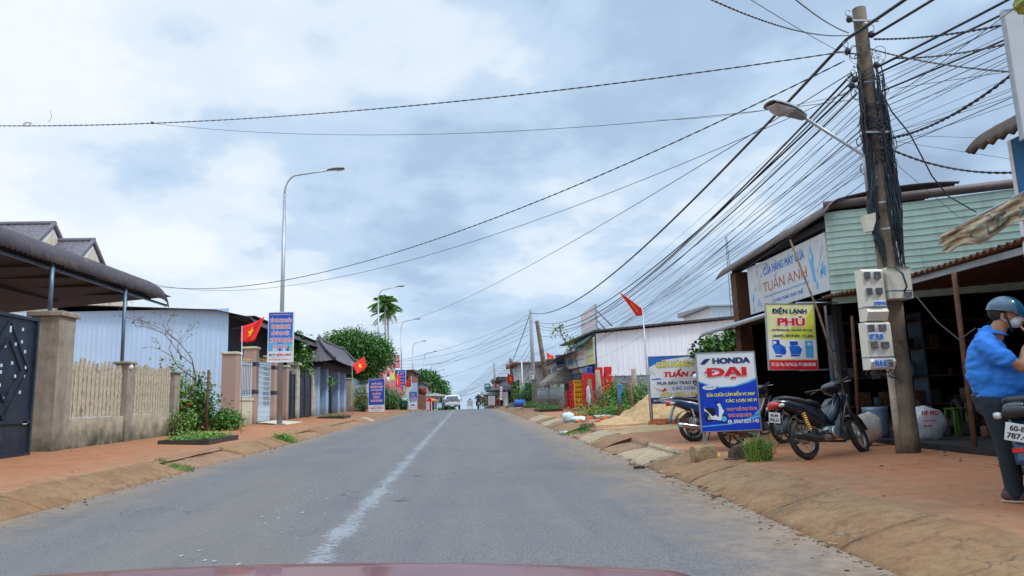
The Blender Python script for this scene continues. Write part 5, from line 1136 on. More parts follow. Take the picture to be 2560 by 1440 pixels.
# ---------------------------------------------------------------- two signs on legs
def honda(f, w, h):
    f.rect(0, 0, w, h, 'sw', 1); f.poly([(0, 0), (w, 0), (w, .665*h), (.85*w, .62*h), (.6*w, .565*h), (.35*w, .56*h), (.15*w, .60*h), (0, .645*h)], 'ssky', 2)
    f.poly([(0, 0), (w, 0), (w, .64*h), (.85*w, .595*h), (.6*w, .55*h), (.35*w, .548*h), (.15*w, .585*h), (0, .625*h)], 'sbl', 3); f.poly([(0, .055*h), (.5*w, .075*h), (w, .155*h), (w, .185*h), (.5*w, .09*h), (0, .07*h)], 'ssky', 4); f.poly([(.62*w, .10*h), (w, .20*h), (w, .26*h), (.9*w, .18*h)], 'ssky', 4)
    f.text('HONDA', .27*w, .855*h, .92*w, .935*h, 'snavy', 5, .05); f.text('DẠI', .16*w, .655*h, .84*w, .815*h, 'sred', 6, .045, outline='spinkl', ow=.03); f.rect(.115*w, .742*h, .29*w, .762*h, 'sred', 7)
    for k in range(6): z0 = .862+.012*k; f.poly([(.05*w+.013*k*w, z0*h), (.13*w+.010*k*w, (z0-.008)*h), (.235*w-.006*k*w, (z0+.062-.012*k)*h), (.225*w-.006*k*w, (z0+.066-.012*k)*h)], 'snavy', 5+.2*k)
    f.disc(.18*w, .555*h, .12*w, .03*h, 'sw', 5); f.text('Chuyên', .10*w, .54*h, .265*w, .572*h, 'snavy', 6, .0, .35)
    f.text('SỬA CHỮA CẢM BIẾN VC MAP', .12*w, .435*h, .95*w, .50*h, 'syellow', 5, .03); f.text('CÁC LOẠI XE FI', .44*w, .345*h, .97*w, .405*h, 'syellow', 5, .03)
    f.text('THAY THẾ PHỤ TÙNG', .44*w, .24*h, .96*w, .30*h, 'sred', 6, .03, outline='sw', ow=.05); f.text('CÁC LOẠI XE FI', .46*w, .16*h, .86*w, .215*h, 'sred', 6, .03, outline='sw', ow=.05)
    f.text('0967.829.140', .55*w, .085*h, .98*w, .135*h, 'sw', 5, .02); f.disc(.48*w, .11*h, .035*w, .026*h, 'sw', 5); f.poly([(.465*w, .125*h), (.478*w, .128*h), (.484*w, .105*h), (.50*w, .098*h), (.49*w, .09*h), (.47*w, .10*h)], 'steal', 6)
    # the printed scooter
    f.disc(.14*w, .17*h, .075*w, .052*h, 'sblack', 5); f.disc(.14*w, .17*h, .04*w, .028*h, 'sgrey', 6); f.disc(.385*w, .15*h, .075*w, .055*h, 'snavy', 5); f.disc(.385*w, .15*h, .048*w, .034*h, 'ssky', 6)
    f.poly([(.06*w, .30*h), (.20*w, .28*h), (.25*w, .20*h), (.30*w, .17*h), (.31*w, .30*h), (.28*w, .34*h), (.33*w, .36*h), (.37*w, .28*h), (.40*w, .25*h), (.36*w, .20*h), (.33*w, .13*h), (.17*w, .15*h), (.13*w, .23*h), (.06*w, .26*h)], 'sw', 7)
    f.poly([(.06*w, .295*h), (.20*w, .30*h), (.25*w, .27*h), (.24*w, .20*h), (.19*w, .19*h), (.12*w, .25*h)], 'sblack', 8); f.poly([(.25*w, .38*h), (.33*w, .365*h), (.33*w, .35*h), (.29*w, .345*h)], 'sblack', 8); f.poly([(.02*w, .2*h), (.11*w, .16*h), (.13*w, .21*h), (.09*w, .25*h)], 'snavy', 7)
M('sbl', (.008, .05, .50), .35)
Yh = 11.35; tl, tr, bl = at(1740, 884, Yh), at(1884, 879, Yh), at(1757, 1079, Yh); ho = board('standing_sign', 'blue and white scooter repair sign on two legs beside the motorbikes', 'sign', tl, tr, bl, honda, .03, rim='galv', rimw=.012, legs=[.05, .97])
def nong(f, w, h):
    f.rect(0, 0, w, h, 'sw', 1); f.poly([(0, .78*h), (0, h), (w, h), (.5*w, .985*h), (.2*w, .93*h)], 'sblue', 2); f.rect(0, 0, w, .12*h, 'snavy', 2)
    f.text('CỬA HÀNG NÔNG CƠ', .09*w, .76*h, .95*w, .93*h, 'syellow', 4, .035, outline='sblack', ow=.04); f.text('TUẤN ANH', .18*w, .55*h, .78*w, .73*h, 'sred', 4, .05, .15)
    f.text('MUA BÁN TRAO ĐỔI SỬA CHỮA', .09*w, .39*h, .96*w, .50*h, 'snavy', 4, .03); f.text('CÁC LOẠI MÁY', .28*w, .26*h, .72*w, .36*h, 'sblue', 4, .03); f.text('MÁY CƯA - MÁY CẮT CỎ', .13*w, .14*h, .95*w, .25*h, 'syellow', 4, .035, outline='sblack', ow=.04)
    f.text('ĐC : THÔN LỘC TÂN - XÃ PHÚ LỘC', .03*w, .03*h, .8*w, .09*h, 'sw', 4, .02); f.poly([(.02*w, .52*h), (.12*w, .54*h), (.16*w, .51*h), (.03*w, .50*h)], 'sblue', 4)
    f.poly([(.02*w, .36*h), (.15*w, .27*h), (.19*w, .33*h), (.21*w, .27*h), (.16*w, .24*h)], 'sred', 4)
Yn = 20.6; tl, tr = at(1621, 893, Yn), at(1621, 893, Yn)+Vector((2.25, -.35, 0)); bl = at(1626, 1009, Yn)
board('standing_sign', 'wide white and blue farm machine sign on iron legs behind the first motorbike', 'sign', tl, tr, bl, nong, .03, rim='steel_blue', rimw=.02, legs=[.005, .99], legmat='steel_blue')
# ---------------------------------------------------------------- old timber posts, sand, bricks, sacks and weeds on the vacant plot
def oldpost(label, base, top, Y, r_, mat='wood_old'):
    a, b = at(base[0], base[1], Y), at(top[0], top[1], Y); a.z = zg(a.x, Y)-.05; tag(MB().tube([a, a.lerp(b, .5)+Vector((.02, 0, 0)), b], [r_*1.1, r_, r_*.85], mat, 9).build('old_post', None, False, tuple(a)), label, 'post', 'old posts standing in the vacant plot')
oldpost('grey concrete post in front of the white warehouse corner', (1500, 1010), (1493, 925), 31, .13, 'concrete')
oldpost('tree stump like timber post beside the hanging white bag', (1478, 1030), (1472, 948), 29, .11)
oldpost('leaning timber post with an orange brown face, middle of the plot', (1521, 1015), (1534, 940), 30, .09)
oldpost('short timber post with the blue rag tied to it', (1549, 1040), (1545, 957), 26, .065)
oldpost('square pale concrete post against the white warehouse wall', (1586, 985), (1584, 922), 33, .14, 'concrete')
oldpost('round timber post in the shrubs nearest the farm machine sign', (1579, 1020), (1573, 952), 27, .08)
p = at(1548, 975, 25.8); mb = MB().surf(lambda u, v: (p.x-.06+.16*u*(1-.6*v)+.02*math.sin(v*7), p.y-.1+.05*math.sin(u*6+v*5), p.z+.2-.75*v), 8, 14, 'rag_blue', .01); tag(mb.build('blue_rag', None, False, tuple(p)), 'torn light blue plastic rag tied to a timber post', 'rag')
p = at(1471, 990, 28.6); mb = MB().blob(tuple(p), (.085, .07, .40), 'sack_white', 4, .35); tag(mb.build('plastic_bag', None, False, tuple(p)), 'white plastic bag hanging on the timber post by the red crates', 'bag')
c = Vector((6.0, 22.6, zg(6.1, 22.2)))
mb = MB(); V = []; F = []; nn = 64
for i in range(nn+1):
    for j in range(nn+1):
        x = (i/nn-.5)*4.6; y = (j/nn-.5)*3.4; d = math.sqrt((x/2.1)**2+(y/1.5)**2); b1 = .92*max(0, 1-math.sqrt(((x-.0)/1.35)**2+(y/1.2)**2)); b2 = .6*max(0, 1-math.sqrt(((x-1.2)/1.0)**2+((y+.1)/1.0)**2)); b3 = .28*max(0, 1-math.sqrt(((x+1.1)/1.1)**2+((y+.2)/.9)**2))
        hz_ = max(b1, b2, b3)*1.0+.10*max(0, 1-d)*(2.4*noise.noise(Vector((x*2.2, y*2.2, 1)))+1.4*noise.noise(Vector((x*6, y*6, 3)))+.9*noise.noise(Vector((x*14, y*14, 5))))
        V.append((c.x+x, c.y+y, zg(c.x+x, c.y+y)-.03+max(0, hz_+.02*max(0, 1.2-d))))
for i in range(nn):
    for j in range(nn): a = i*(nn+1)+j; F.append((a, a+nn+1, a+nn+2, a+1))
mb.add(V, F, 'sand', None, True); tag(mb.build('sand_heap', None, False, tuple(c)), 'heap of yellow building sand behind the first motorbike', 'sand heap')
tag(MB().surf(lambda u, v: (3.75+2.6*u, 17.2+3.6*v, zg(3.75+2.6*u, 17.2+3.6*v)+.012-.02*(abs(u-.5)*2)**4-.02*(abs(v-.5)*2)**4+.012*noise.noise(Vector((u*9, v*9, 0)))), 24, 24, 'sand', .01).build('sand_spill'), 'thin sheet of spilled sand on the pavement', None, None, 'structure')
def brick(label, x, y, dz, rz, ry=0, hollow_=False, g='scattered orange bricks in front of the weeds'):
    mb = MB(); L_, W_, H_ = .24, .12, .085; 
    if hollow_:
        for c_, s_ in (((0, 0, H_*.95), (L_, W_, .01)), ((0, 0, .005), (L_, W_, .01)), ((0, 0, H_/2), (L_, W_*.06, H_)), ((0, W_/2, H_/2), (L_, .01, H_)), ((0, -W_/2, H_/2), (L_, .01, H_)), ((0, 0, H_/2), (L_, W_, .01))): mb.box(c_, s_, 'brick_orange')
    else: mb.box((0, 0, H_/2), (L_, W_, H_), 'brick_orange', None, .006)
    o = mb.build('brick'); o.location = (x, y, zg(x, y)+dz); o.rotation_euler = (0, ry, rz); return tag(o, label, 'brick', g)
r = random.Random(8)
for i in range(26):
    px = r.uniform(1425, 1525); py = r.uniform(1040, 1056); q = hit(px, py); brick('loose orange brick lying among the weeds left of the sand heap', q.x, q.y, r.choice([0, 0, .085]), r.uniform(0, 3), r.uniform(-.25, .25))
for i in range(9):
    q = hit(1632+i*11+r.uniform(-4, 4), 1063+r.uniform(-3, 2)); brick('hollow orange brick in the row at the foot of the farm machine sign', q.x, q.y, .085*(i % 2), r.uniform(-.4, .4), 0, True, 'row of hollow bricks at the foot of the farm machine sign')
for (px, py, sx, sz, mt, lb, cat_) in ((1445, 1028, .26, .14, 'rock', 'pale dusty stone in the weeds below the crates', 'stone'), (1420, 1040, .3, .1, 'sack', 'crumpled pale cement sack left of the bricks', 'sack'), (1510, 1045, .4, .08, 'sack', 'flattened dirty sack between the bricks', 'sack'), (1595, 1030, .2, .12, 'rock', 'grey stone on the edge of the sand heap', 'stone'), (1675, 1058, .45, .09, 'sack', 'crumpled cement bag on the row of hollow bricks', 'sack'), (1411, 1085, .2, .06, 'sack_white', 'crushed white bag in the gutter beside the right kerb', 'litter')):
    q = hit(px, py); tag(MB().blob((q.x, q.y, q.z+sz*.5), (sx, sx*.8, sz), mt, px, .5, 2.4).build(cat_, None, False, tuple(q)), lb, cat_)
# floral cement sack lying by the planting
q = hit(1428, 1056); M('sack_floral', (.55, .70, .70), .6, var=.05, scale=3, dirt=(.50, .12, .10), dscale=9, dthr=.60)
tag(MB().blob((q.x-.08, q.y+.1, q.z+.16), (.20, .17, .20), 'sack_floral', 17, .35, 1.4).blob((q.x+.25, q.y+.1, q.z+.09), (.36, .2, .11), 'sack_floral', 12, .4, 1.6).build('printed_sack', None, False, tuple(q)), 'white and turquoise printed sack slumped at the edge of the weeds', 'sack')
bush('weeds', 'bright weeds along the foot of the old posts', 'weeds', G(6.4, 27.5), (1.7, 1.0, .28), 1700, .10, ['grass_a', 'leaf_b', 'leaf_a'], 41)
bush('weeds', 'low green weeds around the stones by the red crates', 'weeds', G(5.3, 28.5), (1.2, 1.3, .2), 1100, .10, ['grass_a', 'grass_b', 'leaf_b'], 42)
bush('shrub', 'leafy green shrub against the concrete post by the red crates', 'shrub', G(6.35, 29.6), (.5, .6, .85), 1100, .14, ['leaf_b', 'leaf_a', 'grass_a'], 43)
bush('shrub', 'dark green shrub between the old posts left of the farm machine sign', 'shrub', G(7.35, 28.6), (1.0, .8, .85), 2000, .13, ['leaf_c', 'leaf_a', 'leaf_b'], 44)
bush('thicket', 'grey brown dry thicket in the middle of the plot', 'thicket', G(6.6, 30.5), (1.2, .8, .75), 1500, .12, ['leaf_dry', 'leaf_c', 'leaf_dry'], 45)
bush('weed', 'green weed on top of the right kerb beside the crushed bag', 'weeds', G(3.5, 21.3), (.3, .5, .1), 300, .08, ['leaf_c', 'leaf_a', 'leaf_dry'], 46)
for i, (px, py, rr, hh) in enumerate(((1330, 1020, .35, .2), (1300, 1024, .25, .16), (1380, 1050, .2, .13), (1425, 1086, .22, .13), (1345, 1040, .3, .12), (1275, 1020, .3, .2), (1456, 1080, .3, .12))):
    q = hit(px, py); grass('grass_tuft', 'green grass tuft along the far right kerb', tuple(q), (rr, rr*1.6), 240, hh, ['grass_a', 'grass_b', 'leaf_a'], 60+i, group='grass tufts along the far right kerb')
planter('planting_bed', 'long bed of low green plants at the foot of the steel fence', 4.05, 5.3, 39.5, 43, 48, 1500, ['grass_a', 'leaf_b', 'leaf_a'], .3)
planter('planting_bed', 'small bed of weeds beside the blue barrel', 4.3, 5.4, 52, 56, 49, 900, ['grass_a', 'leaf_b'], .35)
tree('street_tree', 'small dense mango tree before the white warehouse', 'tree', G(7.9, 20.3), (7.68, 20, 2.52), (.95, .8, .52), 45, 2300, .19, ['leaf_c', 'leaf_a', 'leaf_c', 'leaf_b'], 51, trunk_r=.07)
# thin crooked sapling before the crates
st_ = thing('sapling', 'tall thin crooked sapling with sparse leaves before the beverage shop', 'sapling', G(5.6, 40)); pp_ = [at(x, y, 40) for x, y in ((1462, 1000), (1452, 940), (1440, 900), (1428, 870), (1410, 850), (1400, 822))]; pp_[0].z = zg(pp_[0].x, 40); mb = MB().tube(pp_, [.035, .03, .028, .022, .016, .008], 'bark', 5)
tips = [at(x, y, 40) for x, y in ((1388, 832), (1402, 822), (1412, 838), (1425, 850), (1438, 852), (1420, 862), (1400, 815), (1436, 846), (1392, 815), (1428, 868))]
for t_ in tips: mb.tube([pp_[4 if t_.z > pp_[4].z else 3], t_], [.012, .004], 'bark', 4)
mb.build('stem', st_, True); MB().leaves([(t_.x+r.gauss(0, .14), t_.y+r.gauss(0, .14), t_.z+r.gauss(0, .11)) for t_ in tips for _ in range(14)], .22, ['leaf_y', 'leaf_b', 'leaf_dry'], r, .4, .6).build('foliage', st_, True)

# ---------------------------------------------------------------- white warehouse, beverage shop
wr = thing('warehouse', 'white ribbed metal warehouse with a dark sloping roof edge behind the vacant plot', 'building', G(12, 42))
mb = MB(); zlo = 2.45; a0 = 7.12; 
for k in range(int((16-a0)/.3)):
    x = a0+k*.3; zt = 4.80+(x-a0)*.075; mb.add([(x, 38, zlo), (x+.26, 38, zlo), (x+.26, 38, zt), (x, 38, zt)], [(0, 1, 2, 3)], 'warehouse_white'); mb.add([(x+.26, 38, zlo), (x+.27, 37.988, zlo), (x+.29, 37.988, zlo), (x+.3, 38, zlo), (x+.26, 38, zt), (x+.27, 37.988, zt), (x+.29, 37.988, zt), (x+.3, 38, zt)], [(0, 1, 5, 4), (1, 2, 6, 5), (2, 3, 7, 6)], 'warehouse_white')
mb.build('wall', wr, True)
MB().span((7.15, 38.05, .6), (16, 51, 4.7), 'wall_grey').build('inner_wall', wr, True)
MB().add([(6.95, 37.7, 4.86), (16.2, 37.7, 5.56), (16.2, 52, 5.9), (6.95, 52, 5.2), (6.95, 37.7, 4.96), (16.2, 37.7, 5.66), (16.2, 52, 6.0), (6.95, 52, 5.3)], [(3, 2, 1, 0), (4, 5, 6, 7), (0, 1, 5, 4), (1, 2, 6, 5), (2, 3, 7, 6), (3, 0, 4, 7)], 'roof_dark').build('roof', wr, True)
mb = MB()
for k in range(34): mb.span((7.3+k*.22, 37.8, 1.2), (7.33+k*.22, 37.83, 2.35), 'steel_blue')
mb.span((7.2, 37.79, 2.2), (14.6, 37.84, 2.25), 'steel_blue'); mb.span((7.15, 37.7, .6), (15, 37.95, 1.2), 'concrete_pale'); mb.build('window_grille', wr, True)
dw = thing('beverage_shop', 'open beverage shop with green roof edge and printed banners facing the road', 'shop building', G(7.1, 44))
MB().span((7.02, 38.1, .7), (7.1, 38.2, 4.8), 'steel_blue').span((7.02, 43.9, .7), (7.1, 44.0, 3.9), 'steel_blue').build('frame', dw, True)
mb = MB(); corr(mb, (6.42, 37.9, 4.28), (0, 1, 0), 6.4, (1.2, 0, .95), .95, .2, .03, 'roof_green'); mb.build('awning', dw, True)
MB().add([(5.75, 43.5, 3.92), (7.2, 43.5, 4.3), (7.2, 52.5, 4.2), (5.75, 52.5, 3.75), (5.75, 43.5, 3.98), (7.2, 43.5, 4.36), (7.2, 52.5, 4.26), (5.75, 52.5, 3.81)], [(3, 2, 1, 0), (4, 5, 6, 7), (0, 1, 5, 4), (1, 2, 6, 5), (2, 3, 7, 6), (3, 0, 4, 7)], 'roof_brown').build('porch_roof', dw, True)
mb = MB()
for k in range(30): y = 42.5+k*.28; mb.span((7.0, y, .75), (7.03, y+.04, 3.0), 'steel_blue')
mb.span((6.98, 42.4, 2.9), (7.05, 51, 3.0), 'steel_blue'); mb.build('grille', dw, True)
def bn1(f, w, h):
    f.rect(0, 0, w, h, 'sw', 1); f.rect(.72*w, 0, w, h, 'spale', 2); f.text('ĐẠI LÝ BIA', .34*w, .72*h, .70*w, .92*h, 'sb', 3, .03); f.text('THIÊN PHÚ', .34*w, .42*h, .70*w, .66*h, 'spink', 3, .03); f.text('BIA - NƯỚC NGỌT', .36*w, .24*h, .70*w, .36*h, 'snavy', 3, .02)
    f.rect(.02*w, .0*h, .34*w, .10*h, 'spinkl', 2); f.poly([(.08*w, .18*h), (.30*w, .14*h), (.32*w, .42*h), (.24*w, .5*h), (.10*w, .38*h)], 'ssky', 3); f.rect(.08*w, .55*h, .14*w, .9*h, 'snavy', 3); f.rect(.17*w, .5*h, .21*w, .86*h, 'sblue', 3); f.rect(.24*w, .6*h, .28*w, .9*h, 'snavy', 3); f.text('NƯỚC SUỐI', .76*w, .55*h, .96*w, .75*h, 'steal', 4, .02); f.rect(.76*w, .3*h, .95*w, .36*h, 'slime', 4)
XB = 6.92; board('shop_banner', 'white, pink and yellow beverage banner stretched above the red crates', 'sign', atX(1413, 873, XB), atX(1484, 842, XB), atX(1415, 925, XB), bn1, .03, rim=None)
board('shop_banner', 'plain blue banner with white foot at the far end of the beverage shop', 'sign', at(1388, 888, 51.5), at(1409, 886, 51.5), at(1388, 922, 51.5), lambda f, w, h: (f.rect(0, .28*h, w, h, 'sblue', 1), f.rect(0, 0, w, .28*h, 'sw', 1), f.text('Viễn thông', .1*w, .08*h, .9*w, .2*h, 'sb', 3, .02)), .03, rim=None)
tag(MB().surf(lambda u, v: (6.95+.1*math.sin(u*9), 38.6+2.4*u, 3.1-1.2*v*(1-.3*math.sin(u*PI))+.05*math.sin(u*14)), 20, 8, 'sb', .01).build('tarpaulin', None, False, (6.95, 39.8, 2.2)), 'dark blue rolled tarpaulin hanging under the beverage banner', 'tarpaulin')
board('shop_sign', 'small blue and orange drinks sign above the crates', 'sign', atX(1448, 922, 6.8), atX(1466, 918, 6.8), atX(1448, 934, 6.8), lambda f, w, h: (f.rect(0, 0, w, h, 'sblue', 1), f.rect(0, .1*h, .35*w, .9*h, 'sorange', 2)), .04, rim=None)
bb_tl = atX(1453, 797, 8.6); bb_tr = atX(1487, 758, 8.6); bb_tl.z = bb_tr.z = (bb_tl.z+bb_tr.z)/2+.1
o = board('rooftop_sign', 'tall weathered white billboard seen edge on behind the beverage shop roof', 'billboard', bb_tl, bb_tr, bb_tl-Vector((0, 0, 2.0)), blank('banner_white', 'spinkl', 'spinkl'), .1, rim='galv')
mb = MB()
for (x0, y0, x1, y1) in ((1487, 772, 1530, 815), (1487, 795, 1515, 825), (1487, 812, 1505, 830)): mb.tube([at(x0, y0, 53.5), at(x1, y1, 48)], .05, 'cable_grey', 5)
mb.build('brace', o, True)
# beer crates: stacks of single crates
def crate(mat):
    root = thing('beverage_crate', 'x', 'crate'); mb = MB(); L_, W_, H_ = .42, .32, .27
    for sx in (-1, 1): mb.box((sx*L_/2, 0, H_*.5), (.015, W_, H_), mat)
    for sy in (-1, 1):
        for z0, z1 in ((0, .35), (.78, 1)): mb.box((0, sy*W_/2, H_*(z0+z1)/2), (L_, .015, H_*(z1-z0)), mat)
        for x in (-.4, -.13, .13, .4): mb.box((x*L_*1.15, sy*W_/2, H_*.56), (.05, .014, H_*.44), mat)
    mb.box((0, 0, .01), (L_, W_, .02), mat); mb.box((0, 0, H_*.4), (L_*.9, W_*.85, .1), 'ink'); mb.build('shell', root); return root
cr_ = crate('crate_red'); cy2 = crate('crate_yellow'); first = {id(cr_): True, id(cy2): True}
def put_crate(src, x, y, z, rz, label, g):
    o = src if first[id(src)] else copy_tree(src); first[id(src)] = False; o.location = (x, y, z); o.rotation_euler = (0, 0, rz); o['label'] = label; o['group'] = g
names_ = ['nearest stack, against the concrete post', 'second stack', 'third stack', 'fourth stack, just behind the yellow ones', 'fifth stack', 'farthest and lowest stack']
for i, (x, y, n, src) in enumerate(((6.45, 36.4, 7, cr_), (6.35, 37.3, 7, cr_), (6.85, 36.2, 8, cr_), (6.7, 38.4, 7, cr_), (6.25, 39.6, 6, cy2), (6.3, 41.2, 6, cr_), (6.35, 42.4, 6, cr_), (6.3, 43.6, 4, cr_), (7.3, 36.2, 8, cr_), (6.8, 40.4, 7, cr_))):
    for k in range(n): put_crate(src, x+r.uniform(-.02, .02), y+r.uniform(-.02, .02), zg(x, y)+k*.275, PI/2+r.uniform(-.04, .04) if i != 4 else r.uniform(-.04, .04), ('yellow beer crate in the only yellow stack' if src is cy2 else 'red drinks crate in the stacks before the beverage shop'), 'yellow crates' if src is cy2 else 'red crates')
# steel fence with spiked bars, tent canopy, fence of planks
sf = thing('steel_fence', 'grey steel fence panels standing on the far right pavement', 'fence', G(5.9, 50)); mb = MB(); z = zg(5.9, 50)
fa, fb = at(1345, 1010, 50), at(1411, 1015, 44)
for k in range(40): p = fa.lerp(fb, k/39); z = zg(p.x, p.y); mb.tube([(p.x, p.y, z+.02), (p.x, p.y, z+1.35)], .018, 'galv', 4)
for zz in (.1, .7, 1.3): mb.bar((fa.x, fa.y, zg(fa.x, fa.y)+zz), (fb.x, fb.y, zg(fb.x, fb.y)+zz), .04, .04, 'galv')
mb.build('bars', sf, True)
tn = thing('tent', 'small grey canvas awning tent behind the steel fence', 'tent', G(6.4, 49)); z = zg(6.4, 49)
MB().add([(5.3, 47, z+1.7), (7.0, 47, z+1.75), (7.0, 51.5, z+1.75), (5.3, 51.5, z+1.7), (5.9, 48, z+2.3), (7.0, 48, z+2.75), (7.0, 51, z+2.75), (5.9, 51, z+2.3), (5.3, 47, z+1.5), (5.3, 51.5, z+1.5), (7, 47, z+1.55)], [(0, 1, 5, 4), (0, 4, 7, 3), (4, 5, 6, 7), (3, 7, 6, 2), (0, 3, 9, 8), (0, 8, 10, 1)], 'canvas_grey').build('canvas', tn, True)
mb = MB()
for x, y in ((5.35, 47.1), (5.35, 51.4), (6.95, 47.1)): mb.tube([(x, y, z-.05), (x, y, z+1.7)], .03, 'galv', 6)
mb.build('leg', tn, True)
mb = MB()
for k in range(9): x = 5.2+k*.17; mb.box((x+.2, 55.5, zg(5.5, 55)+.9), (.13, .04, 1.9+.2*math.sin(k*2.2)), 'bark_pale')
tag(mb.build('plank_fence', None, False, (5.6, 55.5, zg(5.6, 55))), 'grey upright planks leaning together behind the steel fence', 'fence')
bush('shrub', 'green bushy shrub at the foot of the grey far pole', 'shrub', G(5.3, 60), (1.2, 1.2, 1.35), 2200, .18, ['leaf_a', 'leaf_b', 'leaf_c'], 71)
bush('shrub', 'green shrub behind the steel fence by the leaning wooden pole', 'shrub', G(6.8, 57), (1.0, 1.0, 1.2), 1500, .18, ['leaf_a', 'leaf_b'], 72)
# ---------------------------------------------------------------- far right shops
shed('shop_building', 'white and blue glazed house behind the leaning wooden pole', 7.6, 13, 58, 68, 3.6, 'wall_white', 'roof_brown', wins=(('w', 59, 62, 1.8, 3.2, 'glass_dark'), ('w', 63.5, 66.5, 1.8, 3.2, 'glass_dark'), ('y', 8.2, 9.8, 1.8, 3.1, 'glass_dark'), ('y', 10.2, 11.8, 1.8, 3.1, 'glass_dark')), over=.9)
shed('shop_building', 'white shop with a dark blue doorway and a terracotta roof behind the grey pole', 5.3, 11, 69.5, 80, 4.1, 'wall_white', 'wall_terracotta', wins=(('y', 5.7, 6.4, .1, 2.2, 'glass_dark'), ('w', 71, 74, .1, 2.6, 'dark_void'), ('w', 75, 79, .1, 2.6, 'dark_void')), over=.8)
shed('shop_building', 'low white shop with a broad dark awning at the crest on the right', 4.3, 10, 83, 96, 3.0, 'wall_white', 'roof_dark', wins=(('y', 4.8, 6.2, .1, 2.2, 'dark_void'), ('w', 85, 94, .1, 2.4, 'dark_void')), over=.9)
shed('shop_building', 'brown roofed building beyond the crest on the right', 4.6, 12, 100, 125, 4.3, 'wall_grey', 'roof_brown', wins=(('w', 103, 110, .1, 2.6, 'dark_void'), ('w', 113, 120, .1, 2.6, 'dark_void')))
shed('shop_building', 'pale building farthest down the right side', 4.8, 12, 130, 160, 4.2, 'wall_white', 'roof_brown', wins=(('w', 134, 142, .1, 2.6, 'dark_void'),))
shed('house', 'flat roofed white concrete house rising behind the white warehouse', 15.2, 30, 50.5, 60, 5.7, 'wall_white', 'wall_grey', wins=(('y', 18.5, 20, 3.6, 5.2, 'glass_dark'),), over=.6)
shed('house', 'small white upper storey with a grey cornice between the warehouse and the shop eave', 22.3, 25.6, 62, 70, 8.3, 'wall_white', 'wall_grey', over=.5)
mb = MB(); b = at(1830, 770, 60)
for dx in (-.18, .18): mb.tube([(b.x+dx, 60, b.z-6), (b.x+dx*.3, 60, b.z+6.5)], .03, 'cable_grey', 4)
for k in range(20): mb.tube([(b.x-.18, 60, b.z-5+k*.55), (b.x+.18, 60, b.z-4.75+k*.55)], .018, 'cable_grey', 4)
tag(mb.build('radio_mast', None, False, (b.x, 60, 6.6)), 'thin lattice radio mast above the white house', 'mast')
o = board('shop_sign', 'teal green shop sign above the black market tents', 'sign', at(1211, 959, 96), at(1226, 959, 96), at(1211, 975, 96), lambda f, w, h: (f.rect(0, 0, w, h, 'steal', 1), f.rect(.15*w, .55*h, .85*w, .8*h, 'sw', 2)), .1, rim=None, legs=[.3, .8])
board('notice_board', 'white notice board with red footer before the market tents', 'sign', at(1221, 990, 72), at(1237, 990, 72), at(1221, 1013, 72), lambda f, w, h: (f.rect(0, 0, w, h, 'sw', 1), f.text('GIẢM GIÁ', .2*w, .8*h, .8*w, .93*h, 'sred', 2, .02), f.text('Phở - Bún bò', .12*w, .62*h, .8*w, .72*h, 'sblack', 2), f.text('Cơm gà', .12*w, .47*h, .7*w, .56*h, 'sblack', 2), f.text('Hủ tiếu', .12*w, .32*h, .8*w, .41*h, 'sblack', 2), f.rect(.1*w, .05*h, .9*w, .14*h, 'spink', 2)), .05, legs=[.1, .9])
board('notice_board', 'orange and white menu board leaning on the white far right shop', 'sign', at(1250, 967, 68.9), at(1256, 967, 68.9), at(1250, 1000, 68.9), blank('sw', 'sorange', 'sred', 'sorange', 'sorange'), .05, rim=None)
parasol('market_tent', 'broad black market tent over the far right stall', 4.0, 77, zg(4, 77), 3.0, 2.0, 'tarp_dark', 'black tents at the crest', 6, drop=.5)
parasol('market_tent', 'smaller black tent left of the broad black one', 3.6, 86, zg(4, 86), 2.55, 1.5, 'tarp_dark', 'black tents at the crest', 6, drop=.45)
q = G(4.35, 58.5); mb = MB().lathe([(.28, 0), (.30, .02), (.30, .28), (.315, .30), (.30, .32), (.30, .58), (.315, .6), (.30, .62), (.30, .88), (.27, .9)], 'barrel_blue', 16, TR(q.x-.45, q.y, q.z+.31, 0, PI/2, 0)); tag(mb.build('barrel', None, False, tuple(q)), 'bright blue plastic barrel lying on its side at the crest', 'barrel')
tag(MB().surf(lambda u, v: (3.2+1.3*u, 59+1.6*v, zg(3.6, 60)+.02+.42*math.sin(PI*u)*math.sin(PI*v)+.06*noise.noise(Vector((u*6, v*6, 0)))), 14, 14, 'tarp_dark', .02).build('tarpaulin', None, False, (3.8, 60, zg(3.8, 60))), 'dark tarpaulin heaped over goods beside the blue barrel', 'tarpaulin')
o = board('stall_box', 'white glass fronted street stall at the crest', 'stall', at(1168, 1000, 82), at(1182, 1000, 82), at(1168, 1023, 82), lambda f, w, h: (f.rect(.08*w, .35*h, .47*w, .92*h, 'sgrey', 2), f.rect(.53*w, .35*h, .92*w, .92*h, 'sgrey', 2)), .8, rim='galv', legs=None)
bush('shrub', 'flowering shrub with orange tips behind the rider', 'shrub', G(3.9, 99), (1.3, 1.3, 1.6), 1200, .3, ['leaf_a', 'leaf_b', 'petal_red'], 73)
bush('shrub', 'conifer like green shrub left of the teal sign', 'shrub', G(2.9, 108), (.9, .9, 1.6), 900, .3, ['leaf_a', 'leaf_c'], 74)
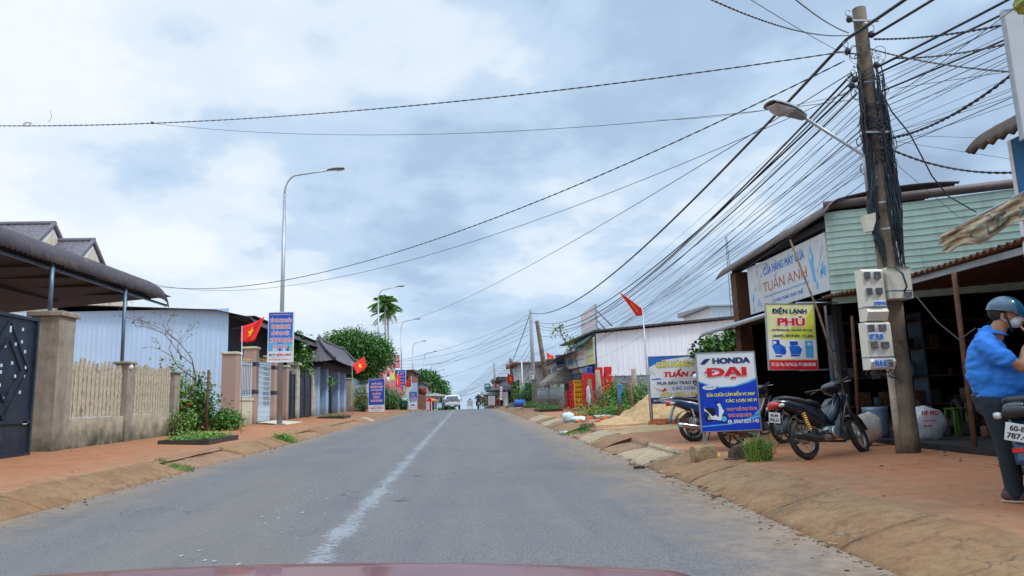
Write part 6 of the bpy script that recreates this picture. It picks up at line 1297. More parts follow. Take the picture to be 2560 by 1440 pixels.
# ================================================================ UTILITY POLES AND CABLES
def wire(name, label, a, b, sag, r_, mat='cable', group='overhead cables', n=None, twist=0, cat='cable'):
    a, b = Vector(a), Vector(b); n = n or 22; mb = MB()
    if twist:
        n = int((b-a).length/ (twist/6)); n = min(n, 700); ln = (b-a).length; d = (b-a).normalized(); x = d.cross(Vector((0, 0, 1))).normalized(); y = x.cross(d)
        for s in (0, PI):
            pts = []
            for i in range(n+1): t_ = i/n; p = a.lerp(b, t_)-Vector((0, 0, 4*sag*t_*(1-t_))); w_ = 2*PI*t_*ln/twist+s; pts.append(p+(x*math.cos(w_)+y*math.sin(w_))*r_*.8)
            mb.tube(pts, r_*.75, mat, 4, False)
    else: mb.tube([a.lerp(b, i/n)-Vector((0, 0, 4*sag*(i/n)*(1-i/n))) for i in range(n+1)], r_, mat, 5)
    return tag(mb.build(name, None, False, tuple(a)), label, cat, group)
PX, PYY = 6.17, 9.71
pb_ = G(PX, PYY); up_ = thing('utility_pole', 'old concrete utility pole wrapped in black cables, nearest on the right', 'utility pole', pb_)
def pc(z): t_ = (z-.38)/6.75; return Vector((PX+.05*t_, PYY, z))
mb = MB(); pts = [pc(.3+i*.34) for i in range(21)]; pts[-1] = pc(7.12)
mb.tube(pts, [.158-.062*i/20+.004*math.sin(i*2.3) for i in range(21)], 'pole_concrete', 18); mb.build('shaft', up_, True)
MB().tube([pc(.3)+Vector((-.145, -.03, 0)), pc(1.55)+Vector((-.15, -.03, 0)), pc(2.0)+Vector((-.14, -.03, 0))], .05, 'concrete_pale', 8).build('conduit', up_, True)
mb = MB(); r = random.Random(77)
def hang(z0, z1, offx, offy, r_, bulge, mat='cable', wob=.03):
    n = 22; pts = []; ph = r.uniform(0, 6)
    for i in range(n+1):
        t_ = i/n; z = z0+(z1-z0)*t_; c = pc(z); pts.append(c+Vector((offx-bulge*math.sin(PI*t_)+wob*math.sin(t_*9+ph)+.6*wob*math.sin(t_*23+ph*2), offy+wob*math.cos(t_*7+ph), 0)))
    mb.tube(pts, r_, mat, 4)
for i in range(52):   # right hand bundle
    z0 = r.uniform(2.9, 3.6) if r.random() < .7 else r.uniform(4, 5); z1 = r.uniform(4.9, 6.2); hang(z0, z1, r.uniform(.03, .17), -.09-r.uniform(0, .06), r.uniform(.005, .013), r.uniform(-.05, .02), r.choice(['cable', 'cable', 'cable', 'cable_blue']), .02)
for i in range(40):   # left hand bundle
    z0 = r.uniform(3.2, 4.4); z1 = r.uniform(5.0, 6.2); hang(z0, z1, -.13-r.uniform(0, .05), -.06-r.uniform(0, .05), r.uniform(.005, .012), r.uniform(-.02, .06), 'cable', .025)
for i in range(34):   # slack loops hanging left
    z1 = r.uniform(4.2, 4.8); z0 = r.uniform(2.95, 3.4); hang(z0, z1, -.10, -.13, r.uniform(.004, .010), r.uniform(.06, .20), r.choice(['cable', 'cable', 'cable_blue']), .015)
for i in range(16): hang(r.uniform(3.1, 3.6), r.uniform(4.4, 5.2), .12, -.12, r.uniform(.004, .008), -r.uniform(.02, .13), 'cable', .012)
mb.build('cable_bundle', up_, True)
mb = MB()
for i in range(60):   # ties, loops and curls
    z = r.uniform(4.3, 6.5); s = r.choice([-1, 1, -1]); c = pc(z)+Vector((s*r.uniform(.10, .20), -.08, 0)); R_ = r.uniform(.03, .14); t0 = r.uniform(0, 6); ex = r.uniform(.5, 1.5)
    mb.tube([c+Vector((R_*math.cos(t0+k*.5), .03*math.sin(k), ex*R_*math.sin(t0+k*.5))) for k in range(r.randint(6, 15))], r.uniform(.003, .008), 'cable', 4)
for i in range(26):
    z = r.uniform(4.6, 6.1); c = pc(z); a = r.uniform(0, 3); mb.tube([c+Vector((.15*math.cos(a+k*.45), -abs(.15*math.sin(a+k*.45))-.02, .05*math.sin(k+i))) for k in range(9)], .007, 'cable', 4)
mb.build('cable_coil', up_, True)
mb = MB()
for z in (3.25, 3.55, 3.95, 5.85): mb.lathe([(.145-.006*z, 0), (.15-.006*z, .01), (.15-.006*z, .035), (.145-.006*z, .04)], 'galv', 16, TR(*pc(z)))
mb.build('steel_band', up_, True)
def hook(x, y, Y=9.62, s=1, body=True):
    p = at(x, y, Y); m = MB(); m.tube([p, p+Vector((s*.05, 0, .02)), p+Vector((s*.05, 0, .09)), p+Vector((s*.0, 0, .11)), p+Vector((-s*.03, 0, .07))], .007, 'galv', 5)
    if body: m.lathe([(.001, 0), (.03, .01), (.05, .05), (.035, .1), (.001, .11)], 'cable', 8, TR(p.x, p.y, p.z-.11)); m.tube([p-Vector((s*.0, 0, .08)), pc(p.z-.06)], .01, 'cable_grey', 5)
    m.build('insulator_hook', up_, True)
for a in ((2122, 40), (2178, 78), (2118, 120), (2135, 190), (2190, 155), (2128, 205)): hook(a[0], a[1], 9.62, -1 if a[0] < 2150 else 1)
m = MB(); p = at(2160, 64, 9.6); m.lathe([(.02, 0), (.04, .01), (.028, .03), (.04, .05), (.02, .06)], 'porcelain', 10, TR(p.x, p.y, p.z, PI/2, 0, 0)); m.build('insulator', up_, True)
m = MB(); 
for z in (6.85, 5.05): m.box((PX+.05, PYY-.13, z), (.42, .03, .03), 'galv')
m.build('crossbar', up_, True)
# old weathered box remains high on the pole
p = at(2175, 555, 9.5); m = MB(); m.prism([(-.08, .10), (.10, .14), (.09, .02), (.03, -.13), (-.05, -.14)], .1, 'box_cream', TR(p.x, p.y, p.z)); m.build('broken_box', up_, True)
# electricity meter boxes
def meter(name, label, px0, py0, px1, py1, Y, windows, stickers, mat, d=.2, slopes=True):
    a = at(px0, py0, Y); b = at(px1, py1, Y); w_ = b.x-a.x; h_ = a.z-b.z; root = thing(name, label, 'meter box', (a.x+w_/2, Y+d, b.z), 0); Mx = TR(a.x, Y, b.z)
    pr = [(0, .05), (-.03, h_*.16), (.01, h_*.24), (.01, h_*.95), (.05, h_), (d, h_), (d, 0), (.03, 0)] if slopes else [(0, .01), (0, h_*.97), (-.02, h_), (d, h_), (d, 0), (.01, 0)]
    MB().prism([(p_[0], p_[1]) for p_ in pr], w_, mat, Mx @ Matrix(((0, 1, 0, 0), (1, 0, 0, 0), (0, 0, 1, 0), (0, 0, 0, 1)))).build('case', root, True)
    for (x0, z0, x1, z1) in windows: MB().box(((x0+x1)/2*w_, -.008 if slopes else -.004, (z0+z1)/2*h_), ((x1-x0)*w_, .04, (z1-z0)*h_), 'mwin', Mx).build('meter_window', root, True)
    for (x0, z0, x1, z1, t_) in stickers:
        m_ = MB(); f = Face(w_, h_, m_, Mx @ TR(0, -.026 if slopes else -.006, 0)); f.rect(x0*w_, z0*h_, x1*w_, z1*h_, 'sw', 0); f.text(t_, (x0+.02)*w_, (z0+.008)*h_, (x1-.02)*w_, (z1-.025)*h_, 'sblue', 2, .05); m_.build('sticker', root, True)
    m_ = MB(); m_.box((w_/2, d/2, h_*.26), (w_+.012, d+.01, .012), 'steel_blue', Mx); m_.build('strap', root, True); return root
M('mwin', (.10, .11, .13), .35, var=.4, scale=20, dirt=(.35, .33, .3), dscale=12, dthr=.55)
meter('meter_box', 'upper cream double meter box on the left face of the pole', 2155, 672, 2222, 800, 9.42, [(.08, .80, .32, .93), (.55, .80, .82, .93), (.1, .50, .34, .62), (.56, .50, .82, .62)], [(.3, .27, .92, .38, '370VN')], 'box_white')
meter('meter_box', 'larger plain cream box with a lock on the front of the pole', 2216, 668, 2284, 746, 9.40, [(.62, .06, .92, .2)], [], 'box_cream', .26, False)
meter('meter_box', 'lower cream meter box with two blue phone stickers', 2165, 805, 2240, 922, 9.42, [(.06, .80, .28, .94), (.50, .80, .76, .94), (.1, .44, .34, .57), (.52, .44, .80, .57), (.62, .05, .85, .2)], [(.0, .60, .62, .77, '0977.395.095'), (.1, .04, .62, .22, '0965.481.482')], 'box_white')
mb = MB()
for k in range(12): c = at(2215+r.uniform(-30, 25), 925, 9.5); mb.tube([c, c+Vector((r.uniform(-.12, .12), 0, -.12)), c+Vector((r.uniform(-.2, .2), 0, -.05)), c+Vector((r.uniform(-.1, .1), 0, .05))], .006, 'cable_grey', 4)
c = at(2235, 665, 9.35); mb.tube([c, c+Vector((.1, -.02, -.12)), c+Vector((.13, -.03, -.3)), c+Vector((.1, 0, -.38))], .014, 'cable_blue', 6)
a, b = at(2290, 740, 9.6), at(2440, 820, 8.6); mb.tube([a, a.lerp(b, .35)-Vector((0, 0, .22)), a.lerp(b, .7)-Vector((0, 0, .3)), b], .009, 'cable_grey', 5); mb.build('loose_lead', up_, True)
# street lamp on the pole
ln_ = thing('pole_lamp', 'cobra head street lamp on a slanting pipe arm fixed to the near utility pole', 'street lamp', tuple(pc(4.75)))
pa, pb2 = at(2158, 388, 9.58), at(2008, 292, 8.9); MB().tube([pa-Vector((0, 0, .55)), pa-Vector((0, 0, .06)), pa, pb2], .022, 'zinc_pipe', 8).build('arm', ln_, True)
tip = at(1925, 262, 8.55); ax = (tip-pb2); Lh = ax.length; ax.normalize(); sx_ = ax.cross(Vector((0, 0, 1))).normalized(); uz = sx_.cross(ax)
def hd(u, v):
    wd = (.055+.075*math.sin(min(1, u*1.25)*PI*.62))*(1 if u < .93 else .8); return pb2+ax*(u*Lh)+sx_*(math.cos(v*PI)*wd)+uz*(math.sin(v*PI)*(.05+.035*math.sin(u*PI)))
m = MB(); m.surf(hd, 14, 10, 'lamp_grey', -.008); m.surf(lambda u, v: pb2+ax*(u*Lh*.48)+sx_*(math.cos(v*PI)*(.055+.06*u))-uz*math.sin(v*PI)*.045, 8, 8, 'lamp_grey', .006); hdm = m.build('lamp_head', ln_, True)
MB().surf(lambda u, v: pb2+ax*(Lh*(.46+.52*u))+sx_*(math.cos(v*PI)*.118*(1-.35*u*u*u))-uz*math.sin(v*PI)*(.10*math.sin(PI*(.12+.86*u))), 12, 10, 'lens', .004).build('lens', hdm, True)
# other poles on the right and the far line
def pole2(label, base, top, Y, r_, mat='pole_concrete', arm=False, Yt=None):
    a = at(base[0], base[1], Y); a.z = zg(max(-14, min(14, a.x)), Y)-.05; b = at(top[0], top[1], Yt or Y); root = thing('utility_pole', label, 'utility pole', tuple(a)); MB().tube([a, a.lerp(b, .5), b], [r_*1.2, r_, r_*.75], mat, 10).build('shaft', root, True)
    if arm: m = MB(); m.box((b.x, Y, b.z-.5), (1.6, .1, .1), mat); m.box((b.x, Y, b.z-1.1), (1.6, .1, .1), mat); m.build('crossarm', root, True)
    return root, b
g1, T1 = pole2('straight grey concrete pole with a white meter box, beyond the beverage shop', (1337, 1012), (1326, 775), 58, .17, 'wall_grey')
meter('meter_box', 'small white meter box on the straight grey pole', 1325, 928, 1336, 948, 57.6, [(.15, .6, .4, .85), (.6, .6, .85, .85), (.15, .2, .4, .45)], [], 'box_white', .2, False)
g2, T2 = pole2('leaning weathered brown pole beside the straight grey pole', (1375, 985), (1342, 802), 55, .20)
g3, T3 = pole2('short pole wrapped in cables behind the red party flag', (1284, 1004), (1276, 896), 74, .20)
g4, T4 = pole2('thin grey pole above the far teal sign', (1240, 990), (1235, 906), 94, .16, 'wall_grey')
g5, T5 = pole2('far crossarm pole left of the tenth street lamp', (1114, 1000), (1113, 961), 205, .22, 'wall_grey', True)
g6, T6 = pole2('tiny far crossarm pole above the white car', (1123, 1002), (1123, 972), 255, .2, 'wall_grey', True)
g7, T7 = pole2('thin white post before the glazed house', (1308, 990), (1304, 903), 63, .07, 'white_paint')
g8, T8 = pole2('tiny far crossarm pole right of the white car roof', (1127, 1002), (1127, 977), 300, .2, 'wall_grey', True)
for dy in (0, .6): wire('guy_wire', 'guy wire bracing the straight grey pole', T1-Vector((0, 0, .2)), at(1284-dy*8, 897+dy*20, 72), .1, .03, 'cable', 'guy wires of the straight grey pole')
# heavy cables down the right side
P_ = lambda x, y, Y=9.6: at(x, y, Y)
heavy = [((2118, 97), T1+Vector((0, 0, -.25)), 1.35, .027), ((2130, 185), T1+Vector((0, 0, -.9)), 1.9, .018), ((2136, 215), T2+Vector((0, 0, -.1)), 1.3, .018), ((2142, 235), T2+Vector((0, 0, -.5)), 1.5, .014), ((2128, 205), T2+Vector((.2, 0, -1.2)), 1.2, .012)]
for i, (a, b, s, r_) in enumerate(heavy): wire('power_cable', ['thickest black cable running from the top of the near pole to the straight grey pole', 'second black cable under the thickest one, ending at the straight grey pole', 'uppermost black cable ending at the leaning brown pole', 'middle black cable ending at the leaning brown pole', 'lowest black cable ending at the leaning brown pole'][i], P_(*a), b, s, r_, 'cable', 'heavy cables along the right side', 60)
r = random.Random(91)
for i in range(16):
    z = 6.0-.1*i; a = pc(z)+Vector((-.12, -.1, 0)); b = (T2+Vector((r.uniform(-.3, .4), r.uniform(-2, 4), -1.0-r.uniform(0, 2.6)))) if i % 3 else T3+Vector((0, 0, r.uniform(-1.0, .6)))
    wire('telephone_cable', 'thin cable in the fan running down the right side from the near pole', a, b, r.uniform(.4, 1.5), r.choice([.003, .0035, .0045, .0055]), r.choice(['cable', 'cable', 'cable_grey', 'cable_blue']), 'fan of thin cables along the right side', 40)
for i in range(5): wire('service_cable', 'thin cable from the near pole down to the white warehouse roof', pc(5.2-.2*i)+Vector((-.1, -.08, 0)), Vector((7.3+i*.5, 37.9, 4.95)), .35, .006, 'cable_grey', 'service cables to the white warehouse', 26)
# back towards the upper right, over the pavement
for i in range(5):
    z = (6.95, 6.62, 6.1, 6.0, 5.7)[i]; a = P_(2118, 97) if i == 0 else pc(z)+Vector((.12, -.1, 0)); b = a+Vector((2.6+i*.9, -16, .6)); wire('power_cable', 'heavy black cable leaving the near pole towards the upper right', a, b, .35, (.026, .022, .019, .016, .014)[i], 'cable', 'heavy cables to the upper right')
for i in range(15):
    z = 5.95-.085*i; a = pc(z)+Vector((.12, -.1, 0)); b = a+Vector((3.4+r.uniform(-.6, 3.2), -14, r.uniform(.2, 1.2))); wire('telephone_cable', 'thin cable leaving the near pole towards the upper right', a, b, r.uniform(.1, .4), r.choice([.003, .004, .006]), r.choice(['cable', 'cable_grey', 'cable_blue']), 'thin cables to the upper right')
# spans across the road
wire('twisted_cable', 'long twisted cable crossing high over the road to the left edge', P_(2118, 128), at(-60, 314, 16), .35, .0085, 'cable_grey', 'twisted cables crossing the road', twist=.30)
wire('twisted_cable', 'twisted cable from the near pole down to the blue warehouse on the left', P_(2112, 152), at(355, 710, 30), 1.35, .009, 'cable_grey', 'twisted cables crossing the road', twist=.34)
wire('telephone_cable', 'thin slack cable under the long twisted cable', P_(2128, 250), at(378, 308, 17), .42, .005, 'cable_grey', 'cables crossing the road', 40)
wire('telephone_cable', 'thin cable running beside the twisted cable to the blue warehouse', P_(2130, 225), at(350, 702, 31), 1.45, .006, 'cable_grey', 'cables crossing the road', 40)
wire('telephone_cable', 'thin cable ending near the second street lamp', P_(2130, 180), at(955, 812, 63), .9, .008, 'cable_grey', 'cables crossing the road', 40)
wire('twisted_cable', 'upper twisted cable leaving the pole top towards the upper left', P_(2122, 88), at(1770, -5, 5.6), .12, .0065, 'cable_grey', 'twisted cables overhead', twist=.22)
wire('twisted_cable', 'short dotted twisted cable leaving the pole top towards the upper left', P_(2122, 82), at(1985, -5, 6.6), .05, .0065, 'cable_grey', 'twisted cables overhead', twist=.12)
wire('telephone_cable', 'thin straight cable high above the lamp head', P_(2120, 140), at(1870, -5, 6.0), .02, .004, 'cable_grey', 'cables crossing the road')
wire('telephone_cable', 'thin cable passing behind the cobra head lamp', P_(2120, 235), at(1640, 300, 14), .1, .004, 'cable_grey', 'cables crossing the road')
m = MB(); p = at(68, 311, 16.3); m.tube([p+Vector((.12*math.cos(k*.7)*(1-k/30), 0, .05*math.sin(k*.7))) for k in range(24)], .006, 'cable_grey', 4); p2 = at(122, 306, 16.3); m.tube([p2, p2+Vector((.05, 0, .12)), p2+Vector((.02, 0, .3))], .005, 'cable_grey', 4); p3 = at(380, 307, 16.6); m.blob(tuple(p3), (.04, .04, .04), 'cable', 1, .3, 2, 1)
tag(m.build('wire_curl', None, False, tuple(p)), 'loose curls of wire on the long twisted cable at the left edge', 'cable')
# short spans to the blue building
BL = 7.3
for k, (a, b, Yb, s, r_, tw, lb) in enumerate((((2185, 98), (2512, 62), 7.2, .05, .011, .2, 'twisted cable reaching the top of the pharmacy sign'), ((2235, 146), (2525, 108), 7.2, .05, .010, .2, 'second twisted cable reaching the pharmacy sign'), ((2175, 122), (2545, 181), 7.2, .06, .009, .2, 'twisted cable falling to the right across the others'),
      ((2238, 221), (2530, 178), 7.3, 0, .004, 0, 'thin cable to the middle of the pharmacy sign'), ((2215, 332), (2552, 232), 7.4, .03, .004, 0, 'thin cable rising gently to the right edge'), ((2222, 347), (2562, 160), 6.6, .14, .014, .25, 'heavy twisted cable sagging to the right edge'), ((2224, 372), (2545, 431), 8.0, .12, .012, .2, 'heavy cable sagging to the blue wall'),
      ((2232, 352), (2540, 400), 8.0, .0, .003, 0, 'thin cable to the tip of the tiled awning'), ((2228, 338), (2500, 346), 8.0, .0, .003, 0, 'thin cable just above the awning tip'), ((2200, 262), (2575, -10), 6.0, .03, .005, 0, 'thin cable climbing steeply to the right edge'))):
    wire('twisted_cable' if tw else 'telephone_cable', lb, P_(*a), at(b[0], b[1], Yb), s, r_, 'cable' if r_ > .01 else 'cable_grey', 'short spans to the blue building', 20, tw)
m = MB(); m.tube([at(x, y, Y) for x, y, Y in ((2205, 232, 9.5), (2230, 280, 9.4), (2275, 335, 9.6), (2330, 440, 10), (2370, 490, 10.6), (2440, 530, 11.2))], .011, 'cable', 6); tag(m.build('drop_cable', None, False, tuple(at(2205, 232, 9.5))), 'black drop cable curving from the pole to the green siding', 'cable', 'short spans to the blue building')
wire('telephone_cable', 'thin cable from the pole to the green siding', P_(2222, 395), at(2400, 545, 11.3), .0, .004, 'cable_grey', 'short spans to the blue building')
# far wires at the end of the street
for i in range(7): wire('far_cable', 'far thin cable crossing from the grey pole to the left side', T1-Vector((0, 0, .3+r.uniform(.2, .5)*i)), Vector((-9.5-r.uniform(0, 3), 66+r.uniform(0, 80), 7.4-r.uniform(0, 2.6))), r.uniform(.3, 1.6), .012, 'cable_grey', 'far cables crossing the street')
for i in range(9): wire('far_cable', 'far thin cable running on from the short cable wrapped pole', T3-Vector((0, 0, .1+.22*i)), Vector((-7+r.uniform(0, 3), 150+r.uniform(0, 90), 5.4-r.uniform(0, 3))), r.uniform(.4, 1.6), .014, 'cable_grey', 'far cables running down the street')
for i in range(5): wire('far_cable', 'far thin cable from the thin grey pole', T4-Vector((0, 0, .2+.3*i)), Vector((-6.5, 240, 2.8-.3*i)), .6, .016, 'cable_grey', 'far cables running down the street')
for i in range(6): wire('telephone_cable', 'drooping cable tangle between the short pole and the grey pole', T3-Vector((0, 0, .3+.3*i)), T1-Vector((0, 0, 2.5+.6*i)), .7+.1*i, .015, 'cable', 'cables between the two right poles')
for i in range(4): wire('far_cable', 'far cable between the short pole and the thin grey pole', T3-Vector((0, 0, .2+.3*i)), T4-Vector((0, 0, .1+.3*i)), .5, .015, 'cable', 'cables between the far right poles')

# ================================================================ blue building and its signs at the right edge
bb = thing('corner_building', 'bright blue rendered building at the right edge of the street', 'building', G(9, 5.5))
MB().span((6.88, 2.0, .2), (13, 8.0, 4.3), 'building_blue').build('wall', bb, True)
MB().span((6.87, 7.96, .3), (6.92, 8.02, 4.3), 'sw').build('corner_trim', bb, True)
f = Face(1, 1, MB(), TR(6.9, 7.95, 2.35, 0, 0, -PI/2)); f.poly([(.35, .1), (.5, .2), (.45, .05), (.6, .0), (.45, -.03), (.4, -.15), (.3, -.03), (.15, -.02), (.3, .05)], 'sw', 8); f.mb.build('painted_star', bb, True)
aw = thing('tiled_awning', 'curling edge of a ribbed brown awning sticking out of the blue building', 'awning', (6.9, 7.2, 4.1))
def awf(u, v):
    # curved ribbed sheet: u away from the wall, v along the street
    x = 7.05-.72*u; z = 4.50-.10*u-.27*u**3; Y = 4.0+4.0*v; return (x, Y, z+.02*math.sin(2*PI*Y/.16+u*2)-.02*v)
MB().surf(awf, 16, 240, 'awning_brown', .06, True).build('sheet', aw, True)
def pharm(f, w, h):
    f.rect(0, 0, w, h, 'banner_white', 1)
    cx0, cz0 = .50*w, .86*h; R1 = .30*w
    pts = [(cx0+R1*math.cos(a*PI/16), cz0+R1*1.25*math.sin(a*PI/16)) for a in range(33)]; pin = [(cx0+R1*.95*math.cos(a*PI/16), cz0+R1*1.19*math.sin(a*PI/16)) for a in range(33)]
    for i in range(32): f.poly([pts[i], pts[i+1], pin[i+1], pin[i]], 'steal', 2)
    f.poly([(cx0-.17*w, cz0+.05*h), (cx0+.12*w, cz0+.045*h), (cx0+.02*w, cz0+.01*h), (cx0+.02*w, cz0-.05*h), (cx0+.08*w, cz0-.065*h), (cx0-.10*w, cz0-.065*h), (cx0-.03*w, cz0-.05*h), (cx0-.03*w, cz0+.01*h)], 'steal', 3)
    f.poly([(cx0-.02*w, cz0+.075*h), (cx0+.07*w, cz0+.07*h), (cx0+.05*w, cz0+.03*h), (cx0+.10*w, cz0-.0*h), (cx0+.04*w, cz0-.02*h), (cx0+.0*w, cz0+.03*h), (cx0+.03*w, cz0+.055*h)], 'steal', 3)
    f.rect(.66*w, .58*h, 1*w, .66*h, 'ssky', 3); f.rect(.72*w, .3*h, w, .5*h, 'ssky', 3)
tl = at(2509, 28, 6.5); tr = tl+Vector((.78, -.25, .0)); bl = at(2552, 345, 6.5); board('pharmacy_sign', 'tall white sign with a round teal snake and bowl emblem at the top right corner', 'sign', tl, tr, bl, pharm, .05, rim='galv', rimw=.015)
p = at(2560, 12, 6.2); tag(MB().blob(tuple(p), (.10, .08, .09), 'leaf_y', 4, .4).build('garland', None, False, tuple(p)), 'yellow green ornament at the top of the pharmacy sign', 'ornament')
# torn cloth banner
tb_ = thing('cloth_banner', 'torn yellowed cloth banner with faded letters twisted across the street edge of the blue building', 'banner', (6.9, 7.0, 3.1))
c0, c1, c2, c3 = at(2346, 592, 7.35), at(2366, 637, 7.35), at(2600, 540, 6.7), at(2600, 462, 6.7)
def bnf(u, v):
    p = c0.lerp(c3, u).lerp(c1.lerp(c2, u), v); fo = .035*math.sin(v*14+u*9)+.02*math.sin(v*31-u*13)+.02*noise.noise(Vector((u*8, v*6, 2))); ed = .04*math.sin(u*11)*v
    return p+Vector((0, -fo, ed))
bs = MB().surf(bnf, 60, 20, 'banner_old', .006).build('cloth', tb_, True); m = MB()
V, F, x0, x1, z0, z1 = glyphs('CỬA H', 0., 0.)
m.add([bnf(.27+(p_[0]-x0)/(x1-x0)*.62, .82-(p_[1]-z0)/(z1-z0)*.72)+Vector((0, -.045, 0)) for p_ in V], F, 'banner_ink'); m.build('lettering', bs, True)
q = at(2347, 590, 7.35); MB().tube([q, at(2600, 460, 6.7)], .012, 'galv', 6).build('rail', tb_, True)
# ================================================================ MOTORBIKES
def loft(mb, secs, mat, n=14, M_=None, p=2.4):
    """closed body along x from sections (x, y, z, half width, half height)"""
    V = []; F = []
    for (x, y, z, a, b) in secs:
        for j in range(n):
            t_ = 2*PI*j/n; c, s = math.cos(t_), math.sin(t_)
            V.append((x, y+a*math.copysign(abs(c)**(2/p), c), z+b*math.copysign(abs(s)**(2/p), s)))
    for i in range(len(secs)-1):
        for j in range(n): F.append((i*n+j, i*n+(j+1) % n, (i+1)*n+(j+1) % n, (i+1)*n+j))
    F += [tuple(range(n-1, -1, -1)), tuple((len(secs)-1)*n+j for j in range(n))]
    mb.add(V, F, mat, M_, True); return mb
def bike(label, x, y, head, lean=-.16, body='bike_black', steer=.35, plate=('60-B9', '706.53'), seat='seat_vinyl', exh='plastic_black', shock='spring_yellow', wheel='spoke', mirrors=False, rack=False, tail='red_lens', refl=False, simple=False, fender=None, face=None, cat='motorbike', group='motorbikes parked before the repair shop'):
    root = thing('motorbike', label, cat, (x, y, zg(x, y)), head, group, rx=lean); R_ = .285; WB = 1.22; fender = fender or body
    piv = Vector((WB-.06, 0, R_)); SM = Matrix.Translation(piv) @ Matrix.Rotation(steer, 4, Vector((-.42, 0, 1)).normalized()) @ Matrix.Translation(-piv)
    def wheel_(cx_, M_=None, name='rear_wheel', hub=.075):
        T_ = (M_ or I4) @ TR(cx_, 0, R_); w_ = MB().torus(.243, .042, 'rubber', 36, 10, T_, 1.0)
        w_.torus(.243, .046, 'rubber', 72, 6, T_, .55); w_ = w_.build(name, root)
        r_ = MB().torus(.205, .014, 'alu' if wheel == 'spoke' else 'bike_brown', 30, 6, T_, 1.3)
        if wheel == 'spoke':
            for k in range(28):
                a = 2*PI*k/28; s = 1 if k % 2 else -1; b = a+(.45 if k % 4 < 2 else -.45); r_.tube([(.045*math.cos(a), .03*s, .045*math.sin(a)), (.2*math.cos(b), 0, .2*math.sin(b))], .0032, 'alu', 4, False, T_)
        else:
            for k in range(6): a = 2*PI*k/6; r_.tube([(.04*math.cos(a), 0, .04*math.sin(a)), (.2*math.cos(a+.1), 0, .2*math.sin(a+.1))], [.022, .016], 'bike_brown', 6, False, T_)
        r_.build('rim', w_); h_ = MB().lathe([(.02, -.07), (hub*.7, -.06), (hub, -.045), (hub, .045), (hub*.7, .06), (.02, .075)], 'alu', 18, T_ @ TR(0, 0, 0, PI/2, 0, 0)); h_.build('hub', w_); return w_
    wheel_(0); wheel_(WB, SM, 'front_wheel', .06)
    # swingarm, chain case, shocks
    m = MB(); m.bar((0, -.10, R_), (.46, -.08, .36), .03, .045, 'bike_black'); m.bar((0, .10, R_), (.46, .08, .36), .03, .045, 'bike_black'); loft(m, [(-.07, .105, R_, .02, .05), (.1, .105, R_+.02, .022, .07), (.3, .10, .35, .022, .065), (.46, .095, .37, .02, .05)], 'plastic_black', 10); m.build('swingarm', root)
    for s in (-1, 1):
        m = MB().tube([(.03, s*.125, R_+.03), (-.03, s*.125, .62)], .012, 'chrome', 6)
        pts = [(.03-.06*t_+.024*math.cos(2*PI*8*t_), s*.125+.024*math.sin(2*PI*8*t_), R_+.09+.25*t_) for t_ in [k/80 for k in range(81)]]; m.tube(pts, .0085, shock, 5); m.build('shock_absorber', root)
    # engine
    m = MB(); loft(m, [(.40, 0, .33, .06, .09), (.46, 0, .33, .11, .115), (.60, 0, .33, .115, .11), (.68, 0, .34, .09, .08)], 'alu', 14)
    for k in range(7): m.box((.70+.024*k, 0, .36), (.012, .125, .12), 'alu')
    m.box((.77, 0, .36), (.19, .09, .09), 'alu'); loft(m, [(.87, 0, .37, .055, .06), (.93, 0, .375, .04, .045)], 'alu', 10); m.lathe([(.02, 0), (.085, .01), (.095, .035), (.06, .05), (.02, .052)], 'alu', 16, TR(.54, -.11, .33, PI/2, 0, 0)); m.build('engine', root)
    m = MB().tube([(.86, -.04, .33), (.84, -.09, .24), (.70, -.12, .20), (.40, -.13, .21), (.16, -.15, .24)], .018, exh, 8); m.tube([(.20, -.155, .235), (.12, -.16, .25), (-.25, -.165, .31), (-.36, -.165, .33), (-.365, -.165, .331)], [.03, .048, .052, .045, .02], exh, 12); m.build('exhaust', root)
    m = MB().tube([(.30, .12, .26), (.42, .16, .26)], .012, 'black_iron', 6); m.tube([(.42, .10, .27), (.38, .22, .02), (.42, .25, -.01)], .011, 'black_iron', 6); m.tube([(.62, -.2, .27), (.62, .2, .27)], .013, 'black_iron', 6); m.box((.62, -.2, .28), (.06, .09, .02), 'rubber'); m.box((.62, .2, .28), (.06, .09, .02), 'rubber'); m.tube([(.25, -.19, .33), (.36, -.17, .31)], .013, 'black_iron', 6); m.build('side_stand', root)
    # bodywork
    m = MB(); loft(m, [(-.46, 0, .80, .03, .025), (-.40, 0, .79, .085, .055), (-.25, 0, .765, .12, .085), (0, 0, .70, .128, .115), (.22, 0, .62, .12, .15), (.42, 0, .56, .10, .15), (.55, 0, .50, .075, .12)], body, 16); m.build('tail_fairing', root)
    m = MB(); loft(m, [(.50, 0, .50, .07, .06), (.62, 0, .50, .065, .075), (.78, 0, .60, .06, .09), (.90, 0, .74, .055, .10), (.98, 0, .84, .04, .06)], body, 12); m.build('frame_cover', root)
    m = MB(); loft(m, [(-.36, 0, .855, .07, .025), (-.25, 0, .85, .11, .04), (0, 0, .815, .125, .045), (.18, 0, .775, .115, .04), (.25, 0, .785, .105, .045), (.40, 0, .755, .085, .045), (.50, 0, .715, .045, .03)], seat, 14, None, 2.8); m.build('seat', root)
    for s in (-1, 1):
        def sh(u, v, s=s): z = .86-.62*v; xx = 1.00-.30*v+.10*math.sin(v*PI)*0; return (xx-.05*u-.14*u*math.sin(v*PI*.9), s*(.045+.20*u*(.55+.45*math.sin(PI*(.15+.8*v)))), z)
        MB().surf(sh, 8, 14, fender if body == 'bike_brown' else body, .008*s).build('leg_shield', root)
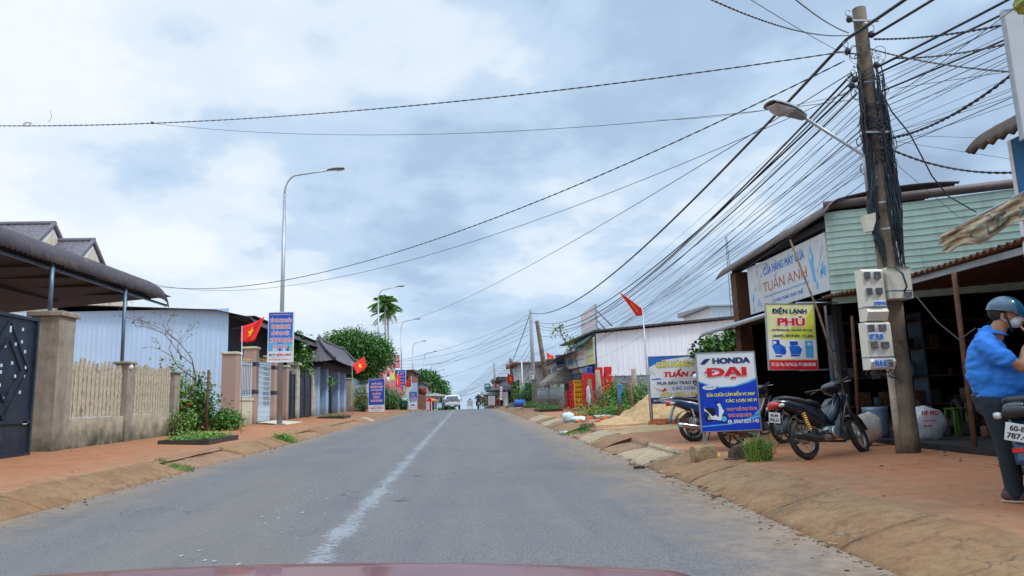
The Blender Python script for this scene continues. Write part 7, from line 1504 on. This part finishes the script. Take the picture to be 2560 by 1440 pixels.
    # tail, plate, mudguard
    m = MB(); loft(m, [(-.50, 0, .765, .045, .03), (-.475, 0, .765, .085, .05), (-.40, 0, .765, .095, .05)], tail, 12); m.build('tail_light', root)
    for s in (-1, 1): m = MB(); loft(m, [(-.46, s*.11, .74, .015, .018), (-.42, s*.125, .745, .035, .03), (-.36, s*.115, .75, .02, .02)], 'lens', 8); m.build('indicator', root)
    m = MB().surf(lambda u, v: (-.33-.13*u-.02*math.sin(u*PI), -.075+.15*v, .70-.34*u), 8, 4, fender, .01); m.surf(lambda u, v: (.335*math.cos(PI*(.50+.5*u)), -.07+.14*v, R_+.335*math.sin(PI*(.50+.42*u))), 14, 5, 'plastic_black', .008); m.build('rear_mudguard', root)
    if plate:
        PM = TR(-.475, 0, .60, 0, .28, -PI/2); m = MB(); m.box((0, 0, 0), (.19, .008, .14), 'plate_white', PM, .002); f = Face(.19, .14, m, PM @ TR(-.095, -.004, -.07)); f.text(plate[0], .03, .078, .16, .122, 'ink', 1, .03); f.text(plate[1], .015, .018, .175, .064, 'ink', 1, .03); m.build('number_plate', root)
    if refl: MB().box((-.455, 0, .47), (.012, .16, .035), 'red_lens', TR(0, 0, 0)).build('reflector', root)
    # front end
    m = MB()
    for s in (-1, 1): m.tube([(WB, s*.075, R_), (WB-.11, s*.07, .55), (WB-.2, s*.055, .76)], [.018, .021, .021], 'bike_black' if not simple else 'chrome', 8, True, SM)
    m.tube([(WB-.19, 0, .72), (WB-.29, 0, .98)], .022, 'bike_black', 8, True, SM); m.build('fork', root)
    MB().surf(lambda u, v: tuple(SM @ Vector((WB+.325*math.cos(PI*(.08+.62*u)), -.065+.13*v, R_+.325*math.sin(PI*(.08+.62*u))-.02*abs(2*v-1)))), 16, 5, fender, -.008).build('front_mudguard', root)
    m = MB(); hb = []
    for k in range(13):
        t_ = k/12*2-1; hb.append((WB-.36-.10*abs(t_)**1.5, t_*.34, 1.00+.05*abs(t_)**.7-.02))
    m.tube(hb, .012, 'bike_black', 8, True, SM); m.build('handlebar', root)
    for s in (-1, 1):
        m = MB().tube([hb[0 if s < 0 else 12], tuple(Vector(hb[0 if s < 0 else 12]).lerp(Vector(hb[2 if s < 0 else 10]), 1.3))], .018, 'rubber', 8, True, SM); m.tube([(WB-.34, s*.17, 1.02), (WB-.33, s*.32, 1.00)], .006, 'alu', 5, True, SM); m.build('grip', root)
    m = MB(); loft(m, [(WB-.42, 0, 1.0, .05, .02), (WB-.38, 0, 1.01, .13, .06), (WB-.28, 0, .99, .15, .085), (WB-.18, 0, .95, .09, .075)], face or body, 14, SM); hc = m.build('handlebar_cover', root)
    m = MB(); loft(m, [(WB-.20, 0, .955, .085, .06), (WB-.155, 0, .95, .06, .045)], 'lens', 12, SM); m.build('headlight', root)
    if mirrors:
        for s in (-1, 1): m = MB().tube([(WB-.36, s*.2, 1.02), (WB-.34, s*.27, 1.18)], .006, 'bike_black', 5, True, SM); m.lathe([(.001, 0), (.05, .004), (.055, .012), (.03, .03), (.001, .034)], 'mirror_white', 12, SM @ TR(WB-.35, s*.28, 1.22, 0, -PI/2-.2, 0)); m.build('mirror', root)
    if rack:
        m = MB()
        for s in (-.07, 0, .07): m.tube([(-.62, s, .84), (-.25, s, .87)], .009, 'chrome', 6)
        m.tube([(-.62, -.09, .84), (-.62, .09, .84)], .009, 'chrome', 6); m.tube([(-.6, .06, .83), (-.35, .09, .72)], .008, 'chrome', 5); m.tube([(-.6, -.06, .83), (-.35, -.09, .72)], .008, 'chrome', 5); m.build('luggage_rack', root)
    return root
M('mirror_white', (.75, .78, .8), .2); M('silver_tail', (.30, .20, .18), .3, .3)
hd3 = math.atan2(.47, .98)
bike('black underbone motorbike with yellow rear springs, nearest the utility pole', 4.70, 9.66, hd3, -.20, 'bike_black', .30, ('60-B9', '706.53'), face='bike_black')
bike('dusty brown motorbike with bare handlebars, half hidden behind the blue scooter sign', 4.47, 11.80, .42, -.20, 'bike_brown', .1, ('60-F1', '348.19'), exh='bike_brown', shock='alu', wheel='cast', fender='bike_black', face='bike_black')
bike('dark blue motorbike with chrome exhaust and round red tail lamp, left of the scooter sign', 4.42, 13.75, .10, -.12, 'bike_blue', .2, None, exh='chrome', shock='chrome', rack=True, simple=True, fender='bike_blue')
bike('red and black motorbike with white mirrors facing the road behind the dark blue one', 5.65, 15.0, PI+.55, -.10, 'bike_black', .1, None, mirrors=True, fender='red_paint', face='canvas_grey', simple=True)
# the rider's own machine, half outside the frame
bike('black and blue motorbike with a readable plate beside the man in the blue shirt', 4.69, 5.58, .72, -.10, 'bike_black', .2, ('60-B9', '787.45'), fender='bike_blue', tail='plastic_black', refl=True, group='motorbikes parked before the repair shop')

# ================================================================ PEOPLE
def organic(name, prims, mat, parent, voxel=.012, smooth=6, world=True):
    mb = MB()
    for p in prims:
        if p[0] == 'c':      # chain of tapering joints
            pts, rs = p[1], p[2]; mb.tube(pts, rs, mat, 14)
            for q, r_ in zip(pts, rs): mb.lathe([(r_*math.sin(PI*k/8)+1e-4, -r_*math.cos(PI*k/8)) for k in range(9)], mat, 14, TR(*q))
        else:
            c, s = p[1], p[2]; rot = p[3] if len(p) > 3 else (0, 0, 0); mb.lathe([(math.sin(PI*k/12)+1e-4, -math.cos(PI*k/12)) for k in range(13)], mat, 20, TR(*c, *rot, s=s))
    o = mb.build(name); md = o.modifiers.new('r', 'REMESH'); md.mode = 'VOXEL'; md.voxel_size = voxel; sm = o.modifiers.new('s', 'SMOOTH'); sm.iterations = smooth; sm.factor = .5
    dg = bpy.context.evaluated_depsgraph_get(); dg.update(); me = bpy.data.meshes.new_from_object(o.evaluated_get(dg)); old = o.data; o.modifiers.clear(); o.data = me; bpy.data.meshes.remove(old)
    if not me.materials: me.materials.append(MATS[mat])
    for f in me.polygons: f.use_smooth = True; f.material_index = 0
    if parent is not None:
        m = I4.copy(); p = parent; ch = []
        while p is not None: ch.append(p.matrix_basis.copy()); p = p.parent
        for q in reversed(ch): m = m @ q
        me.transform(m.inverted()); o.parent = parent
    return o
mx_, my_ = 4.46, 5.95; mz = zg(mx_, my_)
man = thing('person', 'man in bright blue polo shirt, dark helmet and face mask standing at the right edge', 'person', (mx_, my_, mz))
def P3(dx, dy, z): return (mx_+dx, my_+dy, mz+z)
# bare body: head, neck, forearms with hands (one continuous surface), clothes over it
hand = []
W_ = Vector(P3(.315, -.13, 1.33)); HC_ = Vector(P3(.325, -.085, 1.415))
for k, (dy, ln, bx) in enumerate(((-.035, .072, .9), (-.012, .080, 1.), (.012, .076, 1.), (.034, .060, .9))):
    b0 = HC_+Vector((.0, dy+.02, .035)); b1 = b0+Vector((-.012, .008, ln*.55)); b2 = b1+Vector((-.032*bx, .01, ln*.30)); hand.append(('c', [tuple(b0), tuple(b1), tuple(b2)], [.0105, .0095, .008]))
hand.append(('c', [tuple(HC_+Vector((-.02, -.03, -.02))), tuple(HC_+Vector((-.05, -.045, .015))), tuple(HC_+Vector((-.065, -.03, .045)))], [.013, .011, .009]))
hand.append(('e', tuple(HC_), (.022, .048, .052), (0, .15, 0)))
body = [('c', [P3(.03, 0, 1.28), P3(.06, 0, 1.38), P3(.13, 0, 1.50)], [.09, .072, .062]),
        ('e', P3(.175, 0, 1.585), (.098, .078, .115), (0, .35, 0)), ('e', P3(.205, 0, 1.53), (.072, .060, .07), (0, .3, 0)),
        ('e', P3(.275, 0, 1.575), (.022, .014, .026), (0, .3, 0)), ('e', P3(.145, -.083, 1.565), (.018, .010, .030), (0, .3, 0)), ('e', P3(.145, .083, 1.565), (.018, .010, .030), (0, .3, 0)),
        ('c', [P3(-.03, -.20, 1.30), P3(.10, -.27, 1.19), P3(.22, -.26, 1.12), tuple(Vector(P3(.27, -.21, 1.25))), tuple(W_), tuple(HC_)], [.06, .058, .054, .043, .030, .03]),
        ('c', [P3(0, .2, 1.30), P3(.10, .27, 1.12), P3(.30, .28, 1.02), P3(.45, .24, 1.0)], [.06, .05, .042, .03]), ('e', P3(.50, .23, 1.0), (.06, .035, .025))]
organic('body', body+hand, 'skin', man, .0075, 3)
man.rotation_euler.z = 0
m = MB()
for s in (-1, 1): m.blob(P3(.252, s*.032, 1.605), (.008, .016, .007), 'mask_white', 1, 0, 1, 1); m.blob(P3(.259, s*.032, 1.603), (.004, .007, .006), 'ink', 1, 0, 1, 1); m.tube([P3(.262, s*.018, 1.622), P3(.262, s*.034, 1.628), P3(.25, s*.052, 1.622)], .004, 'hair', 5)
m.build('eyes', man, True)
organic('mask', [('e', P3(.225, 0, 1.515), (.068, .066, .058), (0, .3, 0)), ('e', P3(.262, 0, 1.525), (.035, .04, .05), (0, .3, 0))], 'mask_white', man, .008, 3)
m = MB()
for s in (-1, 1): m.tube([P3(.20, s*.072, 1.545), P3(.17, s*.083, 1.56), P3(.135, s*.088, 1.585)], .003, 'mask_white', 5); m.tube([P3(.20, s*.07, 1.50), P3(.16, s*.082, 1.52), P3(.132, s*.088, 1.55)], .003, 'mask_white', 5)
m.build('ear_loop', man, True)
organic('hair', [('e', P3(.135, 0, 1.60), (.095, .084, .09), (0, .3, 0))], 'hair', man, .01, 3)
hm = MB(); HM = TR(*P3(.175, 0, 1.615), 0, .36, 0)
prof = [(.128*math.cos(a), .128*math.sin(a)*.98) for a in [(-.12+ (PI/2+.12)*k/10) for k in range(11)]]
V = []; F = []; n = 28
for i, (r_, z) in enumerate(prof):
    for j in range(n): a = 2*PI*j/n; V.append((r_*math.cos(a)*1.10+.0, r_*math.sin(a)*.96, z+(.02*math.cos(a) if i == 0 else 0)))
for i in range(len(prof)-1):
    for j in range(n): F.append((i*n+j, i*n+(j+1) % n, (i+1)*n+(j+1) % n, (i+1)*n+j))
hm.add(V, F, 'helmet', HM, True); hm.surf(lambda u, v: tuple(HM @ Vector((.135*math.cos((v-.5)*2.2)*(1+.22*u*math.cos((v-.5)*2.4)), .12*math.sin((v-.5)*2.2), -.0-.015*u))), 4, 14, 'helmet', .006); hl = hm.build('helmet', man, True)
m = MB()
for s in (-1, 1): m.tube([P3(.16, s*.095, 1.60), P3(.18, s*.088, 1.52), P3(.20, s*.05, 1.445), P3(.20, 0, 1.435)], .007, 'hair', 5)
m.build('chin_strap', hl, True)
shirt = [('e', P3(.0, 0, 1.22), (.155, .235, .20), (0, .12, 0)), ('e', P3(.075, 0, 1.04), (.235, .215, .20)), ('e', P3(.02, 0, .90), (.175, .205, .11)), ('c', [P3(.0, -.12, 1.36), P3(.0, .12, 1.36)], [.085, .085]), ('e', P3(-.02, 0, 1.08), (.16, .21, .26)),
         ('c', [P3(-.02, -.19, 1.32), P3(.035, -.245, 1.245), P3(.11, -.27, 1.185)], [.085, .082, .080]), ('c', [P3(-.02, .19, 1.32), P3(.06, .26, 1.20), P3(.11, .275, 1.13)], [.085, .078, .074]), ('c', [P3(.0, -.05, 1.40), P3(.04, 0, 1.43), P3(.0, .05, 1.40)], [.06, .07, .06])]
sh = organic('polo_shirt', shirt, 'shirt_blue', man, .011, 7)
for v in sh.data.vertices:   # creases of the stretched cloth
    c = v.co; k = .009*noise.noise(Vector((c.x*4, c.y*4, c.z*17)))+.007*math.sin(c.z*55+c.x*18)*max(0, 1-abs(c.z-.86)/.14)+.013*noise.noise(Vector((c.x*15, c.y*9, c.z*26))); v.co = c+v.normal*k
m = MB(); m.surf(lambda u, v: P3(.045+.088*math.cos(v*2*PI)*(1+.25*u)+.02*u, .088*math.sin(v*2*PI)*(1+.25*u), 1.455-.035*u+.02*math.cos(v*2*PI)*-1), 3, 24, 'shirt_blue', .006); m.build('collar', sh, True)
organic('trousers', [('e', P3(0, 0, .87), (.165, .19, .12)), ('e', P3(.0, -.01, .80), (.145, .175, .12)), ('c', [P3(0, -.09, .82), P3(.04, -.11, .46), P3(.05, -.11, .12), P3(.055, -.11, .07)], [.115, .082, .066, .07]), ('c', [P3(0, .10, .82), P3(.09, .12, .47), P3(.07, .13, .12), P3(.075, .13, .07)], [.115, .082, .064, .068])], 'trousers', man, .011, 5)
MB().surf(lambda u, v: P3(.0+.155*math.cos(v*2*PI), .175*math.sin(v*2*PI), .87+.03*u), 1, 24, 'seat_vinyl', .006).build('belt', man, True)
for s, dx in ((-1, 0), (1, .02)):
    sho = organic('shoe', [('c', [P3(dx+.0, s*.12, .055), P3(dx+.10, s*.12, .05), P3(dx+.2, s*.125, .035)], [.048, .048, .036]), ('c', [P3(dx+.04, s*.12, .06), P3(dx+.045, s*.12, .10)], [.05, .045])], 'shoe_brown', man, .009, 3)
    MB().surf(lambda u, v, s=s, dx=dx: P3(dx-.045+.275*u, s*.12+(.040+.006*math.sin(u*PI))*math.cos(v*2*PI)*math.sin(PI*(.06+.9*u))**.4, .012+.012*math.sin(v*2*PI)), 14, 10, 'sole', .002).build('sole', sho, True)
man.rotation_euler.z = -.62; man.location = (4.575, 5.90, zg(4.57, 5.9))
# small figures riding in the distance
def rider(label, x, y, shirt_, helm_, head, mach='bike_black', g='riders at the crest of the road'):
    z = zg(x, y) if x > XR else zr(y); mt = thing('motorbike', 'dark motorbike ridden by the '+label, 'motorbike', (x, y, z), head, 'motorbikes at the crest')
    m = MB().torus(.25, .05, 'rubber', 18, 6, TR(0, 0, .29)); m.build('rear_wheel', mt); MB().torus(.25, .05, 'rubber', 18, 6, TR(1.2, 0, .29)).build('front_wheel', mt)
    m = MB(); loft(m, [(-.4, 0, .76, .08, .05), (0, 0, .68, .13, .13), (.4, 0, .55, .1, .15), (.75, 0, .5, .12, .12), (.95, 0, .75, .13, .2), (1.0, 0, .95, .1, .08)], mach, 10); m.box((-.47, 0, .6), (.02, .18, .13), 'plate_white'); m.box((-.46, 0, .76), (.02, .15, .06), 'red_lens'); m.tube([(.9, -.33, 1.05), (.85, 0, 1.0), (.9, .33, 1.05)], .02, 'bike_black', 5); m.build('body', mt)
    ps = thing('person', label, 'person', (x, y, z+.80), head, g)
    o = organic('body', [('c', [(.05, 0, 0), (.02, 0, .25), (.08, 0, .48)], [.17, .16, .14]), ('c', [(.08, 0, .5), (.1, 0, .62)], [.06, .06]), ('e', (.12, 0, .70), (.1, .085, .12)), ('c', [(.05, -.2, .46), (.2, -.3, .25), (.5, -.3, .22)], [.07, .055, .04]), ('c', [(.05, .2, .46), (.2, .3, .25), (.5, .3, .22)], [.07, .055, .04]), ('c', [(.08, -.2, .48), (.08, .2, .48)], [.09, .09]), ('c', [(.05, -.1, 0), (.45, -.18, -.08), (.42, -.18, -.48)], [.1, .085, .055]), ('c', [(.05, .1, 0), (.45, .18, -.08), (.42, .18, -.48)], [.1, .085, .055])], shirt_, None, .03, 2)
    o.parent = ps; m = MB(); m.lathe([(.14, 0), (.145, .05), (.11, .13), (.04, .165), (.001, .17)], helm_, 14, TR(.12, 0, .70)); m.build('helmet', ps); return ps
rider('rider in navy jacket and white helmet by the black tents', 1.15, 73, 'trousers', 'white_paint', PI/2+.05)
rider('distant rider in dark clothes left of the white stall', .42, 104, 'trousers', 'bike_black', PI/2, 'bike_black')
rider('farthest rider half sunk behind the crest', .62, 112, 'snavy', 'red_paint', PI/2, 'bike_black')
bike('red motorbike parked at the crest before the white notice board', 2.7, 75.5, -PI/2+.5, -.1, 'red_paint', .1, None, group='motorbikes at the crest')

# ================================================================ WHITE CAR
cz0 = zr(74); car = thing('car', 'white hatchback seen from behind driving away near the crest', 'car', (-1.55, 74, cz0), PI/2)
def prof_loft(mb, secs, mat):
    loft(mb, secs, mat, 20, None, 3.6)
m = MB(); prof_loft(m, [(-.02, 0, .62, .66, .20), (.05, 0, .66, .78, .32), (.3, 0, .70, .82, .40), (1.6, 0, .70, .83, .40), (2.9, 0, .66, .81, .36), (3.4, 0, .60, .76, .28), (3.6, 0, .55, .6, .18)], 'car_white')
prof_loft(m, [(.0, 0, 1.0, .80, .14), (.12, 0, 1.19, .785, .26), (.42, 0, 1.27, .75, .26), (1.6, 0, 1.30, .70, .23), (2.2, 0, 1.2, .64, .2), (2.75, 0, 1.02, .68, .08)], 'car_white'); m.build('body', car)
m = MB(); m.prism([(-.66, 1.06), (.66, 1.06), (.57, 1.40), (-.57, 1.40)], .03, 'car_glass', Matrix(((0, 1, .62, -.78), (-1, 0, 0, 0), (0, 0, 1, 0), (0, 0, 0, 1)))); m.build('rear_window', car)
for s in (-1, 1):
    m = MB(); m.prism([(.45, 1.08), (2.4, 1.08), (2.05, 1.36), (.75, 1.38)], .02, 'car_glass', TR(0, s*.665-.01, 0)); m.build('side_window', car)
    m = MB(); loft(m, [(-.02, s*.64, .84, .07, .08), (.1, s*.70, .86, .10, .10), (.2, s*.74, .88, .08, .08)], 'red_lens', 10); m.build('tail_light', car)
    m = MB(); m.box((2.0, s*.93, 1.0), (.1, .16, .12), 'plastic_black', None, .03); m.tube([(2.0, s*.82, .98), (2.0, s*.88, .99)], .02, 'plastic_black', 5); m.build('wing_mirror', car)
    for x in (.62, 2.85):
        m = MB().torus(.22, .08, 'rubber', 22, 8, TR(x, s*.70, .29), 1.2); w_ = m.build('wheel', car); MB().lathe([(.02, -.03), (.17, -.03), (.18, .03), (.02, .05)], 'alu', 14, TR(x, s*.72, .29, -s*PI/2, 0, 0)).build('rim', w_)
m = MB(); m.box((-.03, 0, .42), (.06, 1.2, .12), 'plastic_black', None, .03); m.build('bumper_insert', car); m = MB(); m.box((-.075, 0, .44), (.02, .42, .13), 'plate_white'); m.build('number_plate', car); m = MB(); m.box((-.03, 0, .86), (.03, .16, .06), 'chrome', None, .01); m.build('badge', car)

# ================================================================ BONNET OF THE CAR WE SIT IN
ow = thing('car', 'glossy maroon car bonnet reflecting the sky along the bottom edge', 'car', (-.36, 1.0, 0))
def bon(u, v):
    x = (u-.5)*1.9; e = abs(2*u-1); Y = .42+.98*v
    z = 1.016-.036*x*x-.4*max(0, e-.9)**1.2-.03*(v*v)-max(0, v-.86)**1.6-.01*(1-v)
    return (-.52+x, Y-.10*e*e*v, z)
MB().surf(bon, 60, 40, 'car_red', .02, True).build('bonnet', ow, True)
m = MB()
for s in (-1, 1): m.surf(lambda u, v, s=s: (-.36+s*(.92+.04*math.sin(v*PI)), .42+.80*u, .88-.58*v), 10, 10, 'car_red', .02*s)
m.surf(lambda u, v: (-.36+(u-.5)*1.8, 1.36-.10*(2*u-1)**2+.05*math.sin(v*PI), .86-.52*v), 16, 8, 'car_red', .02); m.build('front_panel', ow, True)
for s in (-1, 1): MB().torus(.22, .085, 'rubber', 24, 8, TR(-.36+s*.80, .75, .30, 0, 0, PI/2), 1.1).build('wheel', ow, True)

# ================================================================ small things on the pavement and in the shop
def rockbox(c, s, mat, seed):
    r = random.Random(seed); bm = bmesh.new(); bmesh.ops.create_cube(bm, size=1); bmesh.ops.subdivide_edges(bm, edges=bm.edges[:], cuts=5, use_grid_fill=True)
    cr = {k: r.uniform(.78, 1.06) for k in range(8)}
    for v in bm.verts:
        k = (v.co.x > 0)+2*(v.co.y > 0)+4*(v.co.z > 0); w_ = min(1, abs(v.co.x)*2)*min(1, abs(v.co.y)*2)*min(1, abs(v.co.z)*2); q = v.co.copy(); f = 1+(cr[k]-1)*w_-.10*w_**3+.06*noise.noise(q*3+Vector((seed, 0, 0)))+.03*noise.noise(q*9)
        v.co = Vector((c[0]+q.x*s[0]*f+.12*q.z*s[0], c[1]+q.y*s[1]*f, c[2]+q.z*s[2]*f+.12*q.x*s[2]))
    bm.verts.index_update(); m_ = MB().add([v.co[:] for v in bm.verts], [tuple(q.index for q in f.verts) for f in bm.faces], mat); bm.free(); return m_
q = hit(1763, 1158); tag(rockbox((q.x+.02, q.y+.12, q.z+.12), (.33, .26, .25), 'rock', 8).build('stone_block', None, False, tuple(q)), 'rough yellowish stone block holding the left leg of the scooter sign', 'stone')
q = hit(1858, 1146); tag(rockbox((q.x+.05, q.y+.15, q.z+.09), (.34, .24, .19), 'rock_dark', 5).build('stone_block', None, False, tuple(q)), 'dark red stone at the right leg of the scooter sign', 'stone')
q = hit(1897, 1152); grass('grass_tuft', 'tall feathery green weed at the right leg of the scooter sign', tuple(q), (.2, .12), 150, .46, ['grass_b', 'leaf_y', 'grass_a'], 88, 'weed')
bush('weed', 'upright bushy weed with fine leaves beside the sign leg', 'weed', Vector((q.x+.05, q.y+.05, q.z)), (.15, .10, .20), 1700, .03, ['grass_a', 'leaf_b', 'grass_b'], 89)
q = hit(1893, 1148); tag(MB().blob((q.x-.02, q.y-.05, q.z+.03), (.05, .04, .045), 'sack_white', 2, .4).build('litter', None, False, tuple(q)), 'crumpled white cup in front of the feathery weed', 'litter')
q = hit(1795, 1145); tag(MB().surf(lambda u, v: (q.x+.07*u, q.y+.04*v, q.z+.02+.05*math.sin(u*PI)*v), 6, 6, 'spring_yellow', .004).build('litter', None, False, tuple(q)), 'small yellow wrapper beside the stone block', 'litter')
q = hit(1600, 1172); tag(MB().tube([(q.x-.10, q.y, q.z+.02), (q.x, q.y+.02, q.z+.03), (q.x+.09, q.y+.01, q.z+.02)], [.02, .026, .018], 'rock_dark', 7).build('stick', None, False, tuple(q)), 'short dark stick of wood in the right gutter', 'stick')
q = hit(2012, 1252); tag(MB().blob((q.x, q.y, q.z+.012), (.02, .018, .014), 'spring_yellow', 2, .3).build('litter', None, False, tuple(q)), 'tiny yellow wrapper on the near kerb', 'litter')
m = MB(); rr2 = random.Random(6); q0 = hit(1810, 1152)
for i in range(7): a = hit(1800+i*14, 1151+rr2.uniform(-4, 3)); m.tube([a+Vector((0, 0, .012)), a+Vector((.09, .02, .02)), a+Vector((.2, .0, .012))], [.008, .011, .005], 'rock_dark', 5)
tag(m.build('twig_litter', None, False, tuple(q0)), 'strip of dead twigs and bark between the two stones', 'twigs', None, 'stuff')
# sacks, bucket, tubs inside the shop
def sack(label, px, py, Y, s, mat, seed, tx=None):
    p = at(px, py, Y); z = max(.44, zg(p.x, Y)); rt_ = thing('sack', label, 'sack', (p.x, Y, z)); MB().blob((p.x, Y, z+s[2]*.92), s, mat, seed, .28, 1.5).build('body', rt_, True)
    if tx:
        [Face(1, 1, None, TR(p.x-s[0]*.62, Y-s[1]*1.02, z+s[2]*.5)).text(t_, 0, a, s[0]*w_, a+h_, 'sred', 1, .04).mb.build('print', rt_, True) for t_, a, h_, w_ in tx]
sack('white fertiliser sack with red print right of the pole foot', 2322, 1100, 10.6, (.28, .17, .27), 'sack_white', 3, [('HP MO', .27, .07, .95), ('NAM VIỆT', .17, .04, .8), ('50 KG', .10, .03, .5)])
sack('pink beige paper sack leaning over the front wheel of the black motorbike', 2165, 1085, 10.9, (.27, .14, .24), 'sack', 9)
m = MB(); p = at(2195, 1095, 11.5); m.lathe([(.17, 0), (.19, .1), (.2, .45), (.205, .5), (.19, .5)], 'steel_blue', 14, TR(p.x, 11.5, .47)); tag(m.build('bucket', None, False, (p.x, 11.5, .47)), 'tall grey blue plastic tub behind the paper sack', 'tub')
stt = thing('stool', 'lime green plastic stool inside the dark shop', 'stool', (0, 0, 0)); p = at(2395, 1060, 11.2); stt.location = (p.x, 11.2, .47)
m = MB().box((0, 0, .44), (.27, .27, .03), 'stool_green', None, .01); m.build('seat', stt)
for sx in (-1, 1):
    for sy in (-1, 1): MB().bar((sx*.10, sy*.10, .43), (sx*.145, sy*.145, 0), .045, .03, 'stool_green').build('leg', stt)
tb2 = thing('work_table', 'low dark work table with clutter at the back of the shop', 'table', (9.5, 11.5, .47)); MB().span((8.7, 11.1, 1.0), (10.3, 12.0, 1.04), 'shop_shade').build('table_top', tb2, True)
for x in (8.75, 10.25):
    for y in (11.15, 11.95): MB().span((x-.02, y-.02, .47), (x+.02, y+.02, 1.0), 'galv').build('leg', tb2, True)
rr3 = random.Random(31)
sr = thing('shelf_rack', 'tall dark shelf rack at the back of the repair shop', 'shelf', (9.8, 14.9, .47))
for z in (.9, 1.5, 2.1, 2.7): MB().span((8.0, 14.6, z), (11.8, 15.1, z+.03), 'rust').build('shelf', sr, True)
for x in (8.0, 9.9, 11.76): MB().span((x, 14.62, .47), (x+.04, 15.08, 2.9), 'steel_blue').build('upright', sr, True)
for i in range(34):
    z = rr3.choice([.93, 1.53, 2.13]); x = 8.15+rr3.random()*3.5; s = rr3.uniform(.07, .16); mt = rr3.choice(['shop_shade', 'steel_blue', 'canvas_grey', 'rust', 'shop_shade', 'tarp_dark'])
    mb = MB(); (mb.box((x, 14.8, z+s), (s*1.4, s*1.5, s*2), mt, None, .01) if i % 3 else mb.lathe([(s*.6, 0), (s*.65, .01), (s*.65, s*1.8), (s*.4, s*2)], mt, 12, TR(x, 14.8, z))); tag(mb.build('tin' if i % 3 == 0 else 'carton', None, False, (x, 14.8, z)), 'tin or carton of parts on the dark shop shelf rack', 'carton', 'tins and cartons on the shop shelf')
for i in range(16):
    x = rr3.uniform(7.3, 11); y = rr3.uniform(10.5, 14); s = rr3.uniform(.08, .22); mt = rr3.choice(['shop_shade', 'rust', 'plastic_black', 'tarp_dark'])
    tag(MB().box((x, y, .47+s*.6), (s*1.3, s, s*1.2), mt, None, .02).build('workshop_box', None, False, (x, y, .47)), 'small box or crate lost in the dark of the repair shop floor', 'box', 'boxes on the dark shop floor')
for i in range(5): x = 7.6+i*.5; y = 12.0+.3*(i % 2); tag(MB().torus(.25, .05, 'rubber', 24, 8, TR(x, y, .47+.3, 0, 0, 1.2)).build('spare_tyre', None, False, (x, y, .47)), 'spare tyre standing in the dark repair shop', 'tyre', 'spare tyres in the dark shop')
mb = MB(); r = random.Random(23)
for i in range(46):   # broken kerb chunks and clods of earth
    Y = 4.2+r.random()**1.4*20; X = XR-.17*max(0, 1-Y/10)+r.gauss(.0, .12); s = r.uniform(.03, .085); q = rockbox((0, 0, 0), (s*1.5, s, s*.6), r.choice(['kerb', 'kerb_pale', 'kerb_low', 'rock']), i)
    A_ = TR(X, Y, (zr(Y) if X < XR else zg(X, Y))+s*.2, 0, 0, r.uniform(0, 3)); mb.add(q.v, q.f, q.mats[0], A_)
tag(mb.build('rubble'), 'broken kerb chunks and clods of earth in the right gutter', 'rubble', None, 'stuff')
for i, (px, py) in enumerate(((1858, 1190), (1700, 1132), (1540, 1092), (2110, 1275), (1395, 1052))): q = hit(px, py); grass('grass_tuft', 'sparse little grass tuft at the joint of kerb and pavement on the near right', tuple(q), (.10, .16), 60, .06, ['leaf_dry', 'grass_b'], 120+i, group='little tufts in the near right kerb joint')
mb = MB(); r = random.Random(19)
for i in range(60):
    X = r.uniform(3.9, 6.6); Y = r.uniform(5, 14); a = r.uniform(0, PI); z = zg(X, Y)+.016; s = r.uniform(.02, .06)
    mb.add([(X, Y, z), (X+s*math.cos(a), Y+s*math.sin(a), z+.008), (X+s*math.cos(a+.6), Y+s*math.sin(a+.6), z+.012)], [(0, 1, 2)], r.choice(['leaf_dry', 'rock_dark', 'rust', 'leaf_y']))
for i in range(50):
    X = r.uniform(-8.5, -6); Y = r.uniform(8, 30); a = r.uniform(0, PI); z = zg(X, Y)+.016; s = r.uniform(.03, .09)
    mb.add([(X, Y, z), (X+s*math.cos(a), Y+s*math.sin(a), z+.01), (X+s*math.cos(a+.6), Y+s*math.sin(a+.6), z+.014)], [(0, 1, 2)], r.choice(['leaf_dry', 'rock_dark', 'rust']))
tag(mb.build('leaf_litter'), 'dead leaves and scraps strewn over both pavements', 'litter', None, 'stuff')
